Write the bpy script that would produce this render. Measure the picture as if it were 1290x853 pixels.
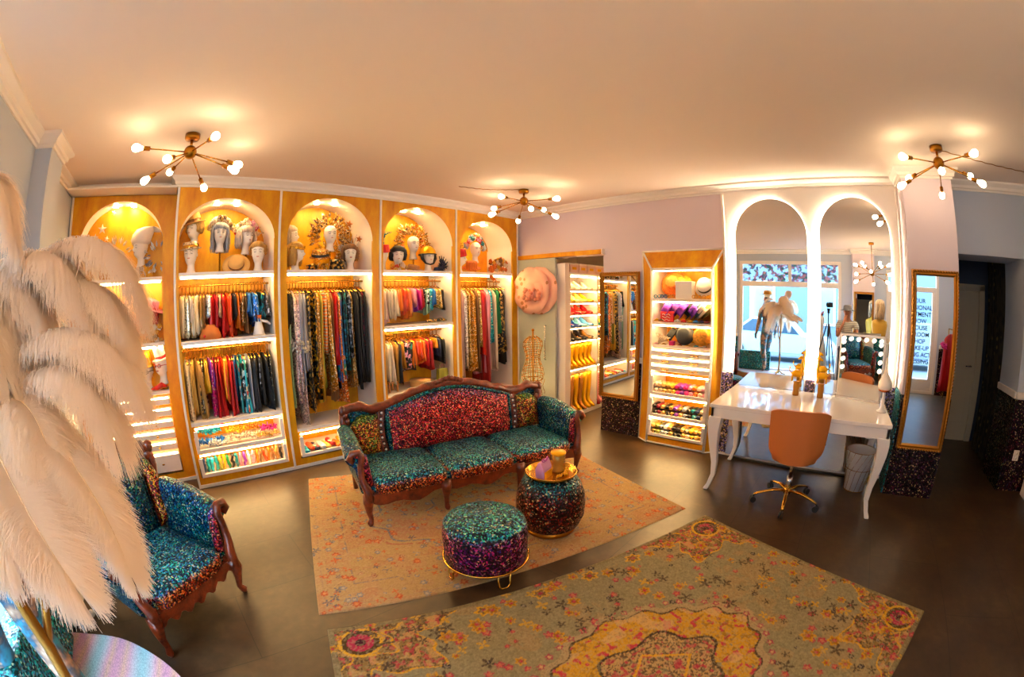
import bpy, math, random
import numpy as np
from mathutils import Vector, Matrix, Euler
S = bpy.context.scene
for _o in list(bpy.data.objects): bpy.data.objects.remove(_o)
PI = math.pi
# ------------------------------------------------------------------ camera (fisheye lens)
CAMZ = 1.75
cam_d = bpy.data.cameras.new('camera'); cam = bpy.data.objects.new('camera', cam_d); S.collection.objects.link(cam); S.camera = cam
cam_d.type = 'PANO'; cam_d.sensor_width = 36.0; cam_d.sensor_fit = 'HORIZONTAL'; cam_d.clip_start = 0.01; cam_d.clip_end = 200
cc = cam_d
cc.panorama_type = 'FISHEYE_LENS_POLYNOMIAL'
cc.fisheye_fov = 2 * PI
F_PX = 532.2; MM = 1290 / 36.0
cc.fisheye_polynomial_k0 = 0.0
cc.fisheye_polynomial_k1 = -MM / F_PX
cc.fisheye_polynomial_k2 = 0.0
cc.fisheye_polynomial_k3 = -0.0101 * (MM / F_PX) ** 3
cc.fisheye_polynomial_k4 = 0.0
pitch, roll, yaw = -0.0996, -0.0107, 0.7706
fwd = Vector((math.cos(yaw) * math.cos(pitch), math.sin(yaw) * math.cos(pitch), math.sin(pitch)))
rt = Vector((math.sin(yaw), -math.cos(yaw), 0)); up = rt.cross(fwd)
r2 = rt * math.cos(roll) + up * math.sin(roll); u2 = up * math.cos(roll) - rt * math.sin(roll)
m = Matrix((( r2.x, u2.x, -fwd.x, 0), (r2.y, u2.y, -fwd.y, 0), (r2.z, u2.z, -fwd.z, CAMZ), (0, 0, 0, 1)))
cam.matrix_world = m
# ------------------------------------------------------------------ sky, window light, exposure
LED_S = 27.0        # warm shelf strips
BULB_S = 12.0      # filament bulbs
HALO_S = 60.0      # strips behind the arched mirrors
SKY_S = 10.5
S.view_settings.view_transform = 'Standard'; S.view_settings.look = 'None'
S.view_settings.exposure = 1.4; S.view_settings.gamma = 1.0; S.view_settings.use_curve_mapping = False
W = bpy.data.worlds.new('sky'); S.world = W; W.use_nodes = True
bg = W.node_tree.nodes['Background']; bg.inputs['Color'].default_value = (0.50, 0.76, 1.0, 1); bg.inputs['Strength'].default_value = SKY_S
S.cycles.max_bounces = 12; S.cycles.diffuse_bounces = 7; S.cycles.glossy_bounces = 5; S.cycles.transmission_bounces = 5
S.cycles.transparent_max_bounces = 8; S.cycles.caustics_reflective = False; S.cycles.caustics_refractive = False
S.cycles.sample_clamp_indirect = 4.0; S.cycles.use_denoising = True
def area(name, loc, rot, sx, sy, power, col, portal=False):
    l = bpy.data.lights.new(name, 'AREA'); l.shape = 'RECTANGLE'; l.size = sx; l.size_y = sy; l.energy = power; l.color = col
    if portal: l.cycles.is_portal = True
    o = bpy.data.objects.new(name, l); S.collection.objects.link(o); o.location = loc; o.rotation_euler = rot; return o
area('window_portal', (-1.36, 0.85, 1.45), (0, -PI / 2, 0), 2.6, 2.6, 1, (1, 1, 1), True)
area('door_portal', (-1.36, -2.0, 1.2), (0, -PI / 2, 0), 2.2, 0.9, 1, (1, 1, 1), True)

# ------------------------------------------------------------------ helpers
class MB:
    def __init__(s): s.v = []; s.f = []; s.sm = []; s.mi = []; s.M = Matrix(); s.m = 0
    def av(s, pts):
        n = len(s.v); M = s.M
        s.v.extend([tuple(M @ Vector(p)) for p in pts]); return n
    def af(s, fs, smooth=True):
        s.f.extend(fs); s.sm.extend([smooth] * len(fs)); s.mi.extend([s.m] * len(fs))
    def box(s, x0, y0, z0, x1, y1, z1):
        n = s.av([(x0,y0,z0),(x1,y0,z0),(x1,y1,z0),(x0,y1,z0),(x0,y0,z1),(x1,y0,z1),(x1,y1,z1),(x0,y1,z1)])
        s.af([tuple(n+i for i in q) for q in ((0,3,2,1),(4,5,6,7),(0,1,5,4),(1,2,6,5),(2,3,7,6),(3,0,4,7))], False); return s
    def quad(s, *p):
        n = s.av(p); s.af([tuple(range(n, n+len(p)))], False); return s
    def loft(s, rings, closed=True, caps=True, smooth=True, loop=False):
        k = len(rings[0]); n = s.av([p for r in rings for p in r]); R = len(rings)
        fs = []
        for i in range(R if loop else R-1):
            a = n+i*k; b = n+((i+1) % R)*k
            for j in range(k if closed else k-1):
                j2 = (j+1) % k; fs.append((a+j, a+j2, b+j2, b+j))
        s.af(fs, smooth)
        if caps and closed and not loop:
            s.af([tuple(n+j for j in reversed(range(k)))], False); s.af([tuple(n+(R-1)*k+j for j in range(k))], False)
        return s
    def lathe(s, prof, n=20, c=(0,0,0), caps=True, smooth=True, a0=0, a1=2*PI):
        full = abs(a1-a0-2*PI) < 1e-6
        kk = n if full else n+1
        rings = []
        for (r, z) in prof:
            rings.append([(c[0]+r*math.cos(a0+(a1-a0)*j/n), c[1]+r*math.sin(a0+(a1-a0)*j/n), c[2]+z) for j in range(kk)])
        return s.loft(rings, full, caps and full, smooth)
    def tube(s, path, r, n=8, flat=1.0, loop=False, caps=True):
        P = [Vector(p) for p in path]; L = len(P)
        rr = r if isinstance(r, (list, tuple)) else [r]*L
        T = []
        for i in range(L):
            if loop: t = P[(i+1) % L]-P[i-1]
            else: t = P[min(i+1, L-1)]-P[max(i-1, 0)]
            T.append(t.normalized() if t.length > 1e-9 else Vector((0,0,1)))
        a = Vector((0,0,1)) if abs(T[0].z) < .9 else Vector((1,0,0))
        N = T[0].cross(a).normalized(); rings = []
        for i in range(L):
            N = (N - T[i]*N.dot(T[i])); N = N.normalized() if N.length > 1e-6 else T[i].orthogonal().normalized()
            B = T[i].cross(N)
            rings.append([P[i]+N*(rr[i]*math.cos(2*PI*j/n))+B*(rr[i]*flat*math.sin(2*PI*j/n)) for j in range(n)])
        return s.loft(rings, True, caps, True, loop)
    def sph(s, c, r, n=12, m=8, sc=(1,1,1)):
        prof = [(max(1e-5, math.sin(PI*i/m)), -math.cos(PI*i/m)) for i in range(m+1)]
        rings = [[(c[0]+r*sc[0]*q*math.cos(2*PI*j/n), c[1]+r*sc[1]*q*math.sin(2*PI*j/n), c[2]+r*sc[2]*z) for j in range(n)] for q, z in prof]
        return s.loft(rings, True, False)
    def prism(s, out, z0, z1, axis='z', smooth=False):
        def P(u, v, w): return {'z': (u, v, w), 'y': (u, w, v), 'x': (w, u, v)}[axis]
        k = len(out); n = s.av([P(u, v, z0) for u, v in out]+[P(u, v, z1) for u, v in out])
        s.af([(n+i, n+(i+1) % k, n+k+(i+1) % k, n+k+i) for i in range(k)], smooth)
        s.af([tuple(n+i for i in reversed(range(k))), tuple(n+k+i for i in range(k))], False); return s
    def band(s, outer, inner, w0, w1, axis='y', smooth=False):
        # ring solid between two outlines of equal count
        def P(u, v, w): return {'z': (u, v, w), 'y': (u, w, v), 'x': (w, u, v)}[axis]
        k = len(outer)
        n = s.av([P(u, v, w0) for u, v in outer]+[P(u, v, w0) for u, v in inner]+[P(u, v, w1) for u, v in outer]+[P(u, v, w1) for u, v in inner])
        fs = []
        for i in range(k):
            j = (i+1) % k
            fs += [(n+i, n+j, n+k+j, n+k+i), (n+2*k+i, n+3*k+i, n+3*k+j, n+2*k+j), (n+i, n+2*k+i, n+2*k+j, n+j), (n+k+i, n+k+j, n+3*k+j, n+3*k+i)]
        s.af(fs, smooth); return s
_mc = {}
def mesh_of(name, mb, mats):
    me = bpy.data.meshes.new(name); me.from_pydata(mb.v, [], mb.f)
    for mm_ in (mats if isinstance(mats, (list, tuple)) else [mats]): me.materials.append(mm_)
    me.polygons.foreach_set('use_smooth', mb.sm)
    me.polygons.foreach_set('material_index', mb.mi); me.update(); return me
def obj(name, mb, mats, parent=None, bevel=0, loc=None, rot=None, sub=0, kind=None, label=None):
    me = mesh_of(name, mb, mats) if isinstance(mb, MB) else mb
    o = bpy.data.objects.new(name, me); S.collection.objects.link(o)
    if parent: o.parent = parent
    if loc: o.location = loc
    if rot: o.rotation_euler = rot
    if bevel:
        b = o.modifiers.new('bevel', 'BEVEL'); b.width = bevel; b.segments = 2; b.limit_method = 'ANGLE'; b.angle_limit = .7
    if sub:
        b = o.modifiers.new('sub', 'SUBSURF'); b.levels = sub; b.render_levels = sub
    if kind: o['kind'] = kind
    if label: o['label'] = label
    return o
def tag(o, label, cat, group=None, kind=None):
    o['label'] = label; o['category'] = cat
    if group: o['group'] = group
    if kind: o['kind'] = kind
    return o
def thing(name, label, cat, loc=(0,0,0), rz=0, group=None):
    o = bpy.data.objects.new(name, None); S.collection.objects.link(o); o.location = loc; o.rotation_euler = (0,0,rz)
    o.empty_display_size = .1
    return tag(o, label, cat, group)
def struct(name, mb, mat, parent=None, bevel=0):
    o = obj(name, mb, mat, parent, bevel)
    if parent is None: o['kind'] = 'structure'
    return o
def dup(root, loc, rz, label, group=None):
    r = root.copy(); S.collection.objects.link(r); r.location = loc; r.rotation_euler = (0,0,rz); r['label'] = label
    if group: r['group'] = group
    for ch in list(root.children):
        c = ch.copy(); S.collection.objects.link(c); c.parent = r
        for g in ch.children:
            d = g.copy(); S.collection.objects.link(d); d.parent = c
    return r
def R_(x, y, z, rx=0, ry=0, rz=0, s=1):
    return Matrix.Translation((x,y,z)) @ Euler((rx,ry,rz)).to_matrix().to_4x4() @ Matrix.Scale(s, 4)
def lerp(a, b, t): return a+(b-a)*t
def srgb(h):
    if isinstance(h, str): c = [int(h[i:i+2], 16)/255 for i in (0, 2, 4)]
    else: c = [x/255 for x in h]
    return tuple((x/12.92 if x <= .04045 else ((x+.055)/1.055)**2.4) for x in c)+(1,)

# ------------------------------------------------------------------ materials
class NT:
    def __init__(s, name):
        s.m = bpy.data.materials.new(name); s.m.use_nodes = True; s.t = s.m.node_tree; s.b = s.t.nodes['Principled BSDF']
        s.m.diffuse_color = (.5,.5,.5,1)
    def n(s, typ, **k):
        nd = s.t.nodes.new(typ)
        for a, v in k.items():
            if a.startswith('i_'): nd.inputs[a[2:].replace('_', ' ')].default_value = v
            else: setattr(nd, a, v)
        return nd
    def l(s, a, b): s.t.links.new(a, b)
    def ramp(s, fac, stops, interp='LINEAR'):
        r = s.n('ShaderNodeValToRGB'); r.color_ramp.interpolation = interp
        e = r.color_ramp.elements
        while len(e) < len(stops): e.new(.5)
        for k, (p, c) in enumerate(stops): e[k].position = p; e[k].color = c if len(c) == 4 else tuple(c)+(1,)
        s.l(fac, r.inputs[0]); return r.outputs[0]
    def math(s, op, a, b=None, c=None):
        nd = s.n('ShaderNodeMath', operation=op)
        for i, x in enumerate((a, b, c)):
            if x is None: continue
            if isinstance(x, (int, float)): nd.inputs[i].default_value = x
            else: s.l(x, nd.inputs[i])
        return nd.outputs[0]
    def mix(s, f, a, b, typ='MIX'):
        nd = s.n('ShaderNodeMix', data_type='RGBA', blend_type=typ)
        for i, x in ((0, f), (6, a), (7, b)):
            if isinstance(x, (int, float)): nd.inputs[i].default_value = x
            elif isinstance(x, tuple): nd.inputs[i].default_value = x
            else: s.l(x, nd.inputs[i])
        return nd.outputs[2]
    def coord(s, which='Object', scale=(1,1,1), rot=(0,0,0)):
        tc = s.n('ShaderNodeTexCoord'); mp = s.n('ShaderNodeMapping'); mp.inputs['Scale'].default_value = scale; mp.inputs['Rotation'].default_value = rot
        s.l(tc.outputs[which], mp.inputs[0]); return mp.outputs[0]
    def noise(s, co, scale, detail=3, rough=.5):
        nd = s.n('ShaderNodeTexNoise'); nd.inputs['Scale'].default_value = scale; nd.inputs['Detail'].default_value = detail; nd.inputs['Roughness'].default_value = rough
        s.l(co, nd.inputs['Vector']); return nd.outputs[0]
    def bump(s, h, strength=.3, dist=.01):
        b = s.n('ShaderNodeBump'); b.inputs['Strength'].default_value = strength; b.inputs['Distance'].default_value = dist
        s.l(h, b.inputs['Height']); s.l(b.outputs[0], s.b.inputs['Normal'])
    def set(s, **k):
        for a, v in k.items():
            s.b.inputs[a.replace('_', ' ')].default_value = v
        return s
def plain(name, col, rough=.5, metal=0, bump=0, bscale=60, spec=.5, var=0, **k):
    t = NT(name); c = srgb(col) if not (isinstance(col, tuple) and isinstance(col[0], float)) else col
    t.set(Base_Color=c, Roughness=rough, Metallic=metal); t.b.inputs['Specular IOR Level'].default_value = spec
    if bump or var:
        co = t.coord(); nz = t.noise(co, bscale)
        if bump: t.bump(nz, bump, .004)
        if var: t.l(t.mix(nz, tuple(x*(1-var) for x in c[:3])+(1,), tuple(min(1, x*(1+var)) for x in c[:3])+(1,)), t.b.inputs['Base Color'])
    for a, v in k.items(): t.b.inputs[a.replace('_', ' ')].default_value = v
    return t.m
def emit(name, col, strength):
    t = NT(name); c = srgb(col) if isinstance(col, str) else col
    t.set(Base_Color=c, Emission_Color=c, Emission_Strength=strength); return t.m
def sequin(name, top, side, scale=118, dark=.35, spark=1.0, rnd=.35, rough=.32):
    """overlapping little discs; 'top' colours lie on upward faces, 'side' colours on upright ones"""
    t = NT(name); co = t.coord()
    v = t.n('ShaderNodeTexVoronoi', feature='F1'); v.inputs['Scale'].default_value = scale; t.l(co, v.inputs['Vector'])
    sep = t.n('ShaderNodeSeparateColor'); t.l(v.outputs['Color'], sep.inputs[0])
    big = t.noise(co, 5, 2)
    hue = t.math('ADD', t.math('MULTIPLY', sep.outputs[1], .8), t.math('MULTIPLY', t.math('SUBTRACT', big, .5), 1.1))
    n = len(top)
    ct = t.ramp(hue, [(i/(n-1), srgb(c)) for i, c in enumerate(top)], 'LINEAR')
    n = len(side)
    cs = t.ramp(hue, [(i/(n-1), srgb(c)) for i, c in enumerate(side)], 'LINEAR')
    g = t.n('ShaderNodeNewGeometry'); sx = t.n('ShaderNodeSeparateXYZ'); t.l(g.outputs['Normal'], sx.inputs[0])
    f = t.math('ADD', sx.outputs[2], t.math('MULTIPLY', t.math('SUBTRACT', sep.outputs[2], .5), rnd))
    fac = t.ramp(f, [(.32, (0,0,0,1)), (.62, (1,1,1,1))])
    col = t.mix(fac, cs, ct)  # iridescent sheen painted in: colour chosen by which way the face points
    br = t.ramp(sep.outputs[0], [(0, (dark*.12,)*3), (.48, (dark*.3,)*3), (.62, (.8,)*3), (.88, (1.7,)*3), (1, (2.4,)*3)])  # lamp reflections put into the colour: many dull discs, few bright
    col = t.mix(1.0, col, br, 'MULTIPLY')
    sp = t.ramp(sep.outputs[0], [(.94, (0,0,0,1)), (.95, (spark*.8,)*3)])  # glints painted as pale gold on the brightest discs
    bright = t.mix(.6, col, srgb('ffdf90'))
    col = t.mix(sp, col, bright)
    t.l(col, t.b.inputs['Base Color']); t.set(Metallic=.12, Roughness=rough); t.b.inputs['Specular IOR Level'].default_value = .25
    # each disc tilts its own way
    vm = t.n('ShaderNodeVectorMath', operation='SUBTRACT'); t.l(v.outputs['Color'], vm.inputs[0]); vm.inputs[1].default_value = (.5,.5,.5)
    vs = t.n('ShaderNodeVectorMath', operation='SCALE'); t.l(vm.outputs[0], vs.inputs[0]); vs.inputs['Scale'].default_value = .7
    va = t.n('ShaderNodeVectorMath', operation='ADD'); t.l(vs.outputs[0], va.inputs[0]); t.l(g.outputs['Normal'], va.inputs[1])
    vn = t.n('ShaderNodeVectorMath', operation='NORMALIZE'); t.l(va.outputs[0], vn.inputs[0]); t.l(vn.outputs[0], t.b.inputs['Normal'])
    return t.m
M = {}
M['ceiling'] = plain('ceiling_paint', 'f6e4d4', .9, bump=.02)
M['wall'] = plain('lilac_wall_paint', 'd6c8d2', .85, bump=.04, bscale=120)
M['wall_blue'] = plain('pale_blue_wall_paint', 'b9c2d2', .85, bump=.04, bscale=120)
M['trim'] = plain('white_plaster_trim', 'f1e9e0', .6)
M['white'] = plain('white_lacquer', 'f2ece6', .35)
M['white_gloss'] = plain('glossy_white_lacquer', 'f6efe8', .07, Coat_Weight=.6)
M['gold'] = plain('polished_brass', 'd8a040', .22, 1.0)
M['gold_dark'] = plain('antique_brass', 'a86f20', .3, 1.0)
M['gilt'] = plain('gilded_wood', 'b07a2a', .38, .75, bump=.5, bscale=90)
M['goldpaint'] = plain('gold_paint', 'f0b000', .3, .55, bump=.3, bscale=70)
M['mirror'] = plain('mirror_glass', (0.92, 0.93, 0.93, 1.0), .0, 1.0)
M['black'] = plain('matt_black', '141214', .55)
M['chrome'] = plain('chrome', 'd8d8d8', .12, 1.0)
M['led'] = emit('warm_led_strip', (1.0, .68, .28, 1), LED_S)
M['led_white'] = emit('white_led_strip', (1.0, .80, .55, 1), HALO_S)
M['bulb'] = emit('filament_bulb', (1.0, .74, .45, 1), BULB_S)
M['bulb_bright'] = emit('bright_filament_bulb', (1.0, .74, .45, 1), BULB_S*4)
M['vbulb'] = emit('frosted_bulb', (1.0, .86, .70, 1), .7)
def m_gold_paper():
    t = NT('gold_brushed_wallpaper'); co = t.coord(scale=(1, 1, .35)); a = t.noise(co, 4.5, 5, .7)
    co2 = t.coord(scale=(160, 160, 160)); b = t.noise(co2, 1.0, 2)
    f = t.math('ADD', t.math('MULTIPLY', a, 1.5), t.math('MULTIPLY', b, .25)); f = t.math('SUBTRACT', f, .45)
    tc = t.n('ShaderNodeTexCoord'); sx = t.n('ShaderNodeSeparateXYZ'); t.l(tc.outputs['Object'], sx.inputs[0])
    col = t.ramp(f, [(0, srgb('b45a04')), (.3, srgb('d48a06')), (.6, srgb('e6aa08')), (1, srgb('f0c820'))])
    t.l(col, t.b.inputs['Base Color']); t.set(Roughness=.42, Metallic=.12); t.bump(b, .15, .002); return t.m
M['paper'] = m_gold_paper()
def m_floor():
    t = NT('dark_vinyl_tiles'); co = t.coord(); a = t.noise(co, 2.2, 5, .65); b = t.noise(co, 14, 4, .6)
    f = t.math('ADD', t.math('MULTIPLY', a, .7), t.math('MULTIPLY', b, .35))
    col = t.ramp(f, [(.3, srgb('281b10')), (.55, srgb('42301e')), (.8, srgb('5e472c'))])
    br = t.n('ShaderNodeTexBrick'); t.l(t.coord(rot=(0,0,0)), br.inputs['Vector']); br.inputs['Scale'].default_value = 1.0
    br.inputs['Brick Width'].default_value = 1.2; br.inputs['Row Height'].default_value = .6; br.inputs['Mortar Size'].default_value = .0025
    br.inputs['Color1'].default_value = (1,1,1,1); br.inputs['Color2'].default_value = (.86,.86,.86,1); br.inputs['Mortar'].default_value = (.25,.25,.25,1)
    col = t.mix(1.0, col, br.outputs['Color'], 'MULTIPLY'); t.l(col, t.b.inputs['Base Color'])
    t.set(Roughness=.36); t.bump(b, .12, .003); return t.m
M['floor'] = m_floor()
def m_wood(name, c1, c2, rough=.32):
    t = NT(name); co = t.coord(); a = t.noise(co, 18, 4, .6); b = t.noise(co, 60, 2)
    t.l(t.ramp(a, [(.3, srgb(c1)), (.7, srgb(c2))]), t.b.inputs['Base Color']); t.set(Roughness=rough, Coat_Weight=.3); t.bump(a, .7, .012); return t.m
M['wood'] = m_wood('carved_mahogany', '3c1206', '8a3412')
M['rim'] = m_wood('oak_rim', '8a5226', 'b87838', .5)
TEAL = ['04223e', '0a4e96', '0878a4', '0a9a92', '10b494', '2058c4']
RED = ['3a0626', '8a0a1e', 'b81420', 'd83a18', 'a01050', 'e07a20']
MIXS = ['10061e', '6a0a50', 'c03010', 'd88a18', '5a1080', '1a8a5a']
M['sq_sofa'] = sequin('iridescent_sequins_teal_top', TEAL, ['2a0614', '8a1a10', 'c84412', 'd07820', '701048', '0a4a5a'], dark=.45)  # one palette per part, painting in the angle shift of iridescent sequins
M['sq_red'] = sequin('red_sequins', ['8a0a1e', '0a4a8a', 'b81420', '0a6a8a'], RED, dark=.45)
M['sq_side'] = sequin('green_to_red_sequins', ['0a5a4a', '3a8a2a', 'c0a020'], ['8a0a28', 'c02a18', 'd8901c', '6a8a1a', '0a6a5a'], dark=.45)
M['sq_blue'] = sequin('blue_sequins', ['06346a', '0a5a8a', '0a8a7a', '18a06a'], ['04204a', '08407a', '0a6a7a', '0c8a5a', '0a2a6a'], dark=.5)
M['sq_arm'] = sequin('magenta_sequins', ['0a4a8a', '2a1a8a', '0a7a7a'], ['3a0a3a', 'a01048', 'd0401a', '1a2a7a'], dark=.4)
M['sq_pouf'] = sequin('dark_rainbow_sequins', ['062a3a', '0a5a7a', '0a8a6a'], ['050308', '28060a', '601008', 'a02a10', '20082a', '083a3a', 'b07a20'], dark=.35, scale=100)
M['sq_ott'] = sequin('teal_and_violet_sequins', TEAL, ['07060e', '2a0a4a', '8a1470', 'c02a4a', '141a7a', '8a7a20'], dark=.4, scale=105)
M['sq_wain'] = sequin('black_red_sequin_wall', ['2a0a1a', '0a1a3a'], ['040206', '120410', '2a0612', '4a0a18', '200a3a', '5a2a10'], dark=.3, scale=90, spark=1.2)
M['sq_wainteal'] = sequin('teal_sequin_wall', ['0a5a6a', '0a8a7a'], ['042a3a', '087a8a', '10a89a', '1a5a9a', '20c0a8'], dark=.5, scale=90)
M['sq_lilac'] = sequin('lilac_gold_sequin_wall', ['8a7ab0', 'b09ac0'], ['4a3a7a', '8a7ac0', 'c8a850', '5a4aa0', 'd8c0a0'], dark=.6, scale=90)
M['sq_wingreen'] = sequin('dark_green_red_sequin_wall', ['0a3a2a', '0a1a3a'], ['03060a', '06281e', '0a3a2a', '300818', '5a0a2a', '1a0a3a'], dark=.3, scale=80)
# ------------------------------------------------------------------ the room
CZ = 3.0; XW = 4.61; XL = -1.23; YN = 4.87; YS = -2.9
struct('floor', MB().box(XL-.3, YS-.3, -.08, 7.6, 5.6, 0), M['floor'])
struct('ceiling', MB().box(XL-.1, YS-.1, CZ, XW+.1, YN+.1, CZ+.08), M['ceiling'])
struct('wall_north', MB().box(XL-.1, YN, 0, XW+.1, YN+.1, CZ), M['wall'])
w = MB()   # right wall with doorway to the shoe room and passage to the hall

w.box(XW, -.75, 0, XW+.1, 1.35, CZ); w.box(XW, 2.13, 0, XW+.1, 2.84, CZ); w.box(XW, 1.35, 2.08, XW+.1, 2.13, CZ)
w.box(XW, 2.84, 2.28, XW+.1, YN, CZ)
w.box(XW, 4.3, 0, XW+.1, YN, 2.28)
struct('wall_right', w, M['wall']); w = MB(); w.box(XW, -1.33, 0, XW+.1, -.75, CZ)
w.box(XW, -2.28, 2.28, XW+.6, -1.33, CZ)
w.box(XW, YS-.1, 0, XW+.6, -2.28, CZ)
w.box(XW+.1, -1.33, 0, XW+.6, -1.2, CZ)
struct('wall_passage', w, M['wall_blue'])
struct('wall_pillar_right', MB().box(4.22, -1.30, 0, XW, -.75, CZ), M['wall'])
w = MB()   # street side wall with the big window and the glass door
w.box(XL-.14, 2.12, 0, XL, YN, CZ); w.box(XL-.14, -.42, 2.74, XL, 2.12, CZ); w.box(XL-.14, -.42, 0, XL, 2.12, .16)
w.box(XL-.14, -1.55, 0, XL, -.42, CZ); w.box(XL-.14, -2.45, 2.6, XL, -1.55, CZ); w.box(XL-.14, YS, 0, XL, -2.45, CZ)
struct('wall_left', w, M['wall_blue'])
struct('wall_pillar_left', MB().box(XL, 3.14, 0, -1.08, 3.52, CZ), M['wall_blue'])
struct('wall_pillar_window', MB().box(XL, -1.22, 0, -.98, -.68, CZ), M['wall'])
struct('wall_south', MB().box(XL-.1, YS-.1, 0, XW+.1, YS, CZ), M['wall_blue'])
# cornice: a stepped profile run along each wall
PROF = [(0, 0), (.012, .0), (.016, .018), (.03, .024), (.034, .05), (.06, .075), (.066, .082), (.066, .1)]
def cornice(name, pts):
    mb = MB(); rings = []
    L = len(pts)
    for i, p in enumerate(pts):
        p = Vector((p[0], p[1])); a = Vector(pts[i-1][:2]) if i else None; b = Vector(pts[i+1][:2]) if i < L-1 else None
        ns = []
        if a is not None: d = (p-a).normalized(); ns.append(Vector((-d.y, d.x)))
        if b is not None: d = (b-p).normalized(); ns.append(Vector((-d.y, d.x)))
        nn = ns[0] if len(ns) == 1 else (ns[0]+ns[1])/(1+ns[0].dot(ns[1]))
        rings.append([(p.x+nn.x*o*1.2, p.y+nn.y*o*1.2, CZ-.1+h) for o, h in PROF]+[(p.x, p.y, CZ)])
    mb.loft(rings, True, True, False)
    return struct(name, mb, M['trim'])
cornice('trim_1', [(4.61, 4.29), (4.0, 4.29), (-.01, 4.29), (-.01, 4.585), (-1.23, 4.585)])
cornice('trim_2', [(4.61, -.75), (4.61, 4.29)])
cornice('trim_3', [(4.61, -2.9), (4.61, -1.30), (4.22, -1.30), (4.22, -.75), (4.61, -.75)])
cornice('trim_4', [(-1.23, 4.585), (-1.23, 3.52), (-1.08, 3.52), (-1.08, 3.14), (-1.23, 3.14), (-1.23, -.68), (-.98, -.68), (-.98, -1.22), (-1.23, -1.22), (-1.23, -2.9), (4.61, -2.9)])
# sequinned wainscot with a white rail on top
def wains(n, x0, y0, x1, y1, nx, ny, mat, h=.94, rail=True):
    t = .015
    w_ = MB().box(min(x0, x1)-(t if nx < 0 else 0), min(y0, y1)-(t if ny < 0 else 0), 0, max(x0, x1)+(t if nx > 0 else 0), max(y0, y1)+(t if ny > 0 else 0), h)
    o = struct('wall_panel_%d' % n, w_, mat)
    if rail:
        t = .03
        r = MB().box(min(x0, x1)-(t if nx < 0 else 0), min(y0, y1)-(t if ny < 0 else 0), h, max(x0, x1)+(t if nx > 0 else 0), max(y0, y1)+(t if ny > 0 else 0), h+.07)
        rr = struct('trim_%d' % (10+n), r, M['trim'], bevel=.008)
wains(1, XW, 2.28, XW, 2.84, -1, 0, M['sq_wain'])
wains(2, 4.22, -1.30, 4.22, -.75, -1, 0, M['sq_wain'], rail=False, h=.96)
wains(3, 4.22, -.75, XW, -.75, 0, 1, M['sq_wainteal'], h=.96, rail=False)
wains(4, XW, -2.88, XW, -2.28, -1, 0, M['sq_wain'])
wains(5, XW, -2.28, XW+.6, -2.28, 0, 1, M['sq_wingreen'])
wains(6, XL, 2.14, XL, 3.14, 1, 0, M['sq_wainteal'])
wains(7, XL, -2.88, XL, -2.5, 1, 0, M['sq_wain'])
wains(8, XL, YS, XW, YS, 0, 1, M['sq_wain'])
# shoe room behind the right wall
w = MB(); w.box(XW+.1, 2.2, 0, 6.9, 2.3, 2.7); w.box(6.9, 2.2, 0, 7.0, 5.0, 2.7); w.box(XW, YN, 0, 7.0, YN+.1, 2.7)
struct('wall_back_room', w, M['trim'])
struct('ceiling_back_room', MB().box(XW+.1, 2.2, 2.62, 7.0, YN+.1, 2.7), M['ceiling'])
# hall beyond the passage
w = MB(); w.box(6.4, -4.0, 0, 6.5, -1.0, 2.6); w.box(XW+.6, -1.3, 0, 6.5, -1.2, 2.6); w.box(XW+.6, -2.6, 0, 6.5, -2.5, 2.6)
struct('wall_hall', w, plain('dark_blue_hall_paint', '46546a', .8))
struct('ceiling_hall', MB().box(XW+.6, -3.0, 2.5, 6.5, -1.2, 2.6), M['ceiling'])
cr = plain('cream_door_paint', 'c9bda4', .5)
d = struct('door_1', MB().box(6.36, -2.3, 0, 6.4, -1.5, 2.0), cr, bevel=.01)
fr = MB(); fr.box(6.33, -2.4, 0, 6.4, -2.3, 2.08); fr.box(6.33, -1.5, 0, 6.4, -1.4, 2.08); fr.box(6.33, -2.4, 2.0, 6.4, -1.4, 2.09)
obj('door_frame', fr, cr, d, .01)
pn = MB(); pn.box(6.352, -2.2, .25, 6.362, -1.6, 1.85); obj('door_panel', pn, cr, d, .006)
hd = MB(); hd.tube([(6.35, -2.22, 1.02), (6.3, -2.22, 1.02), (6.3, -2.12, 1.02)], .009); obj('door_handle', hd, M['chrome'], d)
# big shop window
wf = plain('white_window_frame', 'efe6e0', .5)
def frame_rect(mb, x0, x1, y0, y1, z0, z1, t):
    mb.box(x0, y0, z0, x1, y1, z0+t); mb.box(x0, y0, z1-t, x1, y1, z1); mb.box(x0, y0, z0+t, x1, y0+t, z1-t); mb.box(x0, y1-t, z0+t, x1, y1, z1-t)
wn = MB(); frame_rect(wn, -1.32, -1.24, -.42, 2.12, .16, 2.74, .08)
wn.box(-1.32, -.34, 2.14, -1.24, 2.04, 2.26); wn.box(-1.32, .82, 2.26, -1.24, .9, 2.66); 
w1 = struct('window_1', wn, wf, bevel=.006)
gl = NT('window_glass'); gl.set(Base_Color=(1,1,1,1), Roughness=0.0, Transmission_Weight=1.0, IOR=1.0, Alpha=.12); gl = gl.m
obj('window_pane', MB().box(-1.285, -.34, .24, -1.28, 2.04, 2.14), gl, w1)
st = plain('floral_window_film', 'a0a0b0', .6, var=.5, bscale=40)
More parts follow.
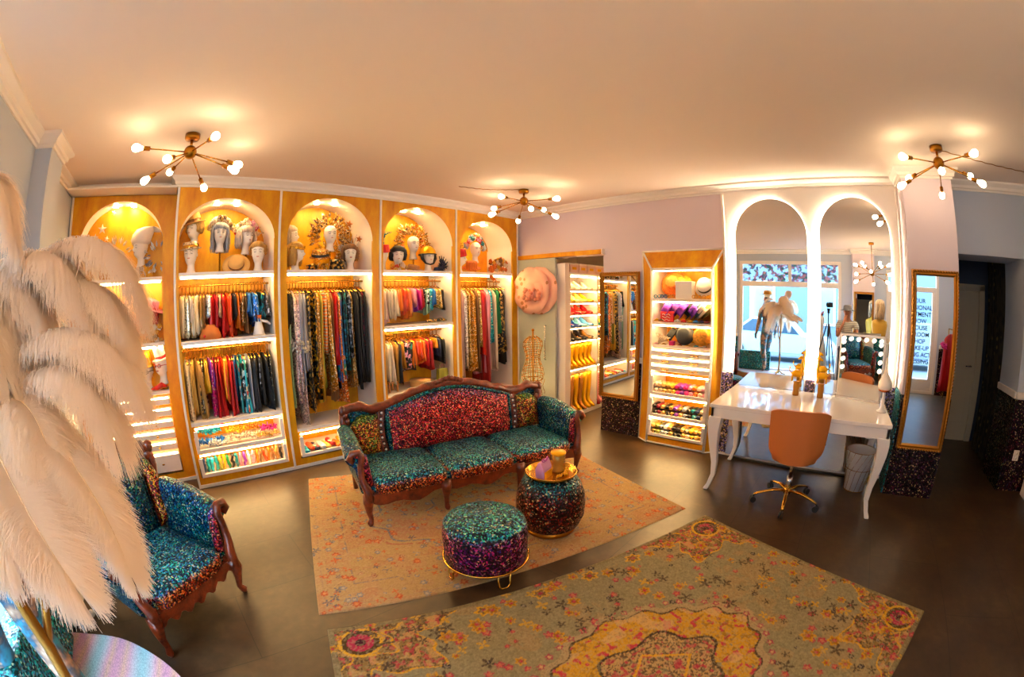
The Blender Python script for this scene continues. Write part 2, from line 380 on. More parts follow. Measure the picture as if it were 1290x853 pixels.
def m_film():
    t = NT('mosaic_window_film'); v = t.n('ShaderNodeTexVoronoi'); v.inputs['Scale'].default_value = 26; t.l(t.coord(), v.inputs['Vector'])
    sp = t.n('ShaderNodeSeparateColor'); t.l(v.outputs['Color'], sp.inputs[0])
    t.l(t.ramp(sp.outputs[0], [(0, srgb('6a4a8a')), (.3, srgb('3a7a6a')), (.6, srgb('c08aa0')), (1, srgb('e0e0f0'))], 'CONSTANT'), t.b.inputs['Base Color'])
    big = t.noise(t.coord(), 7, 2); a = t.ramp(t.math('ADD', big, t.math('MULTIPLY', sp.outputs[1], .15)), [(.54, (.05,)*3), (.60, (.8,)*3)])
    t.l(a, t.b.inputs['Alpha']); return t.m
fm = m_film()
for k, (a, b) in enumerate(((-.34, .82), (.9, 2.04))):
    obj('transom_pane', MB().box(-1.285, a, 2.26, -1.28, b, 2.66), fm, w1)
# glass street door
dn = MB(); frame_rect(dn, -1.32, -1.24, -2.45, -1.55, 0, 2.6, .06); frame_rect(dn, -1.31, -1.25, -2.39, -1.61, .02, 2.14, .1); dn.box(-1.31, -2.3, .1, -1.25, -1.7, .3)
d2 = struct('door_2', dn, wf, bevel=.006)
obj('door_pane', MB().box(-1.285, -2.29, .3, -1.28, -1.71, 2.04), gl, d2)
def text(s, size, M4, mat, name, parent=None, ext=.002):
    c = bpy.data.curves.new(name, 'FONT'); c.body = s; c.size = size; c.extrude = ext; c.offset = size*.02; c.align_x = 'CENTER'; c.align_y = 'CENTER'
    tmp = bpy.data.objects.new(name, c); S.collection.objects.link(tmp); bpy.context.view_layer.update()
    me = bpy.data.meshes.new_from_object(tmp.evaluated_get(bpy.context.evaluated_depsgraph_get()))
    bpy.data.objects.remove(tmp); me.materials.clear(); me.materials.append(mat); me.transform(M4)
    o = bpy.data.objects.new(name, me); S.collection.objects.link(o)
    if parent: o.parent = parent
    return o
dt = plain('black_door_lettering', '10182a', .6)
for k_, s_ in enumerate(('OUR', 'FESSIONAL', 'ARTMENT', 'NOW', 'HOUSE', 'LLROOM', 'SHOP', 'MAKE-UP', 'FLYING ACTS', 'DRESSING')):
    text(s_, .125, Matrix.Translation((-1.29, -2.0, 1.86-.135*k_)) @ Matrix(((0, 0, -1, 0), (-1, 0, 0, 0), (0, 1, 0, 0), (0, 0, 0, 1))), dt, 'door_lettering', d2)
# ------------------------------------------------------------------ street outside
asph = plain('asphalt', '404a54', .8)
struct('ground_street', MB().box(-14, -12, -.2, XL-.3, 14, -.1), asph)
def facade():
    t = thing('building', 'pale town house across the street seen through the shop window', 'building', (-12.5, 1, -.1))
    wl = plain('facade_plaster', '3c4c5c', .8)
    obj('wall', MB().box(-.3, -11, 0, .3, 11, 12), wl, t)
    dk = plain('dark_window_glass', '5a7488', .1)
    for j in range(3):
        for i in range(6):
            y = -8+i*3.1
            mb = MB(); mb.box(.28, y, 1.0+j*3.4, .36, y+1.3, 3.0+j*3.4); f = obj('window', mb, wf, t)
            obj('pane', MB().box(.34, y+.1, 1.1+j*3.4, .38, y+1.2, 2.9+j*3.4), dk, f)
facade()
def car(x, y, lab, col):
    t = thing('parked_car', lab, 'car', (x, y, -.1), 0)
    b = MB(); prof = [(-2.1, .3), (-2.15, .62), (-1.9, .82), (-1.0, .9), (-.5, 1.38), (.8, 1.42), (1.45, .98), (2.0, .9), (2.15, .6), (2.1, .3)]
    rings = []
    for s_, sc in ((-.82, .93), (-.78, 1), (.78, 1), (.82, .93)): rings.append([(s_, u*sc, .3+(v-.3)*sc) for u, v in prof])
    b.loft(rings, True, True, True); obj('body', b, plain('car_paint', col, .25), t, .02)
    g = MB(); g.prism([(-.85, .92), (-.45, 1.32), (.78, 1.36), (1.3, .98)], -.83, .83, 'x'); obj('window', g, plain('car_glass', '2a3a48', .08), t)
    for q in (-1.35, 1.35):
        for s_ in (-.8, .8):
            k = MB(); k.M = Matrix.Translation((s_, q, .32)) @ Euler((0, PI/2, 0)).to_matrix().to_4x4(); k.lathe([(.001, -.1), (.3, -.1), (.32, -.07), (.32, .07), (.3, .1), (.001, .1)], 20); obj('wheel', k, M['black'], t)
car(-6.0, 1.6, 'silver blue car parked outside the shop window', '7a94a8'); car(-6.0, -3.2, 'dark car parked outside the glass door', '34445a')
# ------------------------------------------------------------------ shop window platform
def platform():
    pts0 = [(-1.22, 2.12), (-1.06, 2.09), (-.76, 1.99), (-.55, 1.80), (-.42, 1.58), (-.34, 1.3), (-.30, 1.0), (-.30, .5), (-.32, -.1)]
    pts = []
    for i in range(len(pts0)-1):
        a, b, c_, d_ = [Vector(pts0[max(0, min(len(pts0)-1, i+q))]) for q in (-1, 0, 1, 2)]
        for k in range(6): f = k/6; pts.append(tuple(.5*((2*b)+(c_-a)*f+(2*a-5*b+4*c_-d_)*f*f+(3*b-3*c_+d_-a)*f**3)))
    pts += [pts0[-1], (-1.22, -.1)]
    t = thing('display_platform', 'low curved window platform with iridescent snakeskin top and wooden rim', 'platform', (0, 0, 0))
    obj('platform_base', MB().prism(pts, 0, .18), M['rim'], t)
    n = NT('iridescent_snakeskin'); co = n.coord(rot=(0, 0, .3)); wv = n.n('ShaderNodeTexWave', wave_type='BANDS', bands_direction='X'); wv.inputs['Scale'].default_value = 1.1; wv.inputs['Distortion'].default_value = 2.5
    n.l(co, wv.inputs['Vector'])
    f = wv.outputs['Fac']
    col = n.ramp(f, [(0, srgb('a0ccd4')), (.3, srgb('ccc8d4')), (.55, srgb('dcb0c4')), (.8, srgb('e0b8a4')), (1, srgb('d8a4c0'))])
    v = n.n('ShaderNodeTexVoronoi', feature='DISTANCE_TO_EDGE'); v.inputs['Scale'].default_value = 90; n.l(n.coord(scale=(1, .55, 1)), v.inputs['Vector'])
    e = n.ramp(v.outputs[0], [(0, (.55, .55, .6, 1)), (.12, (1, 1, 1, 1))]); n.l(n.mix(.8, col, e, 'MULTIPLY'), n.b.inputs['Base Color']); n.set(Roughness=.3, Metallic=.25)
    obj('platform_top', MB().prism(pts, .18, .2), n.m, t)
platform()
# ------------------------------------------------------------------ carved settee family
def settee(name, label, cat, loc, rz, Wd, nseat, hc, he, back, side, group=None, center_mat=None):
    t = thing(name, label, cat, loc, rz, group)
    D = .78; hw = Wd/2; y0 = -D/2; yb = D/2
    wood = M['wood']
    def top(x):
        a = abs(x)/hw
        return he+(hc-he)*max(0, math.cos(min(a/.72, 1)*PI/2))**1.3 + (.05*math.exp(-((a-.86)/.1)**2) if nseat > 1 else .03*math.exp(-((a-.8)/.15)**2))
    cw = hw*.60; sw0 = hw*.69; sw1 = hw*.93
    def yy(z): return yb-.10+.16*(z-.4)      # the back leans
    # top rail: thick carved strip following the curve
    mb = MB(); rings = []; N = 44
    for i in range(N+1):
        x = -hw+2*hw*i/N; z = top(x); a = abs(x)/hw
        wob = .012*math.sin(i*1.9)+.009*math.sin(i*3.7); hgt = .085+.03*math.exp(-(x/.16)**2)+.012*math.sin(i*2.4)
        if a > .97: hgt *= .7
        yc = yy(z)
        rings.append([(x, yc-.035, z-hgt), (x, yc-.05, z-hgt*.6), (x, yc-.04, z-.01+wob), (x, yc, z+.01+wob), (x, yc+.03, z-.01+wob), (x, yc+.03, z-hgt)])
    mb.loft(rings, True, True, True)
    for k in range(9):      # leaf crest
        a_ = (k-4)/4; mb.sph((a_*.13, yy(hc)-.04, top(a_*.13)+.012-.03*abs(a_)), .028, 8, 6, (1.1, .6, .9))
    for s in (-1, 1):       # curled ears
        for k in range(3): mb.sph((s*(hw-.015-.02*k), yy(he)-.02, he-.02-.05*k), .05-.006*k, 10, 6, (.8, .7, 1))
        mb.tube([(s*(hw-.02), yy(he), he-.03), (s*(hw+.0), yy(.7), he-.14), (s*(hw-.05), yy(.6), .60), (s*(hw-.04), yy(.5), .45)], [.04, .035, .028, .028], 8)
    obj('top_rail', mb, wood, t, sub=1)
    for s in (-1, 1):       # pierced mullions between the panels
        mb = MB(); zt = top(s*(cw+.04))-.06; n = 7
        for e in (0, 1):
            pth = []
            for i in range(9):
                z = lerp(.36, zt, i/8); xx = s*(cw+.02+(.045)*e+(.03*math.sin(i/8*PI))); pth.append((xx, yy(z)-.02, z))
            mb.tube(pth, .014, 6)
        for i in range(n+1):
            f = i/n; z = lerp(.37, zt, f); xx = s*(cw+.042+.03*math.sin(f*PI)); mb.sph((xx, yy(z)-.025, z), .019, 8, 6, (1.5, .6, .55))
        obj('carved_mullion', mb, wood, t)
        for i in range(n):
            f = (i+.5)/n; z = lerp(.37, zt, f); xx = s*(cw+.042+.03*math.sin(f*PI)); pb = MB(); pb.sph((xx, yy(z)-.03, z), .011, 8, 6); obj('bright_hole_bead', pb, M['trim'], t)  # white beads put in for the bright gaps seen through the pierced wood
    def pad(xl, xr, zb, zf, bulge, mat, nm, thick=.05, nx=18, nz=12, corner=.25):
        mb = MB(); fr = []; 
        for j in range(nz+1):
            v = j/nz; ring = []
            for i in range(nx+1):
                u = i/nx*2-1; x = lerp(xl, xr, (u+1)/2); z = lerp(zb, zf(x), v)
                h = (max(0, 1-abs(u)**3.2)*max(0, 1-abs(2*v-1)**3.2))**.55
                ring.append((x, yy(z)-.03-thick*.3-bulge*h, z))
            fr.append(ring)
        mb.loft(fr, False, False)
        bk = [[(p[0], yy(p[2])-.005, p[2]) for p in r] for r in fr]; mb.loft(bk[::-1], False, False)
        ed = [r[0] for r in fr][::-1]+fr[0]+[r[-1] for r in fr]+fr[-1][::-1]; eb = [r[0] for r in bk][::-1]+bk[0]+[r[-1] for r in bk]+bk[-1][::-1]
        mb.loft([ed, eb], True, False)
        return obj(nm, mb, mat, t)
    b = pad(-cw, cw, .365, lambda x: top(x)-.085, .07, back, 'back_cushion')
    mb = MB(); P = [(x_, yy(z_)-.04, z_) for x_, z_ in [(-cw, .38), (-cw, top(-cw)-.09)]+[(lerp(-cw, cw, i/16), top(lerp(-cw, cw, i/16))-.08) for i in range(17)]+[(cw, .38)]]
    mb.tube(P, .02, 8); obj('piping', mb, M['sq_blue'], b)
    for s in (-1, 1):
        xl, xr = sorted((s*sw0, s*sw1)); pad(xl, xr, .385, lambda x: top(x)-.085-.10*max(0, (abs(x)-sw0)/(sw1-sw0))**2, .05, side, 'side_cushion', nx=8)
    obj('back_shell', MB().prism([(lerp(-hw*.95, hw*.95, i/20), top(lerp(-hw*.95, hw*.95, i/20))-.06) for i in range(21)]+[(hw*.93, .2), (-hw*.93, .2)], yb-.03, yb-.0, 'y'), M['sq_blue'], t)
    # seat
    sw = (Wd-.20)/nseat
    for i in range(nseat):
        x0 = -hw+.10+i*sw; mb = MB(); rings = []
        for (dz, ins) in ((-.055, .035), (-.03, .0), (.04, .0), (.075, .025), (.09, .07), (.097, .14)):
            pts = []
            for k in range(32):
                a = 2*PI*k/32; cx = math.copysign(abs(math.cos(a))**.28, math.cos(a)); cy = math.copysign(abs(math.sin(a))**.28, math.sin(a))
                pts.append((x0+sw/2+cx*(sw/2-ins), -.04+cy*(.34-ins), .30+dz))
            rings.append(pts)
        mb.loft(rings); o = obj('seat_cushion', mb, M['sq_sofa'], t)
    obj('seat_deck', MB().box(-hw+.04, y0+.06, .22, hw-.02, yb-.02, .33), M['sq_blue'], t)
    # apron with scalloped lower edge
    mb = MB(); o_ = [(-hw+.06, .275)]; NN = 30
    for i in range(NN+1):
        x = lerp(-hw+.06, hw-.06, i/NN); q = abs(math.sin((x+hw)/(Wd/ nseat)*PI))
        o_.append((x, .20-.04*q**2-.02*math.sin(i*1.3)))
    o_.append((hw-.06, .275)); mb.prism(o_[::-1], y0+.03, y0+.07, 'y')
    mb.box(-hw+.05, yb-.07, .20, hw-.05, yb-.02, .30)
    for s in (-1, 1): mb.box(s*(hw-.08)-.02, y0+.05, .20, s*(hw-.08)+.02, yb-.04, .30)
    obj('apron', mb, wood, t, .006)
    mb = MB(); mb.box(-hw+.08, y0+.045, .225, hw-.08, y0+.06, .262); obj('sequin_band', mb, M['sq_arm'], t)
    # arms
    for s in (-1, 1):
        X = s*(hw-.015)
        mb = MB(); rings = []
        for i in range(13):
            f = i/12; y = lerp(y0+.10, yb-.08, f); zt = .60+.05*math.sin(f*PI*.9)+.05*f; out = .04*(1-f)
            prof = [(-.055, .22), (-.065, zt-.12), (-.06, zt-.03), (-.02, zt+.015), (.04, zt+.01), (.075+out, zt-.03), (.07+out, zt-.085), (.02+out*.5, zt-.10), (.02, zt-.2), (.015, .22)]
            rings.append([(X+s*p, y, q) for p, q in (prof if s > 0 else prof[::-1])])
        mb.loft(rings, True, True); o = obj('arm', mb, M['sq_blue'], t, sub=1)
        mb = MB()
        mb.tube([(X+s*.05, y0+.085, .545), (X+s*.075, y0+.075, .575), (X+s*.05, y0+.07, .62), (X+s*.0, y0+.065, .625), (X-s*.02, y0+.06, .58), (X+s*.0, y0+.06, .50), (X+s*.0, y0+.05, .40), (X-s*.03, y0+.03, .31), (X-s*.03, y0+.02, .22)],
                [.022, .026, .028, .028, .028, .024, .028, .036, .034], 10)
        obj('arm_post', mb, wood, t)
        mb = MB(); mb.tube([(X+s*.02, y0+.095, .60), (X-s*.04, y0+.09, .575), (X-s*.05, y0+.09, .48), (X-s*.06, y0+.09, .33)], [.032, .03, .03, .035], 8); obj('arm_front', mb, M['sq_arm'], t)
    xs = [-hw+.05, hw-.05] if nseat == 1 else [-hw+.05, -hw*.34, hw*.34, hw-.05]
    for x in xs:
        s = 1 if x > 0 else -1; k = 1 if abs(x) > hw*.5 else .0
        mb = MB(); mb.tube([(x, y0+.05, .27), (x+s*.015*k, y0+.03, .21), (x+s*.015*k, y0+.045, .12), (x+s*.005*k, y0+.05, .055), (x+s*.02*k, y0+.035, .022), (x+s*.02*k, y0+.03, .001)], [.05, .042, .026, .02, .026, .014], 10); obj('leg', mb, wood, t)
    for s in (-1, 1):
        mb = MB(); mb.tube([(s*(hw-.07), yb-.05, .30), (s*(hw-.07), yb-.03, .15), (s*(hw-.07), yb+.01, .001)], [.035, .026, .022], 8); obj('leg', mb, wood, t)
    return t
sd = math.atan2(-.243, .970)
c = Vector((2.22, 2.49))+Vector((.243, .970))*.36
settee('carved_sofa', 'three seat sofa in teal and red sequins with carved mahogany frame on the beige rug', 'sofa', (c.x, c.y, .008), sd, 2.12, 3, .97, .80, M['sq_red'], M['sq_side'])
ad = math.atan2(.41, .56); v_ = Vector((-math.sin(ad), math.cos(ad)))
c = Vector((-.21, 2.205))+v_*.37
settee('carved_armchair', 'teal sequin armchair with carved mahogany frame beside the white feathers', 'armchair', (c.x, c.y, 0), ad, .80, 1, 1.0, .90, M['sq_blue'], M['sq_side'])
# ------------------------------------------------------------------ ottoman, barrel pouf, tray
def ottoman():
    t = thing('round_ottoman', 'low round sequin ottoman with teal top on thin gold legs', 'ottoman', (1.53, 1.74, .008))
    r = .262; prof = [(.001, .11), (r-.02, .11), (r, .13), (r+.006, .2), (r+.008, .3), (r, .375), (r-.02, .4), (r-.06, .412), (.001, .418)]
    obj('cushion', MB().lathe(prof, 48), M['sq_ott'], t)
    mb = MB(); mb.tube([((r+.012)*math.cos(a), (r+.012)*math.sin(a), .135) for a in [2*PI*i/48 for i in range(48)]], .007, 8, loop=True); obj('gold_ring', mb, M['gold'], t)
    for k in range(4):
        a = PI/4+k*PI/2+.5; a1, a2 = a-.16, a+.16; q = r-.01
        mb = MB(); mb.tube([(q*math.cos(a1), q*math.sin(a1), .12), (q*math.cos(a1), q*math.sin(a1), .03), ((q-.0)*math.cos(a1+.08), q*math.sin(a1+.08), .006), (q*math.cos(a2-.08), q*math.sin(a2-.08), .006), (q*math.cos(a2), q*math.sin(a2), .03), (q*math.cos(a2), q*math.sin(a2), .12)], .006, 8)
        obj('leg', mb, M['gold'], t)
ottoman()
PX, PY = 2.245, 1.795
def pouf():
    t = thing('barrel_pouf', 'tall rounded pouf in dark rainbow sequins carrying a gold tray', 'pouf', (PX, PY, .008))
    r = .262; prof = [(.001, .035), (.19, .035), (.225, .06), (r-.005, .14), (r, .23), (r-.008, .31), (.225, .39), (.20, .43), (.17, .447), (.001, .45)]
    obj('cushion', MB().lathe(prof, 48), M['sq_pouf'], t)
    obj('base_ring', MB().lathe([(.001, 0), (.195, 0), (.2, .012), (.2, .04), (.001, .04)], 40), M['gold_dark'], t)
pouf()
tr = MB(); tr.lathe([(.001, 0), (.15, 0), (.165, .004), (.182, .03), (.19, .032), (.192, .028), (.172, -.006), (.001, -.006)][::-1], 48)
tag(obj('round_tray', tr, M['gold'], loc=(PX, PY, .466)), 'round gold tray on top of the dark pouf', 'tray')
def gift():
    t = thing('gift_bag', 'small pink gift bag with ribbon standing on the gold tray', 'gift bag', (PX-.075, PY+.01, .468), .2)
    pk = plain('pink_satin', 'e8a0c8', .35, Alpha=.95); mb = MB()
    mb.loft([[(-.055, -.035, 0), (.055, -.035, 0), (.055, .035, 0), (-.055, .035, 0)], [(-.06, -.035, .07), (.06, -.035, .07), (.06, .035, .07), (-.06, .035, .07)], [(-.062, -.012, .125), (.062, -.012, .125), (.062, .012, .125), (-.062, .012, .125)]], True, True, False)
    obj('bag', mb, pk, t, .003)
    g = MB(); g.box(-.052, -.042, .0, .052, -.034, .055); obj('gold_label', g, M['goldpaint'], t)
    g = MB()
    for s in (-1, 1): g.tube([(0, -.01, .12), (s*.03, -.015, .15), (s*.045, -.01, .135), (s*.02, -.01, .12), (0, -.01, .12)], .005, 6)
    obj('ribbon', g, plain('magenta_ribbon', 'c85ab0', .4), t)
gift()
def jar():
    t = thing('glass_candle_jar', 'gold glass candle jar with lid on the gold tray', 'candle jar', (PX+.075, PY-.005, .468))
    a = NT('amber_glass'); a.set(Base_Color=srgb('f0b850'), Roughness=.05, Transmission_Weight=.6, Metallic=.2)
    obj('jar', MB().lathe([(.001, 0), (.055, 0), (.058, .02), (.05, .05), (.052, .06), (.053, .13), (.05, .135)], 28), a.m, t)
    obj('wax', MB().lathe([(.001, .055), (.046, .055), (.046, .075), (.001, .078)], 20), plain('red_wax', 'b03010', .5), t)
    obj('lid', MB().lathe([(.001, .137), (.056, .137), (.058, .145), (.056, .155), (.001, .158)], 28), M['goldpaint'], t)
jar()
rng = random.Random(3)
for k in range(5):
    mb = MB()
    for q in range(9): mb.sph((rng.uniform(-.02, .02), rng.uniform(-.015, .015), rng.uniform(.006, .02)), .012, 6, 4, (1, .5, .7))
    a = -1.9+k*.45
    tag(obj('gold_trinket', mb, M['goldpaint'], loc=(PX+.10*math.cos(a)+.02, PY+.10*math.sin(a)-.0, .468)), 'small crumpled gold sweet on the round tray, '+['leftmost of the five', 'second from the left', 'middle one, nearest the camera', 'fourth from the left', 'rightmost by the candle jar'][k], 'sweet', 'gold sweets on the tray')
# ------------------------------------------------------------------ rugs (pattern woven as point colours)
def C3(h): return np.array(srgb(h)[:3])
def rug(name, label, c0, u, L, Wd, fn, th=.008):
    step = .0065; nx = int(L/step); ny = int(Wd/step)
    U, V = np.meshgrid(np.linspace(0, L, nx), np.linspace(0, Wd, ny)); col = fn(U, V, L, Wd)
    v = Vector((-u[1], u[0])); co = np.zeros((ny, nx, 3)); rg = np.random.RandomState(1)
    co[..., 0] = c0[0]+u[0]*U+v[0]*V; co[..., 1] = c0[1]+u[1]*U+v[1]*V; co[..., 2] = th+.0008*rg.rand(ny, nx)
    co[0, :, 2] = co[-1, :, 2] = co[:, 0, 2] = co[:, -1, 2] = .0008
    me = bpy.data.meshes.new(name); me.vertices.add(nx*ny); me.vertices.foreach_set('co', co.ravel())
    i = np.arange(ny-1)[:, None]*nx+np.arange(nx-1)[None, :]; q = np.stack([i, i+1, i+1+nx, i+nx], -1).reshape(-1, 4)
    me.loops.add(q.size); me.loops.foreach_set('vertex_index', q.ravel().astype(np.int32)); me.polygons.add(len(q))
    me.polygons.foreach_set('loop_start', np.arange(0, q.size, 4, dtype=np.int32)); me.update(calc_edges=True)
    at = me.color_attributes.new('weave', 'FLOAT_COLOR', 'POINT'); cc_ = np.ones((ny*nx, 4), np.float32); cc_[:, :3] = col.reshape(-1, 3); at.data.foreach_set('color', cc_.ravel())
    t = NT(name+'_pile'); a = t.n('ShaderNodeVertexColor', layer_name='weave'); nz = t.noise(t.coord(scale=(1, 1, 1)), 260, 2)
    t.l(t.mix(1.0, a.outputs[0], t.ramp(nz, [(.3, (.78,)*3), (.7, (1.0,)*3)]), 'MULTIPLY'), t.b.inputs['Base Color']); t.set(Roughness=.95); t.b.inputs['Specular IOR Level'].default_value = .1; t.bump(nz, .3, .003)
    me.materials.append(t.m); o = bpy.data.objects.new(name, me); S.collection.objects.link(o)
    return tag(o, label, 'rug')
class Paint:
    def __init__(s, U, V, base, seed):
        s.U, s.V = U, V; s.c = np.ones(U.shape+(3,))*base; s.r = np.random.RandomState(seed); s.fade = s.vn(.05)*.5+s.vn(.012)*.35+s.vn(.25)*.4
    def vn(s, sc):
        gx = (s.U/sc); gy = (s.V/sc); ix = gx.astype(int); iy = gy.astype(int); g = s.r.rand(iy.max()+2, ix.max()+2); fx = gx-ix; fy = gy-iy
        fx = fx*fx*(3-2*fx); fy = fy*fy*(3-2*fy)
        return (g[iy, ix]*(1-fx)+g[iy, ix+1]*fx)*(1-fy)+(g[iy+1, ix]*(1-fx)+g[iy+1, ix+1]*fx)*fy
    def put(s, mask, col, a=1.0, worn=.0):
        m_ = np.clip(mask, 0, 1)*a
        if worn: m_ = m_*(s.fade > worn)
        s.c = s.c*(1-m_[..., None])+C3(col)*m_[..., None] if isinstance(col, str) else s.c*(1-m_[..., None])+col*m_[..., None]
    def local(s, x, y, R):
        return np.abs(s.U-x) < R
    def flower(s, x, y, r, cols, n=6, worn=.3, ph=0, sq=1.0):
        du, dv = s.U-x, (s.V-y)/sq; d = np.hypot(du, dv); th = np.arctan2(dv, du)+ph
        R = r*(1+.22*np.cos(n*th)); k = len(cols)
        for i, c_ in enumerate(cols): s.put((d < R*(1-i/k)).astype(float), c_, .9, worn)
    def star(s, x, y, r, col, n=5, worn=.3):
        du, dv = s.U-x, s.V-y; d = np.hypot(du, dv); th = np.arctan2(dv, du)+x*9
        s.put((d < r*np.abs(np.cos(n*th/2))**1.5), col, .9, worn)
    def line(s, sd, w, col, worn=.2): s.put((np.abs(sd) < w).astype(float), col, .9, worn)
def rug_beige(U, V, L, Wd):
    P = Paint(U, V, C3('b0925e'), 5)
    P.put(P.vn(.35)*.8, 'b4946c', .7); P.put((P.vn(.12) > .62)*1., 'b88a68', .35); P.put((P.vn(.02) > .7)*1., 'b09070', .4)
    P.put(((P.vn(.16) > .55) & (P.fade > .52))*1., 'b07450', .4)
    cu, cv = L/2, Wd/2; du, dv = (U-cu)/(L/2), (V-cv)/(Wd/2); d = np.hypot(du, dv); th = np.arctan2(dv, du)
    m_ = .62*(1+.06*np.cos(12*th)+.05*np.cos(4*th)); P.line(d-m_, .008, '6a7480', .45); P.line(d-m_+.03, .006, 'b89868', .4); P.line(d-m_-.05, .01, 'a86a50', .55)
    P.put(((d < m_-.03) & (d > m_-.25) & (P.fade > .55))*1., 'b8705a', .35)
    m2 = .3*(1+.1*np.cos(8*th)); P.line(d-m2, .01, '6a7480', .5); P.put((d < m2)*1., 'b4946c', .5, .45)
    e = np.minimum(np.minimum(U, L-U), np.minimum(V, Wd-V)); P.line(e-.26, .006, '8a7a70', .5); P.line(e-.05, .005, 'a88a68', .4)
    P.line(e-.16-.04*np.sin((U+V)*14), .003, 'c0a070', .6)
    rr = P.r
    for i in range(1100):
        x, y = rr.rand()*L, rr.rand()*Wd; k = rr.rand(); r = .009+.019*rr.rand()
        if k < .34: P.flower(x, y, r*1.1, ['b8502e', 'd88a50'], 5+int(rr.rand()*3), .42)
        elif k < .62: P.flower(x, y, r, ['7a8088', 'b8a890'], 6, .45)
        elif k < .8: P.flower(x, y, r*.8, ['8a5a48', 'c8a078', '8a4030'], 6, .4)
        elif k < .9: P.star(x, y, r*1.5, '5a6270', 5, .5)
        else: P.star(x, y, r*1.3, 'c85a2a', 4, .4)
    P.put((P.vn(.0095) > .62)*1., 'c8a878', .30); P.put((P.vn(.008) > .72)*1., '8a6a4a', .30)
    return P.c
def rug_sage(U, V, L, Wd):
    P = Paint(U, V, C3('8a8262'), 9); P.put(P.vn(.4)*.9, '8a7c58', .55); P.put((P.vn(.02) > .68)*1., '7a7258', .35)
    P.put(((P.vn(.2) > .6) & (P.fade > .5))*1., 'a08458', .5)
    cu, cv = L/2, Wd/2-.0; du, dv = (U-cu), (V-cv); du_, dv_ = du/.85, dv/.62; d = np.hypot(du_, dv_); th = np.arctan2(dv_, du_)
    # corner spandrels and border
    e = np.minimum(np.minimum(U, L-U), np.minimum(V, Wd-V)); a_ = np.minimum(U, L-U); b_ = np.minimum(V, Wd-V)
    sp = np.hypot(a_/.66, b_/.50); t2 = np.arctan2(b_/.5, a_/.66); sr = 1*(1+.16*np.cos(8*t2)+.05*np.cos(24*t2))
    P.put(((sp < sr) & (P.fade > .28))*1., '8a6a34', .8); P.put(((sp < sr) & (P.vn(.009) > .55))*1., '3a2c28', .7, .2); P.put(((sp < sr) & (P.vn(.02) > .66))*1., 'b8324a', .7, .25); P.put(((sp < sr) & (P.vn(.03) > .7))*1., 'c8a060', .6)
    P.line((sp-sr), .014, 'd8a020', .22); P.line((sp-sr*.62), .012, 'd8a020', .25)
    q = np.hypot((a_-.17)/.1, (b_-.15)/.09); P.put((q < 1.25)*1., 'd8a828', .9, .2); P.put((q < 1.05)*1., '2c2024', .9, .2); P.put((q < .75)*1., 'b02c50', .9, .25); P.put((q < .3)*1., '2c2024', .9)
    P.put((e < .035)*1., '7e7252', .95)
    for (bx) in np.arange(.9, L-.8, .36):
        for yy_ in (.1, Wd-.1):
            P.flower(bx, yy_, .055, ['d8a020', '6a5030', 'a03048'], 6, .35, sq=.8)
    # centre medallion
    md = 1*(1+.04*np.cos(16*th)+.05*np.cos(4*th))*.72
    P.put((d < md+.07)*1., 'b89a70', .5, .3); P.put((d < md)*1., 'c4921e', .9, .3); P.line(d-md, .012, '3a2c28', .3)
    P.put(((d < md) & (P.vn(.028) > .74) & (P.fade > .35))*1., 'b8284a', .9); P.put(((d < md) & (P.vn(.02) > .76))*1., '8a6428', .7); P.put(((d < md) & (P.vn(.09) > .72))*1., 'c8a470', .6)
    m3 = .40*(1+.12*np.cos(6*th)); P.put((d < m3)*1., 'b09060', .8, .25); P.put(((d < m3) & (P.vn(.008) > .55))*1., '3c2e2c', .8, .2); P.put(((d < m3) & (P.vn(.022) > .7))*1., 'b03048', .8); P.line(d-m3, .012, '2c2428', .25)
    P.line(np.abs(du)+np.abs(dv)*1.3-.2, .012, 'd8a020', .2)
    for i in range(46):
        a = 2*PI*i/46; P.flower(cu+math.cos(a)*.85*.80, cv+math.sin(a)*.62*.80, .02, ['a03a50', 'c8a070'], 5, .3)
    rr = P.r
    for i in range(760):
        x, y = rr.rand()*L, rr.rand()*Wd; k = rr.rand(); r = .012+.018*rr.rand()
        if math.hypot((x-cu)/.85, (y-cv)/.62) < .8: continue
        if k < .3: P.star(x, y, r*1.8, '4a3c34', 5, .35)
        elif k < .52: P.flower(x, y, r*1.5, ['c89020', '9a6a20', 'b0304a'], 6, .35)
        elif k < .75: P.flower(x, y, r*.9, ['a8304a', 'c86a50'], 5, .3)
        elif k < .88: P.flower(x, y, r*.7, ['2c2430', '8a8070'], 6, .3)
        else: P.star(x, y, r*1.5, 'c89a30', 4, .3)
    P.put((P.vn(.0095) > .60)*1., 'a89c74', .32); P.put((P.vn(.008) > .70)*1., '5c5034', .32)
    return P.c
for nm, lb, A, B, Wd, fn in (('beige_rug', 'faded beige persian rug with rust flowers under the sofa', (.249, 1.135), (1.795, .592), 2.08, rug_beige),
                             ('sage_rug', 'sage and yellow persian rug with red flowers in the foreground', None, None, 2.0, rug_sage)):
    if A:
        a = Vector(A)*1.75; b = Vector(B)*1.75; u = (b-a); L = u.length; u.normalize(); rug(nm, lb, a, u, L, Wd, fn)
    else:
        a = Vector((.242, 1.053))*1.75; b = Vector((1.778, .482))*1.75; u = (b-a); L = u.length; u.normalize()
        n = Vector((u.y, -u.x)); rug(nm, lb, a+n*Wd, u, L, Wd, fn)
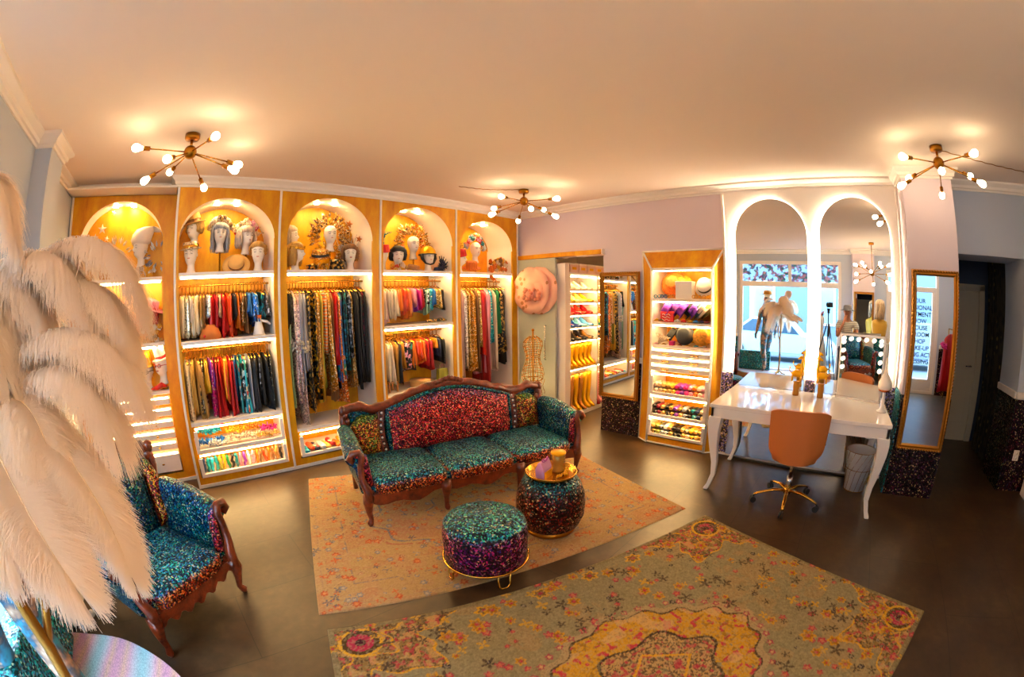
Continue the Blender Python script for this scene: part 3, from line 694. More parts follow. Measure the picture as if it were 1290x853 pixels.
# ------------------------------------------------------------------ built-in wardrobe units along the north wall
YF = 4.29; YB = 4.86; T = .022
M['puck'] = emit('warm_spot', (1.0, .66, .25, 1), LED_S*5)
M['slot'] = plain('pale_shelf_lacquer', 'efe4dc', .4)
ARCH_Z = 2.41
ORD = ['first', 'second', 'third', 'fourth', 'fifth']
def unit(k, x0, x1, a, b, yf, shelves, top_arch, label, base=.1, drawers=(), ledz=(), rails=(), dp=.54):
    t = thing('wardrobe_unit', label, 'cabinet', (x0, yf, 0), 0, None); ox = x0
    def L(x): return x-ox
    mb = MB()    # gold faced front with arched opening
    mb.box(0, 0, .02, L(a), T, 2.9); mb.box(L(b), 0, .02, x1-x0, T, 2.9)
    mb.box(L(a), 0, base*.35, L(b), T, base)
    N = 28; xc = (a+b)/2; rw = (b-a)/2; rh = top_arch-ARCH_Z
    pts = [(L(xc-rw*math.cos(PI*i/N)), ARCH_Z+rh*math.sin(PI*i/N)) for i in range(N+1)]
    tops = [(p[0], 2.9) for p in pts]
    for w0 in (0, T):
        n = mb.av([(p[0], w0, p[1]) for p in pts]+[(p[0], w0, p[1]) for p in tops])
        mb.af([(n+i, n+i+1, n+N+2+i, n+N+1+i) if w0 == 0 else (n+i+1, n+i, n+N+1+i, n+N+2+i) for i in range(N)], False)
    o = obj('front_panel', mb, M['paper'], t)
    mb = MB(); mb.loft([[(p[0], .0, p[1]) for p in pts], [(p[0], dp-.02, p[1]) for p in pts]], False, False); obj('arch_lining', mb, M['slot'], t)
    mb = MB(); mb.box(L(a)-T, T, .02, L(a), dp, 2.45); mb.box(L(b), T, .02, L(b)+T, dp, 2.45)
    obj('side_panel', mb, M['slot'], t)
    obj('back_panel', MB().box(L(a)-T, dp, .02, L(b)+T, dp+.02, 2.88), M['paper'], t)
    mb = MB(); mb.box(-.004, -.014, .0, .02, .03, 2.9)
    if k == 4: mb.box(x1-x0-.022, -.014, .0, x1-x0, .03, 2.9)
    obj('corner_moulding', mb, M['trim'], t, .004)
    obj('plinth', MB().box(0, -.012, 0, x1-x0, .03, .035), M['trim'], t, .004)
    for z in shelves: obj('shelf', MB().box(L(a), .004, z, L(b), dp, z+.035), M['slot'], t, .003)
    for z in ledz:
        obj('light_strip', MB().box(L(a)+.02, .03, z-.022, L(b)-.02, .048, z-.004), M['led'], t)
    for z in rails:
        mb = MB(); mb.tube([(L(a), .27, z), (L(b), .27, z)], .011, 10); mb.sph((L(a), .27, z), .02, 8, 6); obj('clothes_rail', mb, M['gold'], t)
    for q in (-.22, .22):
        pk_ = MB(); zz = ARCH_Z+rh*math.sqrt(1-q*q)-.002; pk_.lathe([(.001, -.012), (.028, -.012), (.03, 0), (.001, 0)], 16, (L(xc)+q*rw, min(.21, dp*.6), zz)); obj('spot_light', pk_, M['puck'], t)
    for (kind, z0, z1) in drawers:
        mb = MB(); xa, xb = L(a)+.012, L(b)-.012
        if kind == 'open':    # white frame around a lit glass front, tray behind
            f = .038
            mb.box(xa, -.02, z0, xb, .0, z0+f); mb.box(xa, -.02, z0+f, xa+f, .0, z1); mb.box(xb-f, -.02, z0+f, xb, .0, z1)
            mb.box(xa, 0, z0, xb, dp-.02, z0+.015); d = obj('drawer', mb, M['slot'], t, .003)
            obj('light_strip', MB().box(xa+.02, .012, z1+.012, xb-.02, .028, z1+.024), M['led'], d)
        else:
            mb.box(xa, -.02, z0, xb, dp-.08, z1); d = obj('drawer', mb, M['slot'], t, .004)
            for q in (.22, .5, .78):
                kb = MB(); kb.sph((lerp(xa, xb, q), -.03, (z0+z1)/2), .011, 8, 6, (1.6, 1, .8)); obj('drawer_knob', kb, M['gold'], d)
            obj('light_strip', MB().box(xa+.02, .01, z1+.004, xb-.02, .022, z1+.012), M['led'], d)
    return t
XB = [-1.215, -.01, 1.085, 2.28, 3.39, 4.56]
UL = ['gold papered cabinet with slim white drawers, nearest the left pillar', 'gold papered cabinet with two short clothes rails above coloured glove drawers',
      'gold papered cabinet of full length gowns left of the sofa', 'gold papered cabinet with two short rails directly behind the sofa back', 'gold papered cabinet with the red dress, in the room corner']
# the first unit stands 0.29 m further back than the others
unit(0, XB[0], -.012, -1.09, -.14, 4.585, [2.05, 1.41, .93], 2.84, UL[0], ledz=(2.05, 1.41), dp=.262,
     drawers=[('s', .83, .885), ('s', .715, .77), ('s', .60, .655), ('s', .485, .54), ('s', .37, .425), ('s', .13, .31)])
unit(1, -.008, XB[2], .04, 1.04, YF, [2.05, 1.41, .63], 2.80, UL[1], ledz=(2.05, 1.41), rails=(1.97, 1.34), drawers=[('open', .36, .585), ('open', .11, .31)])
unit(2, XB[2], XB[3], 1.18, 2.19, YF, [2.05, .40], 2.86, UL[2], ledz=(2.05,), rails=(1.97,), drawers=[('open', .12, .35)])
unit(3, XB[3], XB[4], 2.33, 3.34, YF, [2.05, 1.40, .60], 2.86, UL[3], ledz=(2.05, 1.40), rails=(1.97, 1.33), drawers=[('open', .34, .56), ('open', .11, .30)])
unit(4, XB[4], XB[5], 3.47, 4.44, YF, [2.05, .40], 2.80, UL[4], ledz=(2.05,), rails=(1.97,), drawers=[('open', .12, .35)])
struct('trim_5', MB().box(-.012, 4.29, 0, -.006, 4.62, 2.9), M['paper'])
struct('trim_6', MB().box(-1.23, 4.29, 2.9, 4.61, 4.87, 2.92), M['trim'])
# ------------------------------------------------------------------ garments
_cm = {}
def cloth(kind, col):
    key = (kind, col)
    if key in _cm: return _cm[key]
    t = NT(kind+'_'+col); c = srgb(col); dk = tuple(x*.45 for x in c[:3])+(1,); lt = tuple(min(1, x*1.3+.04) for x in c[:3])+(1,)
    co = t.coord()
    if kind == 'sequinned':
        v = t.n('ShaderNodeTexVoronoi'); v.inputs['Scale'].default_value = 75; t.l(co, v.inputs['Vector']); sp = t.n('ShaderNodeSeparateColor'); t.l(v.outputs['Color'], sp.inputs[0])
        t.l(t.ramp(sp.outputs[0], [(0, tuple(x*.2 for x in c[:3])), (.5, c), (.85, lt), (.95, (1, .9, .6))]), t.b.inputs['Base Color']); t.set(Metallic=.5, Roughness=.3)
    elif kind == 'mottled':      # dark cloth with gold or silver paillettes
        v = t.n('ShaderNodeTexVoronoi'); v.inputs['Scale'].default_value = 45; t.l(co, v.inputs['Vector']); sp = t.n('ShaderNodeSeparateColor'); t.l(v.outputs['Color'], sp.inputs[0])
        t.l(t.ramp(sp.outputs[1], [(0, (.01,.01,.012)), (.55, (.02,.018,.02)), (.6, dk), (.8, c), (1, lt)], 'CONSTANT'), t.b.inputs['Base Color']); t.set(Metallic=.4, Roughness=.3)
    elif kind == 'floral':
        v = t.n('ShaderNodeTexVoronoi'); v.inputs['Scale'].default_value = 22; t.l(co, v.inputs['Vector']); sp = t.n('ShaderNodeSeparateColor'); t.l(v.outputs['Color'], sp.inputs[0])
        t.l(t.ramp(sp.outputs[0], [(0, c), (.45, dk), (.6, srgb('d8d0b0')), (.7, srgb('c84a2a')), (.8, c), (.9, srgb('2a8a7a'))], 'CONSTANT'), t.b.inputs['Base Color']); t.set(Roughness=.6)
    elif kind == 'striped':
        w_ = t.n('ShaderNodeTexWave', wave_type='BANDS', bands_direction='Z'); w_.inputs['Scale'].default_value = 9; w_.inputs['Distortion'].default_value = 2; t.l(co, w_.inputs['Vector'])
        t.l(t.ramp(w_.outputs['Fac'], [(.45, c), (.55, (.6, .5, .35, 1))], 'LINEAR'), t.b.inputs['Base Color']); t.set(Roughness=.55)
    else:
        n = t.noise(t.coord(scale=(40, 40, 3)), 1, 3); t.l(t.ramp(n, [(.3, dk), (.7, c)]), t.b.inputs['Base Color'])
        t.set(Roughness={'satin': .3, 'velvet': .7, 'sheer': .5, 'fringed': .6, 'feathered': .85}.get(kind, .6))
        if kind == 'satin': t.set(Metallic=.1)
        t.bump(n, .5, .01)
    _cm[key] = t.m; return t.m
NAME = {'f4e4c4':'ivory','f0d8c0':'cream','e8c8a0':'beige','d8a850':'gold','d08a1c':'deep gold','b8863a':'tan','8a5a2a':'brown','f0b020':'yellow','f07818':'orange','e84a14':'red orange','d81818':'red','b00c1c':'crimson','7a0c24':'burgundy',
        'f0a0b8':'pink','e02088':'magenta','8a30b0':'purple','2070c8':'blue','18a8c8':'turquoise','0c7a88':'teal','10204a':'navy','121014':'black','a8a8b4':'silver','c8a0a0':'dusty pink','a0d0b0':'mint','108048':'green','f4f4f4':'white','d8b4a8':'rose gold','9a9a30':'olive'}
KIND_N = {'satin': 'satin', 'sequinned': 'sequinned', 'mottled': 'black with paillettes in', 'floral': 'flower patterned', 'striped': 'striped', 'velvet': 'velvet', 'sheer': 'sheer', 'fringed': 'fringed', 'feathered': 'feathered'}
def garment_mesh(ln, dep, th, seed, flare, kind, tilt, slim=False):
    rg = random.Random(seed); mb = MB(); n = 34; rings = []
    ph = [rg.uniform(0, 6.28) for _ in range(5)]; Z = [0, .012, .03, .06, .10, .18, .3, .42, .55, .7, .85, 1.0]
    for q in Z:
        z = -.075-q*ln
        d = dep*(.18 if q == 0 else min(1, .35+q*8)) if not slim else dep
        d *= 1+flare*q; tt = th*(.35 if q == 0 else min(1, .5+q*3))*(1+flare*.8*q); pts = []
        amp = .006+.014*q
        for j in range(n):
            a = 2*PI*j/n; cx = math.copysign(abs(math.cos(a))**.8, math.cos(a)); sy = math.sin(a)
            fold = amp*(math.sin(5*a+ph[0]+q*1.5)+.7*math.sin(9*a+ph[1]-q*2)+.5*math.sin(13*a+ph[2]))
            zz = z-(.012*math.sin(3*a+ph[3])+.02*math.sin(2*a+ph[4]))*(q > .8)
            if kind in ('fringed', 'feathered') and q == 1: zz -= .05*((j % 2) if kind == 'fringed' else rg.random())
            pts.append((cx*(tt+fold)+tilt*q*ln, sy*(d+fold), zz))
        rings.append(pts)
    mb.loft(rings, True, True); return mb
HM = MB(); HM.tube([(0, 0, .0), (.0, .016, .008), (0, .02, .025), (0, .0, .036), (0, -.018, .02)][::-1], .0035, 6); HM.tube([(0, 0, 0), (0, 0, -.045), (0, -.06, -.065), (0, -.17, -.11)], .0055, 6); HM.tube([(0, 0, -.045), (0, .06, -.065), (0, .17, -.11)], .0055, 6)
HMESH = mesh_of('hanger', HM, M['gold'])
FEATH = None
gid = [0]
def rack(where, x0, x1, yc, zr, items, maxl, group):
    n = len(items); rg = random.Random(len(items)*7+int(zr*100)+int(x0*10)); seen = {}
    for i, it in enumerate(items):
        kind, col, ln = it[0], it[1], it[2]*maxl*rg.uniform(.86, 1.04); gid[0] += 1
        x = lerp(x0, x1, (i+.5)/n); w_ = (x1-x0)/n*rg.uniform(.42, .72)*(it[3] if len(it) > 3 else 1)
        dep = rg.uniform(.15, .185); y = yc+rg.uniform(-.015, .015)
        slim = False
        if kind == 'sheer': w_ *= 1.1
        g = garment_mesh(ln, dep, w_, gid[0], rg.uniform(.0, .22) if ln < .8 else rg.uniform(0, .12), kind, rg.uniform(-.035, .035) if i not in (0, n-1) else 0, slim)
        nm = {'velvet': 'dress', 'satin': 'dress', 'sequinned': 'sequin_dress', 'mottled': 'sequin_gown', 'floral': 'floral_dress', 'striped': 'striped_dress', 'sheer': 'sheer_gown', 'fringed': 'fringed_top', 'feathered': 'feather_jacket'}[kind]
        cn = NAME.get(col, 'coloured'); seen[(kind, col)] = seen.get((kind, col), 0)+1
        lab = '%s %s garment, %s on %s' % (cn, KIND_N[kind], pos_words(i, n), where) if kind != 'mottled' else 'black and %s sequin garment, %s on %s' % (cn, pos_words(i, n), where)
        o = obj(nm, g, cloth(kind, col), loc=(x, y, zr-.015), rot=(0, 0, rg.uniform(-.16, .16))); tag(o, lab, 'garment', group)
        h = bpy.data.objects.new('hanger', HMESH); S.collection.objects.link(h); h.parent = o; h.location = (0, 0, .0)
        if len(it) > 4:      # fur or feather cuff
            fb = MB(); r2_ = random.Random(i)
            for q in range(46):
                a = r2_.uniform(0, 6.28); p = Vector((math.cos(a)*.035, -dep*.75+math.sin(a)*.04, -ln*it[4]+r2_.uniform(-.06, .06))); dd = Vector((math.cos(a), math.sin(a)-.4, r2_.uniform(-1, .1))).normalized()*.05
                fb.tube([p, p+dd*.6, p+dd], [.012, .012, .001], 4)
            obj('feather_cuff', fb, cloth('feathered', it[5]), o)
ONES = ['', 'first', 'second', 'third', 'fourth', 'fifth', 'sixth', 'seventh', 'eighth', 'ninth', 'tenth', 'eleventh', 'twelfth', 'thirteenth', 'fourteenth', 'fifteenth', 'sixteenth', 'seventeenth']
def pos_words(i, n):
    if i == 0: return 'leftmost'
    if i == n-1: return 'rightmost'
    return ONES[i+1]+' from the left' if i < n/2 else ONES[n-i]+' from the right'
I, CRM, BE, GO, DG, TN, BR, YE, OR, RO, RD, CR, BU, PK, MG, PU, BL, TQ, TE, NV, BK, SI, DP, MI, GR, WH, RG, OL = list(NAME)[0:1]+list(NAME)[1:28]
rack('the upper rail above the gloves', .06, 1.02, YF+.27, 1.97, [
    ('fringed', I, .85), ('sequinned', I, 1.0), ('fringed', CRM, .9), ('sequinned', GO, .95), ('fringed', I, .8), ('satin', TN, .85), ('velvet', BR, .75), ('sequinned', WH, .6), ('satin', RD, .95), ('velvet', CR, .8), ('satin', BE, .55),
    ('fringed', RD, 1.0), ('satin', RO, .85), ('fringed', RO, 1.0), ('velvet', BK, .6), ('satin', OR, .9), ('sequinned', TN, .8), ('velvet', BR, .95), ('satin', BL, .55), ('sequinned', BL, .8), ('velvet', NV, .8), ('mottled', TE, .7), ('velvet', BK, .75), ('mottled', SI, .7)], .42, 'short garments on the upper rail above the gloves')
rack('the lower rail above the gloves', .06, 1.02, YF+.27, 1.34, [
    ('fringed', I, .8), ('sequinned', CRM, .9), ('fringed', GO, .85), ('velvet', TN, .98), ('mottled', GO, .95), ('mottled', I, .9), ('satin', YE, .5), ('satin', PU, .45), ('sequinned', MG, .9), ('satin', CR, .98), ('velvet', RD, .95), ('satin', RO, .7), ('fringed', YE, .55), ('velvet', RD, .95), ('velvet', CR, .9),
    ('satin', BL, .7), ('floral', TE, .95), ('floral', TQ, .9), ('mottled', WH, .95), ('sheer', SI, .95), ('velvet', BK, .9), ('fringed', BK, .85), ('velvet', BK, .88), ('mottled', SI, .6), ('velvet', BK, .9), ('velvet', BK, .87), ('sequinned', BK, .9)], .66, 'garments on the lower rail above the gloves')
rack('the long gown rail', 1.2, 2.16, YF+.27, 1.97, [
    ('feathered', BK, .28), ('satin', MI, .92), ('sequinned', RG, .88, 1.2, .62, 'f4f4f4'), ('sequinned', DP, .95), ('sequinned', RG, 1.05, 1.2), ('satin', SI, .75, 1.1, .66, 'f4e4c4'), ('sheer', SI, .6), ('mottled', GO, .97, 1.15), ('mottled', GO, .93), ('mottled', YE, .85), ('sequinned', DG, .9), ('satin', YE, .85), ('velvet', OL, .8),
    ('striped', OR, .55), ('sequinned', DG, .88), ('velvet', BR, .9), ('satin', RD, .60, 1.3), ('sequinned', OR, .88), ('floral', BL, .8), ('satin', NV, .85), ('mottled', TE, .7), ('mottled', SI, .55), ('sequinned', TN, .8), ('velvet', BK, .8, 1.2), ('velvet', BK, .83), ('satin', BK, .78), ('mottled', BU, .5), ('velvet', BK, .78)], 1.38, 'full length gowns on the long rail')
rack('the upper rail behind the sofa', 2.35, 3.28, YF+.27, 1.97, [
    ('sheer', CRM, .95, 1.1), ('sheer', DP, 1.0, 1.1), ('sheer', I, .9), ('satin', CRM, .8), ('fringed', I, .8), ('satin', OR, .7), ('satin', RO, .8, 1.1), ('satin', OR, .95), ('satin', PK, .6), ('velvet', PU, .75), ('satin', MG, .65), ('velvet', CR, .65), ('mottled', WH, .5), ('satin', MI, .8), ('sequinned', TQ, .85, 1.2), ('satin', BL, .65), ('sequinned', GO, .7), ('velvet', BK, .7)], .40, 'short garments on the upper rail behind the sofa')
rack('the lower rail behind the sofa', 2.35, 3.28, YF+.27, 1.33, [
    ('fringed', CRM, .98), ('feathered', I, .85, 1.2), ('feathered', CRM, .8), ('feathered', TN, .9, 1.2), ('fringed', BK, .8), ('velvet', DG, .6), ('mottled', PK, .7, 1.2), ('floral', BK, .75), ('feathered', OR, .6), ('satin', RO, .5, 1.2), ('satin', OR, .55), ('feathered', RD, .6), ('velvet', BU, .55), ('velvet', CR, .7), ('satin', DG, .25), ('fringed', NV, .4), ('velvet', BK, .6)], .56, 'garments on the lower rail behind the sofa')
rack('the corner cabinet rail', 3.5, 4.40, YF+.27, 1.97, [
    ('sheer', CRM, .95, 1.1), ('sheer', DP, .98), ('sequinned', CRM, .9), ('sequinned', GO, .8), ('sequinned', DG, .9), ('velvet', BR, .95), ('sequinned', GO, .6), ('satin', RD, .72, 1.7), ('satin', CR, 1.0), ('satin', PK, .98, 1.1), ('sequinned', TQ, .6), ('feathered', CRM, .9, 1.1), ('velvet', GR, .5), ('mottled', GO, .7), ('velvet', BK, .8, 1.1)], 1.38, 'long garments in the corner cabinet')
# ------------------------------------------------------------------ sputnik ceiling lights
def bulb_on(t, p, d, sock_r=.017, bm='bulb'):
    d = d.normalized(); s = MB(); s.tube([p, p+d*.055], sock_r, 12); so = obj('bulb_socket', s, M['gold_dark'], t)
    b = MB(); q = p+d*.055; prof = [(0, .013), (.012, .015), (.03, .024), (.05, .029), (.068, .027), (.082, .017), (.088, .002)]
    b.tube([q+d*a for a, r in prof], [r for a, r in prof], 12); obj('light_bulb', b, M[bm], so)
def sputnik(x, y, ph, label, n=8, drop=.14, arm=.335, pend=False, hub=.052):
    t = thing('sputnik_ceiling_light' if not pend else 'sputnik_pendant_light', label, 'ceiling light', (x, y, CZ))
    obj('ceiling_rose', MB().lathe([(.001, -.045), (.052, -.045), (.06, -.035), (.06, 0), (.001, 0)], 24), M['gold_dark'], t)
    m_ = MB(); m_.tube([(0, 0, -.04), (0, 0, -drop)], .012 if not pend else .008, 10); obj('stem', m_, M['gold'], t)
    obj('hub', MB().sph((0, 0, -drop), hub, 20, 12), M['gold_dark'], t)
    for k in range(n):
        a = ph+2*PI*k/n
        el = (-.42 if k % 2 else -.06) if not pend else (.42 if k % 2 else -.42)
        if pend and k % 4 == 0: el = 0.0
        d = Vector((math.cos(a)*math.cos(el), math.sin(a)*math.cos(el), math.sin(el))); c0 = Vector((0, 0, -drop))
        al = arm*(1.0 if k % 2 == 0 else .92)
        m_ = MB(); m_.tube([c0+d*hub*.8, c0+d*al], .0055, 8); ar = obj('arm', m_, M['gold'], t)
        bulb_on(t, c0+d*al, d, bm='bulb_bright' if pend else 'bulb')
    return t
sputnik(.05, 3.17, .35, 'brass sputnik ceiling light above the glove cabinet, leftmost of the three')
sputnik(3.58, 3.26, .15, 'brass sputnik ceiling light above the sofa near the room corner')
sputnik(3.60, -1.02, .55, 'brass sputnik ceiling light beside the right pillar', )
sputnik(.05, -1.02, .2, 'brass sputnik pendant on a long stem near the street, seen in the arched mirror', n=12, drop=.6, arm=.33, pend=True)
def cord(x0, y0, x1, y1, lab):
    m_ = MB(); P = []
    for i in range(60): f = i/59; P.append((lerp(x0, x1, f)+.006*math.sin(i*.9), lerp(y0, y1, f)+.006*math.cos(i*.9), CZ-.008-.02*math.sin(f*PI)))
    m_.tube(P, .004, 6); tag(obj('twisted_cord', m_, M['gold_dark']), lab, 'cord')
cord(3.52, 3.26, 2.9, 3.62, 'twisted ceiling cord left of the corner sputnik light'); cord(3.66, -1.05, 4.1, -2.2, 'twisted ceiling cord running right from the pillar side sputnik light')
# ------------------------------------------------------------------ arched mirror wall with halo light
YA, YBm = 1.245, -.745
board = MB(); board.box(4.575, YBm, 0, XW-.002, YA, 2.9); bd = struct('wall_panel_9', board, M['trim'])
for n_, (a, b) in enumerate(((1.115, 1.245), (.175, .285), (-.745, -.63))):
    o = struct('wall_panel_%d' % (20+n_), MB().box(4.565, a, 0.03, 4.575, b, .95), M['sq_lilac'])
def arch_pts(y0, y1, z0, zs, N=24):
    c = (y0+y1)/2; r = (y1-y0)/2
    return [(y0, z0), (y1, z0), (y1, zs)]+[(c+r*math.cos(PI*i/N), zs+r*math.sin(PI*i/N)) for i in range(1, N)]+[(y0, zs)]
def arched(y0, y1, lab, ry):
    t = thing('arched_mirror', lab, 'mirror', (4.525, (y0+y1)/2, 0)); c = (y0+y1)/2
    P = [(y-c, z) for y, z in arch_pts(y0, y1, .04, 2.40)]
    g = MB(); g.prism(P, 0, .012, 'x'); obj('mirror_pane', g, M['mirror'], t)
    Q = [(y*.975, .03+z*.985+.01) for y, z in P]; k = MB(); k.prism(Q, .012, .018, 'x'); obj('mirror_backing', k, M['black'], t)
    lp = [(.026, y*.95, min(z, 2.40) if z <= 2.40 else 2.40+(z-2.40)*.95) for y, z in P[1:]+P[:1] if z > .9] 
    y_, r_ = (y1-y0)/2*.975, 0
    path = [(.024, y_, .97)]+[(.024, y_, z) for z in (1.3, 1.7, 2.1)]+[(.024, y_*math.cos(PI*i/20), 2.4+y_*math.sin(PI*i/20)) for i in range(21)]+[(.024, -y_, z) for z in (2.1, 1.7, 1.3, .97)]
    h = MB(); h.tube(path, .009, 6); obj('halo_light', h, M['led_white'], t)
    t.rotation_euler = (0, .008, .024)
    return t
arched(.30, 1.10, 'left tall arched mirror with glowing edge above the white desk', 0)
arched(-.62, .165, 'right tall arched mirror with glowing edge behind the lighted make-up mirror', 0)
# slim light columns either side (the board's lit borders)
for (y, n_) in ((1.235, 30), (-.735, 31)):
    o = struct('trim_%d' % n_, MB().box(4.55, y-.012, .97, 4.575, y+.012, 2.88), M['trim'])
# ------------------------------------------------------------------ white desk with cabriole legs
def desk():
    t = thing('white_desk', 'large glossy white desk with curved cabriole legs in front of the arched mirrors', 'desk', (0, 0, 0))
    x0, x1, y0, y1, zt = 3.56, 4.52, -.60, 1.06, .835
    obj('desktop', MB().box(x0, y0, zt-.035, x1, y1, zt), M['white_gloss'], t, .005)
    m_ = MB(); i = .012
    m_.box(x0+i, y0+i, zt-.125, x0+i+.03, y1-i, zt-.035); m_.box(x1-.04, y0+i, zt-.125, x1-.01, y1-i, zt-.035); m_.box(x0+i, y0+i, zt-.125, x1-.01, y0+i+.03, zt-.035); m_.box(x0+i, y1-i-.03, zt-.125, x1-.01, y1-i, zt-.035)
    obj('apron', m_, M['white'], t, .003)
    for (x, y, sx, sy) in ((x0+.06, y0+.06, -1, -1), (x0+.06, y1-.06, -1, 1), (x1-.07, y0+.06, 1, -1), (x1-.07, y1-.06, 1, 1)):
        k = MB(); P = [(0, .72, .06), (.008, .66, .058), (.012, .58, .05), (.0, .44, .038), (-.028, .28, .028), (-.03, .16, .022), (.0, .06, .02), (.022, .015, .024), (.026, .0, .02)]
        rings = []
        for o_, z, r in P:
            cx, cy = x+sx*o_*.2-sx*.0+(0 if sx > 0 else 0), y+sy*o_*.9; rings.append([(cx-r, cy-r, z), (cx+r, cy-r, z), (cx+r, cy+r, z), (cx-r, cy+r, z)])
        k.loft(rings, True, True, False); obj('leg', k, M['white'], t, .006, sub=0)
desk()
# ------------------------------------------------------------------ tan office chair
def office_chair():
    tan = plain('tan_leather', 'c8743a', .45, bump=.15, bscale=220); cx, cy = 3.66, .24
    t = thing('swivel_chair', 'tan leather swivel chair with polished gold star base, back turned to the camera', 'chair', (cx, cy, 0), .12)
    mb = MB(); rings = []; N = 24
    for j in range(15):       # shell back, curved round the sitter
        v = j/14; z = lerp(.44, .90, v); hw = .262-.03*(1-v)**2; hw = hw*(1 if v > .25 else 1-.14*(1-v/.25)**2)
        row = []
        for i in range(N+1):
            u = i/N*2-1; y = u*hw; x = -.235-.03*v+.10*abs(u)**2.4*(1-.35*v); zz = z-.03*abs(u)**6*max(0, (v-.7)/.3)+.035*abs(u)**4*max(0, 1-v/.35)
            row.append((x, y, zz))
        rings.append(row)
    outer = rings; inner = [[(p[0]+.035, p[1]*.97, p[2]) for p in r] for r in rings]
    mb.loft([r[::-1] for r in outer], False, False); mb.loft(inner, False, False)
    ed = [r[0] for r in outer]+outer[-1][1:]+[r[-1] for r in outer][::-1][1:]+outer[0][::-1][1:-1]; ei = [r[0] for r in inner]+inner[-1][1:]+[r[-1] for r in inner][::-1][1:]+inner[0][::-1][1:-1]
    mb.loft([ed, ei], True, False); obj('backrest', mb, tan, t)
    s = MB(); rr = []
    for dz, ins in ((0, .04), (.02, .01), (.05, .0), (.085, .012), (.1, .05)):
        rr.append([(.02+math.copysign(abs(math.cos(a))**.5, math.cos(a))*(.22-ins), math.copysign(abs(math.sin(a))**.5, math.sin(a))*(.215-ins), .425+dz) for a in [2*PI*k/36 for k in range(36)]])
    s.loft(rr); obj('seat', s, tan, t)
    g = MB(); g.tube([(0, 0, .14), (0, 0, .26)], .028, 16); g.tube([(0, 0, .26), (0, 0, .43)], .016, 12); obj('gas_lift', g, M['chrome'], t)
    m_ = MB(); m_.lathe([(.001, .095), (.035, .095), (.04, .12), (.032, .15), (.001, .15)], 20); obj('base_hub', m_, M['gold'], t)
    for k in range(5):
        a = 2*PI*k/5+.55; d = Vector((math.cos(a), math.sin(a), 0))
        m_ = MB(); m_.tube([d*.03+Vector((0, 0, .125)), d*.14+Vector((0, 0, .128)), d*.26+Vector((0, 0, .098)), d*.315+Vector((0, 0, .075))], [.022, .019, .016, .014], 10, .7); l_ = obj('leg', m_, M['gold'], t)
        c_ = MB(); q = Vector((-d.y, d.x, 0))
        for s_ in (-1, 1):
            cc_ = d*.315+q*s_*.014; P = [cc_+q*s_*e+Vector((0, 0, .029)) for e in (-.009, .009)]; c_.tube(P, .028, 16)
        c_.tube([d*.315+Vector((0, 0, .03)), d*.315+Vector((0, 0, .075))], .009, 8); obj('caster', c_, M['black'], l_)
office_chair()
# ------------------------------------------------------------------ make-up mirror with bulbs, phone-lamp, giraffe figures, bins
def vanity():
    t = thing('vanity_mirror', 'white make-up mirror ringed with frosted bulbs leaning on the desk', 'mirror', (4.40, -.31, .836), 0)
    n = Vector((-.96, .28)).normalized(); rz = math.atan2(n.y, n.x)-PI  # local -x faces the room
    t.rotation_euler = (0, -.012, rz)
    wv_, hh = .245, .62
    m_ = MB(); m_.box(-.02, -wv_, .0, .02, wv_, hh); obj('mirror_body', m_, M['white'], t, .008)
    g = MB(); g.box(-.024, -wv_+.015, .02, -.0205, wv_-.015, hh-.02); obj('mirror_pane', g, M['mirror'], t)
    pts = [(-wv_+.04, z) for z in (.30, .38, .46, .54)]+[(wv_-.04, z) for z in (.30, .38, .46, .54)]+[(y, hh-.045) for y in (-.205, -.125, -.042, .042, .125, .205)]
    for y, z in pts:
        b = MB(); b.sph((-.046, y, z), .021, 14, 10); obj('frosted_bulb', b, M['vbulb'], t)
    obj('foot', MB().box(-.05, -wv_, 0, .06, wv_, .012), M['white'], t)
vanity()
def ring_item():
    t = thing('round_table_mirror', 'white bulb shaped cosmetic lamp on a turned stand at the desk corner', 'lamp', (3.98, -.53, .836))
    obj('stand', MB().lathe([(.001, 0), (.05, 0), (.052, .01), (.03, .02), (.016, .05), (.02, .09), (.012, .13), (.014, .17), (.001, .17)], 24), M['white'], t)
    obj('shade', MB().lathe([(.001, .17), (.05, .18), (.062, .20)], 28), plain('rose_copper', 'b8622c', .25, .8), t)
    obj('globe', MB().lathe([(.062, .20), (.07, .225), (.066, .26), (.045, .30), (.022, .34), (.013, .40), (.010, .46), (.001, .47)], 28), M['white_gloss'], t)
ring_item()
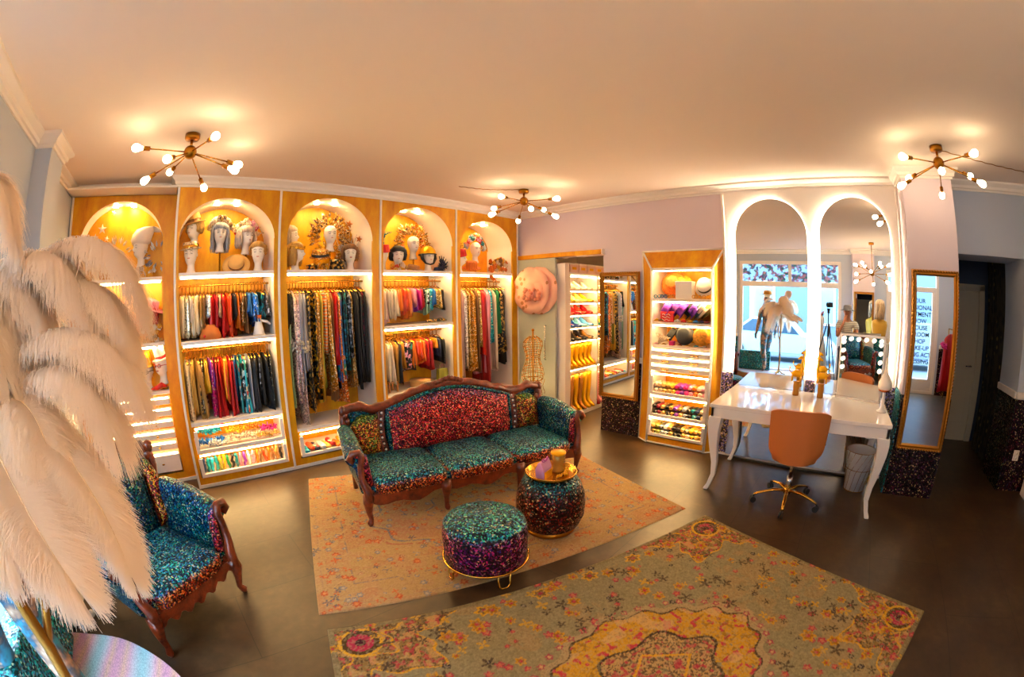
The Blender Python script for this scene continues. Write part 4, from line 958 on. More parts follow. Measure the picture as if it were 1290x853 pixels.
def giraffe(x, y, s, lab):
    t = thing('gold_giraffe_figure', lab, 'figurine', (x, y, .836), 0)
    obj('pedestal', MB().lathe([(.001, 0), (.032, 0), (.034, .02), (.030, .05), (.034, .08), (.032, .125), (.036, .135), (.001, .14)], 20), M['gilt'], t)
    b = MB(); g = M['goldpaint']
    b.tube([(0, -.055*s, .20), (0, -.02*s, .215), (0, .03*s, .21), (0, .05*s, .19)], [.022, .034, .036, .022], 12)
    b.tube([(0, .035*s, .21), (0, .05*s, .26), (0, .045*s, .32), (0, .05*s, .36)], [.026, .018, .013, .012], 10)
    b.tube([(0, .055*s, .362), (0, .03*s, .372), (0, .0, .355)], [.014, .017, .008], 10)
    for q in (-1, 1):
        b.tube([(q*.008, .045*s, .375), (q*.012, .047*s, .405)], [.004, .003], 6); b.sph((q*.012, .047*s, .407), .006, 6, 4)
        b.tube([(q*.01, .055*s, .372), (q*.035, .068*s, .378)], [.007, .003], 6)
    obj('giraffe_body', b, g, t)
    for q in (-1, 1):
        for yy_ in (-.045, .035):
            l_ = MB(); l_.tube([(q*.016, yy_*s, .20), (q*.018, yy_*s*1.1, .17), (q*.018, yy_*s*1.1, .14)], [.012, .008, .008], 8); obj('leg', l_, g, t)
    tl = MB(); tl.tube([(0, -.06*s, .21), (0, -.085*s, .24), (0, -.08*s, .275)], [.006, .005, .009], 8); obj('tail', tl, g, t)
giraffe(4.30, .36, -1, 'gold giraffe candle figure left of the bright gap between the arched mirrors'); giraffe(4.30, .10, 1, 'gold giraffe candle figure in front of the right arched mirror')
def bin_(x, y, r, h, lab, liner, lmat):
    t = thing('wire_basket', lab, 'waste basket', (x, y, 0)); 
    obj('liner', MB().lathe([(.001, .004), (r*.72, .004), (r*.98, h-.01), (r*1.01, h), (r*.95, h-.005), (r*.68, .02), (.001, .02)], 32), lmat, t)
    w_ = MB()
    for k in range(14):
        a = 2*PI*k/14; a2 = a+2*PI/14*2; w_.tube([((r*.72+.004)*math.cos(a), (r*.72+.004)*math.sin(a), .003), ((r*.88)*math.cos((a+a2)/2*.5+a*.5), (r*.88)*math.sin((a+a2)/2*.5+a*.5), h*.5), ((r+.006)*math.cos(a2), (r+.006)*math.sin(a2), h)], .0022, 5)
    for q in (0, .55, 1): w_.tube([((lerp(r*.72, r, q)+.006)*math.cos(2*PI*i/32), (lerp(r*.72, r, q)+.006)*math.sin(2*PI*i/32), .004+q*(h-.004)) for i in range(32)], .003, 5, loop=True)
    obj('wire_frame', w_, M['gold_dark'], t)
bin_(4.24, -.43, .155, .40, 'white waste basket wrapped in gold wire under the desk', 'white', M['white'])
yb_ = MB(); yb_.tube([(4.3, -.62, .20), (4.27, -.60, .10), (4.22, -.60, .04)], [.015, .04, .035], 10); tag(obj('yellow_cloth_bag', yb_, plain('yellow_foil', 'e8b820', .3, .4)), 'small crumpled yellow foil bag beside the waste basket', 'bag')
cb = MB(); cb.tube([(4.53, 1.0, .012), (4.50, .6, .012), (4.47, .2, .012), (4.50, -.15, .012), (4.46, -.35, .012)], .009, 6); tag(obj('black_cable', cb, M['black']), 'black cable lying along the foot of the arched mirrors', 'cable')
hs = MB(); hs.tube([(4.47, -.44, .50), (4.45, -.44, .72)], .006, 6); hs.tube([(4.50, -.40, .30), (4.44, -.50, .52)], [.035, .03], 12)
hp = MB(); hp.box(4.40, -.56, .45, 4.50, -.46, .71); tag(obj('hanging_storage_pouch', hp, M['white'], bevel=.02), 'white pouch hanging under the desk above the waste basket', 'pouch')
# ------------------------------------------------------------------ gilt framed mirrors on the walls
def gilt_mirror(x, y0, y1, z0, z1, lab, fw=.055):
    t = thing('gilt_framed_mirror', lab, 'mirror', (x, (y0+y1)/2, z0)); hy = (y1-y0)/2; h = z1-z0
    def fr_(o0, o1, d0, d1): return None
    m_ = MB()
    for (a, da, b, db) in ((0, .01, .012, .045), (.012, .045, .024, .03), (.024, .03, .04, .038), (.04, .038, fw, .012)):
        ro = [(-hy+a, a), (hy-a, a), (hy-a, h-a), (-hy+a, h-a)]; ri = [(-hy+b, b), (hy-b, b), (hy-b, h-b), (-hy+b, h-b)]
        n = m_.av([(-da, u, v) for u, v in ro]+[(-db, u, v) for u, v in ri]); m_.af([(n+i, n+4+i, n+4+(i+1) % 4, n+(i+1) % 4) for i in range(4)], False)
    ro = [(-hy, 0), (hy, 0), (hy, h), (-hy, h)]; n = m_.av([(-.01, u, v) for u, v in ro]+[(0, u, v) for u, v in ro]); m_.af([(n+i, n+(i+1) % 4, n+4+(i+1) % 4, n+4+i) for i in range(4)], False)
    f = obj('gilt_frame', m_, M['gilt'], t)
    bd = MB()      # carved beading round the frame
    def run(p0, p1):
        L = math.dist(p0, p1); n = int(L/.03)
        for i in range(n): u, v = lerp(p0[0], p1[0], (i+.5)/n), lerp(p0[1], p1[1], (i+.5)/n); bd.sph((-.043, u, v), .010, 6, 4, (.7, 1, 1.25) if p0[0] == p1[0] else (.7, 1.25, 1))
    e = .013; run((-hy+e, e), (hy-e, e)); run((-hy+e, h-e), (hy-e, h-e)); run((-hy+e, e), (-hy+e, h-e)); run((hy-e, e), (hy-e, h-e))
    obj('carved_beading', bd, M['gilt'], f)
    obj('mirror_pane', MB().box(-.012, -hy+fw-.004, fw-.004, -.008, hy-fw+.004, h-fw+.004), M['mirror'], t)
    return t
gilt_mirror(4.575, 2.30, 2.86, .47, 2.05, 'gilt framed wall mirror between the shoe room and the hat cabinet')
gilt_mirror(4.195, -1.285, -.775, .47, 2.075, 'gilt framed tall mirror hanging on the right pillar')
# ------------------------------------------------------------------ hat cabinet recessed in the right wall
def hat_cabinet():
    t = thing('hat_cabinet', 'gold papered cabinet of hats and open drawers left of the white desk', 'cabinet', (0, 0, 0)); y0, y1, zt = 1.37, 2.11, 2.06; Y0, Y1, ZT = 1.255, 2.275, 2.285; xf = 4.50; xw = XW-.002
    m_ = MB(); n = m_.av([(xw, Y0, 0), (xw, Y1, 0), (xw, Y1, ZT), (xw, Y0, ZT), (xf, y0, 0), (xf, y1, 0), (xf, y1, zt), (xf, y0, zt)])
    m_.af([(n+0, n+4, n+7, n+3), (n+5, n+1, n+2, n+6), (n+7, n+6, n+2, n+3)], False); obj('splayed_surround', m_, M['paper'], t)
    m_ = MB()
    for (a, b) in (((xw, Y0, 0), (xf, y0, 0)), ((xw, Y1, 0), (xf, y1, 0)), ((xw, Y0, ZT), (xf, y0, zt)), ((xw, Y1, ZT), (xf, y1, zt)), ((xf, y0, 0), (xf, y0, zt)), ((xf, y1, 0), (xf, y1, zt)), ((xf, y0, zt), (xf, y1, zt)), ((xw, Y0, ZT), (xw, Y1, ZT)), ((xw, Y0, 0), (xw, Y0, ZT)), ((xw, Y1, 0), (xw, Y1, ZT)), ((xf, y0, .015), (xf, y1, .015))): m_.tube([a, b], .012, 6)
    obj('edge_moulding', m_, M['trim'], t)
    m_ = MB(); m_.box(xf, y0-.02, 0, 4.98, y0, zt+.02); m_.box(xf, y1, 0, 4.98, y1+.02, zt+.02); m_.box(xf, y0, zt, 4.98, y1, zt+.02); obj('side_panel', m_, M['slot'], t)
    obj('back_panel', MB().box(4.97, y0-.02, 0, 4.99, y1+.02, zt), M['paper'], t)
    obj('plinth', MB().box(xf, y0, .0, xf+.02, y1, .085), M['paper'], t)
    for z in (1.70, 1.43, 1.165): obj('shelf', MB().box(xf+.004, y0, z, 4.97, y1, z+.03), M['slot'], t, .003)
    for z in (zt, 1.70, 1.43): obj('light_strip', MB().box(xf+.03, y0+.01, z-.018, xf+.045, y1-.01, z-.004), M['led'], t)
    for z in (1.075, .985, .895):
        d = obj('drawer', MB().box(xf-.012, y0+.01, z, 4.95, y1-.01, z+.052), M['slot'], t, .004); obj('light_strip', MB().box(xf+.012, y0+.02, z+.058, xf+.024, y1-.02, z+.068), M['led'], d)
        for q in (y0+.19, y1-.19):
            k = MB(); k.tube([(xf-.014, q-.045, z+.026), (xf-.03, q-.035, z+.026), (xf-.03, q+.035, z+.026), (xf-.014, q+.045, z+.026)], .0075, 8); obj('drawer_handle', k, M['gold'], d)
    for z0, z1 in ((.61, .83), (.345, .56), (.10, .295)):
        m_ = MB(); f = .034; ya, yb2 = y0+.01, y1-.01
        m_.box(xf-.012, ya, z0, xf+.008, yb2, z0+f); m_.box(xf-.012, ya, z0+f, xf+.008, ya+f, z1); m_.box(xf-.012, yb2-f, z0+f, xf+.008, yb2, z1); m_.box(xf+.008, ya, z0, 4.95, yb2, z0+.012)
        d = obj('drawer', m_, M['slot'], t, .003); obj('light_strip', MB().box(xf+.02, y0+.02, z1+.015, xf+.034, y1-.02, z1+.028), M['led'], d)
hat_cabinet()
# ------------------------------------------------------------------ sliding door, rail and the shoe room shelves
rl = MB(); rl.box(4.545, 2.83, 2.285, 4.605, 4.28, 2.345); t = tag(obj('sliding_door_rail', rl, M['paper'], bevel=.004), 'long gold papered rail above the shoe room doorway', 'rail')
ec = MB(); ec.box(4.54, 2.815, 2.28, 4.608, 2.83, 2.35); obj('rail_end_cap', ec, M['trim'], t)
def m_slid():
    return plain('grey_green_lacquer', 'b6bdb0', .3)
t = thing('sliding_door', 'pale grey sliding door pushed open behind the pink hats', 'door', (4.575, 3.95, 0))
obj('door_panel', MB().box(-.02, -.36, .01, .02, .34, 2.28), m_slid(), t, .003)
k = MB(); k.tube([(-.03, -.20, .86), (-.055, -.20, .86), (-.055, -.20, 1.34), (-.03, -.20, 1.34)], .009, 8); obj('door_handle', k, M['chrome'], t)
def shoe_shelf():
    t = thing('shoe_shelving', 'white lit shoe shelving seen through the doorway', 'shelving', (0, 0, 0)); yf, yb2 = 3.46, 3.84
    m_ = MB(); m_.box(4.715, yf, 0, 4.74, yb2, 2.08); m_.box(5.42, yf, 0, 5.45, yb2, 2.08); m_.box(6.1, yf, 0, 6.13, yb2, 2.08); m_.box(4.715, yf, 2.05, 6.13, yb2, 2.08); m_.box(4.715, yf, 0, 6.13, yb2, .06)
    obj('frame', m_, M['slot'], t, .003); obj('back_panel', MB().box(4.715, yb2, 0, 6.13, yb2+.015, 2.08), M['slot'], t)
    for z in SZ: obj('shelf', MB().box(4.74, yf+.003, z-.02, 6.1, yb2, z), M['slot'], t)
    for z in [2.05]+SZ[:-1]:
        for a, b in ((4.76, 5.40), (5.47, 6.08)): obj('light_strip', MB().box(a, yf+.02, z-.03, b, yf+.032, z-.022), M['led'], t)
SZ = [1.84, 1.665, 1.49, 1.31, 1.12, .72, .06]
shoe_shelf()
struct('wall_shoe_room_side', MB().box(4.615, 3.46, 0, 4.712, 3.9, 2.2), M['slot'])
CREAM, YELL, REDD, BLUE, BLK = [['f4ecd8', 'e8dcc0', 'fff8e8'], ['f0b820', 'e8d070', 'f8e8a0'], ['d82818', 'e84830', 'b01018', 'e87068'], ['2860b8', '5aa0d8', 'b03880', '18387a', '88c8d8'], ['18141a', '2a2024', '100e12', '785020']]
SPAL = [CREAM, YELL, REDD, BLUE, BLK]
def pump(col):
    m_ = MB(); R = []
    for i in range(13):
        f = i/12; y = -.12+.24*f; w_ = .012+.030*math.sin(min(1, f*1.25+.12)*PI*.62)**.8 if f < .9 else .022
        z0 = .0+.07*max(0, (f-.35)/.65)**1.2; hgt = .035+.035*f if f > .55 else .03+.012*math.sin(f*5)
        R.append([(w_*math.cos(a), y, z0+hgt*(.5-.5*math.cos(max(0, min(PI, a if a <= PI else 2*PI-a))-0)) if False else z0+hgt*max(0, math.sin(a))) for a in [2*PI*j/10 for j in range(10)]])
    m_.loft(R); m_.tube([(0, .105, .075), (0, .108, .03), (0, .105, .0)], [.014, .007, .006], 6)
    return mesh_of('shoe', m_, plain('shoe_'+col, col, .25))
pm = {c_: pump(c_) for L_ in SPAL for c_ in L_}; pm['f08030'] = pump('f08030'); pm['18806a'] = pump('18806a'); pm['d8b040'] = pump('d8b040')
CN = {'f4ecd8': 'cream', 'e8dcc0': 'ivory', 'fff8e8': 'white', 'f0b820': 'yellow', 'e8d070': 'pale gold', 'f8e8a0': 'pale yellow', 'd82818': 'red', 'e84830': 'bright red', 'b01018': 'dark red', 'e87068': 'coral', '2860b8': 'blue', '5aa0d8': 'sky blue', 'b03880': 'magenta', '18387a': 'navy', '88c8d8': 'pale blue', '18141a': 'black', '2a2024': 'charcoal', '100e12': 'glossy black', '785020': 'brown', 'f08030': 'orange', '18806a': 'green', 'd8b040': 'gold'}
ROWN = ['top', 'second', 'third', 'fourth', 'fifth']
rs = random.Random(5)
for r_ in range(5):
    z = SZ[r_]
    for i in range(8):
        x = 4.80+i*.078; y = 3.56+(.05 if i % 2 else 0); c_ = SPAL[r_][(i+rs.randint(0, 1)) % len(SPAL[r_])]
        o = bpy.data.objects.new('shoe', pm[c_]); S.collection.objects.link(o); o.location = (x, y, z+.001); o.rotation_euler = (0, 0, rs.uniform(-.25, .1)); tag(o, '%s heeled shoe on the %s shoe shelf, %s' % (CN[c_], ROWN[r_], pos_words(i, 8)), 'shoe', 'shoes on the shelves')
    for i in range(3):
        x = 5.53+i*.08; c_ = [['f4ecd8', 'd8b040', 'fff8e8'], ['f08030', 'e8d070', 'f08030'], ['f08030', 'e84830', 'f08030'], ['18806a', '18806a', 'f0b820'], ['18141a', 'f08030', '100e12']][r_][i]
        o = bpy.data.objects.new('shoe', pm[c_]); S.collection.objects.link(o); o.location = (x, 3.57, z+.001); o.rotation_euler = (0, 0, -.1); tag(o, '%s heeled shoe beyond the shelf divider, %s row, %s' % (CN[c_], ROWN[r_], ['left', 'middle', 'right'][i]), 'shoe', 'shoes beyond the shelf divider')
def boot(h, mat):
    m_ = MB(); R = []
    for q, w_, l_, yo in ((0, .032, .10, -.03), (.012, .036, .115, -.035), (.04, .036, .105, -.03), (.07, .033, .075, -.005), (.10, .034, .052, .02), (.16, .036, .046, .025), (h*.6, .046, .055, .02), (h*.85, .05, .058, .02), (h, .05, .058, .02)):
        R.append([(w_*math.cos(a), yo+l_*math.sin(a), q) for a in [2*PI*j/14 for j in range(14)]])
    m_.loft(R, True, True); m_.tube([(0, .06, .06), (0, .065, .0)], [.02, .009], 8); return mesh_of('boot', m_, mat)
bg1 = boot(.33, M['goldpaint']); bg2 = boot(.54, plain('bronze_leather', 'b8782a', .2, .6)); bg3 = boot(.54, M['goldpaint']); bw = boot(.33, plain('ivory_leather', 'f0e0b8', .3)); br_ = boot(.50, plain('red_leather', 'b81420', .25)); bp = boot(.50, plain('pink_leather', 'f0a0a0', .3))
def put(me, nm, x, y, z, rz, lab, g):
    o = bpy.data.objects.new(nm, me); S.collection.objects.link(o); o.location = (x, y, z); o.rotation_euler = (0, 0, rz); tag(o, lab, nm, g); return o
for i in range(6):
    put(bg1, 'boot', 4.81+i*.115, 3.58, .721, -.2, 'shiny gold ankle boot on the sixth shelf, %s' % pos_words(i, 6), 'short gold boots')
    put(bg2 if i in (0, 1, 3) else bg3, 'boot', 4.81+i*.115, 3.58, .061, -.2, '%s knee boot on the bottom shelf, %s' % ('bronze' if i in (0, 1, 3) else 'gold', pos_words(i, 6)), 'tall gold boots')
for i in range(2):
    put(bw, 'boot', 5.54+i*.12, 3.58, .721, -.2, ['ivory boot beyond the divider, left one', 'ivory boot beyond the divider, right one'][i], 'ivory boots'); put([br_, bp][i], 'boot', 5.54+i*.12, 3.58, .061, -.2, ['tall red boot beyond the divider on the bottom shelf', 'tall pink boot beyond the divider on the bottom shelf'][i], 'tall boots beyond the divider')
gd = [M['slot'], plain('pink_card', 'e8c0b0', .6)]
for i in range(6):
    t = thing('storage_box', 'white storage box with gold label on top of the shoe shelving, %s' % pos_words(i, 6), 'box', (4.86+i*.22, 3.6, 2.082), 0, 'boxes on the shoe shelving')
    obj('box', MB().box(-.1, -.12, 0, .1, .12, .13), gd[1], t, .004); obj('label', MB().box(-.05, -.124, .04, .05, -.12, .08), M['goldpaint'], t); obj('lid', MB().box(-.104, -.124, .11, .104, .124, .134), M['slot'], t, .003)
# pink sun hats on the sliding door
def sunhat(x, y, z, r, lab, dy):
    t = thing('pink_sun_hat', lab, 'hat', (x, y, z)); m_ = MB(); m_.M = Euler((0, -PI/2, 0)).to_matrix().to_4x4()
    prof = [(.001, .075), (.06, .075), (.1, .06), (.115, .03), (.12, .012), (r*.7, .004), (r, .01)]
    rings = []; N = 48
    for q, h in prof: rings.append([((q+(.004*math.sin(12*a) if q > r*.9 else 0))*math.cos(a), (q+(.004*math.sin(12*a) if q > r*.9 else 0))*math.sin(a), h+(.008*math.sin(7*a)*(q > .2))) for a in [2*PI*j/N for j in range(N)]])
    rb = [[(p[0], p[1], p[2]-.006) for p in R] for R in rings[::-1]]; m_.loft(rings+rb, True, False)
    s = NT('pink_straw'); v = s.n('ShaderNodeTexVoronoi'); v.inputs['Scale'].default_value = 8.5; s.l(s.coord(), v.inputs['Vector'])
    s.l(s.ramp(v.outputs['Distance'], [(.22, srgb('c07a50')), (.27, srgb('f4b8a0'))]), s.b.inputs['Base Color']); s.set(Roughness=.8); obj('brim', m_, s.m, t); 
    b = MB()
    for k in range(9): a = k*.7; b.sph((-.06-.02*(k % 3), .07*math.cos(a)-.0, .07*math.sin(a)-.06), .028, 8, 6)
    obj('flower_trim', b, plain('peach_flowers', 'e89878', .7), t)
sunhat(4.535, 3.86, 1.83, .335, 'large pink sun hat hanging behind the front one on the sliding door', 0); sunhat(4.50, 3.98, 1.83, .335, 'large pink spotted sun hat hanging in front on the sliding door', 0)
def wire_form(x, y):
    t = thing('wire_dress_form', 'gold wire dress form standing behind the right end of the sofa', 'dress form', (x, y, 0)); m_ = MB()
    prof = [(.62, .05), (.66, .15), (.72, .165), (.80, .15), (.88, .115), (.96, .10), (1.03, .12), (1.10, .145), (1.16, .14), (1.20, .10), (1.23, .05)]
    def R(z):
        for (a, ra), (b, rb) in zip(prof, prof[1:]):
            if a <= z <= b: return lerp(ra, rb, (z-a)/(b-a))
        return .05
    for z in (.66, .72, .79, .86, .93, .98, 1.04, 1.10, 1.16, 1.2): m_.tube([(R(z)*1.0*math.cos(2*PI*i/28), R(z)*.8*math.sin(2*PI*i/28), z+.006*math.sin(4*PI*i/28)) for i in range(28)], .0045, 5, loop=True)
    for k in range(10): a = 2*PI*k/10; m_.tube([(r*math.cos(a), r*.8*math.sin(a), z) for z, r in prof], .0045, 5)
    for k in range(8):
        a = k*.8; m_.tube([(.16*math.cos(a)+.02*math.cos(j), .13*math.sin(a), .45+.2*(1-j/7)) for j in range(8)], .004, 5)
    obj('wire_torso', m_, M['gold'], t)
    s = MB(); s.tube([(0, 0, .02), (0, 0, 1.3)], .011, 8); s.sph((0, 0, 1.31), .02, 10, 8); s.lathe([(.001, 0), (.14, 0), (.14, .012), (.02, .03), (.001, .03)], 24); obj('stand', s, M['gold_dark'], t)
wire_form(4.12, 3.62)
# outlet and the hall curtain
t = thing('power_outlet', 'white double power outlet on the sequin wainscot at the far right', 'outlet', (4.592, -2.43, .38)); obj('plate', MB().box(-.008, -.04, -.055, .003, .04, .055), M['white'], t, .004)
for z in (-.025, .025):
    k = MB(); k.M = Matrix.Translation((-.009, 0, z)) @ Euler((0, -PI/2, 0)).to_matrix().to_4x4(); k.lathe([(.001, .0), (.014, .0), (.016, .004), (.001, .004)], 16); obj('socket', k, M['trim'], t)
cu = MB(); rg = []
for z in (0.02, 1.2, 2.4): rg.append([(5.30+i*.026, -2.36+.03*math.sin(i*1.1), z) for i in range(30)])
cu.loft(rg, False, False); cu.loft([[(p[0], p[1]-.01, p[2]) for p in R] for R in rg][::-1], False, False)
def m_cur():
    t = NT('dark_patterned_curtain'); w_ = t.n('ShaderNodeTexVoronoi'); w_.inputs['Scale'].default_value = 7; t.l(t.coord(scale=(1, 2.4, 1)), w_.inputs['Vector'])
    t.l(t.ramp(w_.outputs['Distance'], [(.12, srgb('6a5a30')), (.2, srgb('181412')), (.45, srgb('100e0e')), (.6, srgb('302818'))]), t.b.inputs['Base Color']); t.set(Roughness=.7); return t.m
tag(obj('dark_curtain', cu, m_cur()), 'dark brown patterned curtain hanging in the hall beside the door', 'curtain')
cs = MB(); cs.box(4.35, -2.72, 0, 4.52, -2.60, .20); tag(obj('white_storage_crate', cs, M['white'], bevel=.01), 'white crate on the floor at the far right edge', 'crate')
# ------------------------------------------------------------------ mannequin heads
def head_mesh():
    m_ = MB(); tab = [(0, .050, .050, .01), (.012, .052, .05, .01), (.03, .044, .044, .012), (.06, .038, .040, .014), (.088, .039, .042, .012), (.105, .046, .050, -.002), (.118, .050, .062, -.008), (.135, .057, .072, -.006), (.16, .064, .08, .0), (.19, .070, .087, .003), (.22, .073, .091, .006), (.25, .069, .086, .008), (.275, .054, .068, .009), (.29, .034, .044, .01), (.298, .004, .006, .01)]
    zs = [.0, .006, .015, .03, .045, .06, .075, .088, .096, .105, .112, .118, .126, .134, .142, .15, .157, .164, .172, .18, .188, .196, .204, .213, .222, .235, .25, .263, .275, .285, .292, .297]
    def tb(z):
        for a, b in zip(tab, tab[1:]):
            if a[0] <= z <= b[0]: f = (z-a[0])/(b[0]-a[0]); f = f*f*(3-2*f); return [lerp(a[i], b[i], f) for i in (1, 2, 3)]
        return tab[-1][1:]
    n = 40; rings = []
    G = lambda x, s: math.exp(-(x/s)**2)
    for z in zs:
        rx, ry, cy = tb(z); pts = []
        for j in range(n):
            a = -PI/2+2*PI*j/n; th = (2*PI*j/n+PI) % (2*PI)-PI
            d = .022*G(th, .16)*G(z-.168, .016)+.012*G(th, .13)*G(z-.185, .02)+.007*G(th, .3)*G(z-.146, .007)+.007*G(th, .35)*G(z-.138, .006)+.010*G(th, .35)*G(z-.121, .009)-.009*G(abs(th)-.42, .2)*G(z-.196, .012)+.004*G(th, .8)*G(z-.213, .01)+.004*G(abs(th)-.75, .3)*G(z-.17, .02)
            pts.append(((rx+d*.9)*math.cos(a), cy+(ry+d)*math.sin(a), z))
        rings.append(pts)
    m_.loft(rings, True, True)
    for s in (-1, 1): m_.sph((s*.071, .01, .185), .016, 8, 6, (.4, .7, 1.2))
    return m_
HD = head_mesh(); skins = {'white': plain('white_head_plaster', 'f6ecdf', .4), 'silver': plain('silver_grey_head', 'b8b8c0', .35, .3), 'gold': M['goldpaint']}
HDM = {k: mesh_of('head', HD, v) for k, v in skins.items()}
LASH = []
for s in (-1, 1):
    lm_ = MB(); lm_.tube([(s*x, y, z) for x, y, z in ((.018, -.083, .196), (.028, -.083, .190), (.040, -.077, .192))], .0022, 5); LASH.append(('painted_lash', mesh_of('painted_lash', lm_, M['black'])))
    lm_ = MB(); lm_.tube([(s*x, y, z) for x, y, z in ((.014, -.088, .214), (.028, -.086, .219), (.044, -.076, .214))], .0018, 5); LASH.append(('painted_brow', mesh_of('painted_brow', lm_, M['black'])))
lp_ = MB(); lp_.sph((0, -.0865, .145), .011, 8, 6, (1.35, .5, .55)); LIPS = {c_: mesh_of('lips', lp_, plain('lips_'+c_, c_, .4)) for c_ in ('d89a80', 'b81420')}
def link(nm, me, p, loc=None, rot=None):
    o = bpy.data.objects.new(nm, me); S.collection.objects.link(o); o.parent = p
    if loc: o.location = loc
    if rot: o.rotation_euler = rot
    return o
def head(x, y, z, rz, lab, skin='white', stand=0, lips='d89a80', s=1.0, lash=True):
    t = thing('mannequin_head', lab, 'mannequin head', (x, y, z), rz); t.scale = (s, s, s); z0 = stand/s
    if stand:
        m_ = MB(); m_.lathe([(.001, 0), (.05, 0), (.05, .008), (.01, .02), (.008, z0), (.001, z0)], 18); obj('head_stand', m_, M['gold'], t)
    link('head', HDM[skin], t, (0, 0, z0)); [link(n_, l_, t, (0, 0, z0)) for n_, l_ in LASH]; link('lips', LIPS[lips], t, (0, 0, z0)); t['z0'] = z0; return t
def hair(t, col, ln, wd=.085, seed=0, nm='wig'):
    z0 = t['z0']; m_ = MB(); r_ = random.Random(seed)
    m_.loft([[(wd*q*math.cos(a), .012+(wd+.012)*q*math.sin(a), z0+z) for a in [2*PI*j/20 for j in range(20)]] for q, z in ((.9, .225), (1, .25), (.92, .28), (.6, .305), (.1, .315))], True, True)
    for k in range(70):
        a = r_.uniform(-.55, PI+.55); w_ = r_.uniform(0, 6); P = []
        for i in range(7):
            f = i/6; q = wd*(.95+.15*math.sin(w_+f*7)*f+.35*f*(1-f)); P.append((q*math.cos(a)+.008*math.sin(w_*2+f*9), .014+(q+.01)*math.sin(a), z0+.27-ln*f))
        m_.tube(P, [.006, .010, .011, .011, .010, .008, .002], 5)
    obj(nm, m_, cloth('sheer', col), t)
# headwear ------------------------------------------------------------
def hat_brim(x, y, z, r, cr, ch, mat, lab, rz=0, tilt=(0, 0), nm='brimmed_hat', band=None, curl=.0, top=1.0):
    t = thing(nm, lab, 'hat', (x, y, z), rz); t.rotation_euler = (tilt[0], tilt[1], rz)
    P = [(.001, ch), (cr*.7*top, ch), (cr*.93*top, ch*.93), (cr, ch*.5), (cr*1.03, .012), (cr*1.15, .004), (r*.75, -.002), (r, .004+curl), (r-.002, -.001+curl), (r*.7, -.009), (cr*1.0, -.002), (cr*.9, .02), (.001, ch*.8)]
    obj('hat_body', MB().lathe(P, 36), mat, t)
    if band: obj('hat_band', MB().lathe([(cr*1.035, .012), (cr*1.045, .016), (cr*1.03, .04), (cr*1.015, .04)], 36, caps=False), band, t)
    return t
def blobs(nm, lab, cat, x, y, z, R, n, cols, seed, shape='dome', size=.022, arc=(0, PI), flat=.5, depth=.5, leaf=0, kindmat='satin'):
    r_ = random.Random(seed); t = thing(nm, lab, cat, (x, y, z)); per = [MB() for _ in cols]; names = ['flower' if not leaf else 'leaf']*len(cols)
    for i in range(n):
        k = r_.randrange(len(cols)); a = r_.uniform(*arc); q = R*(r_.uniform(.72, 1) if shape not in ('heap', 'halo') else r_.uniform(.5, 1.05) if shape == 'halo' else r_.uniform(0, 1)); mb = per[k]; s_ = size*r_.uniform(.7, 1.3)
        if shape == 'dome': p = Vector((q*math.cos(a), -r_.uniform(0, 1)*depth*R*math.sin(a)+.02, q*math.sin(a)))
        elif shape == 'halo': p = Vector((q*math.cos(a), r_.uniform(-.02, .02), q*math.sin(a)))
        elif shape == 'ring': p = Vector((q*math.cos(a), q*math.sin(a)*.75, r_.uniform(0, .05)))
        else: p = Vector((q*math.cos(a), q*math.sin(a)*.4, r_.uniform(0, flat*R)))
        if leaf:
            d = Vector((math.cos(a), r_.uniform(-.4, .1), math.sin(a))).normalized() if shape in ('halo', 'dome') else Vector((r_.uniform(-1, 1), r_.uniform(-1, 0), r_.uniform(.1, 1))).normalized()
            sd_ = d.cross(Vector((0, 1, .2))).normalized()*s_*.35; L_ = d*s_*leaf; up_ = Vector((0, -.004, .0))
            m0 = mb.av([p, p+L_*.4+sd_+up_, p+L_, p+L_*.4-sd_+up_, p+L_*.45+Vector((0, -.012, 0))]); mb.af([(m0, m0+1, m0+4), (m0+1, m0+2, m0+4), (m0+2, m0+3, m0+4), (m0+3, m0, m0+4), (m0, m0+3, m0+2, m0+1)], False)
        else:
            for q_ in range(5):
                b = 2*PI*q_/5; mb.sph((p.x+s_*.6*math.cos(b), p.y-.004, p.z+s_*.6*math.sin(b)), s_*.52, 6, 4, (1, .45, 1))
            mb.sph((p.x, p.y-.01, p.z), s_*.35, 6, 4)
    for mb, c_ in zip(per, cols):
        if mb.v: o = obj('leaf_spray' if leaf else 'flower_spray', mb, c_ if not isinstance(c_, str) else cloth(kindmat, c_), t)
    return t
def star_pts(r, n=5): return [((r if i % 2 == 0 else r*.42)*math.sin(PI*i/n), (r if i % 2 == 0 else r*.42)*math.cos(PI*i/n)) for i in range(2*n)]
def star(x, y, z, r, mat, lab, grp=None, tilt=0):
    m_ = MB(); P = star_pts(r); n = m_.av([(u, 0, v) for u, v in P]+[(0, -.012, 0), (0, .006, 0)]); k = len(P)
    m_.af([(n+(i+1) % k, n+i, n+k) for i in range(k)]+[(n+i, n+(i+1) % k, n+k+1) for i in range(k)], False)
    o = obj('star_ornament', m_, mat, loc=(x, y, z), rot=(0, tilt, 0)); tag(o, lab, 'star ornament', grp); return o
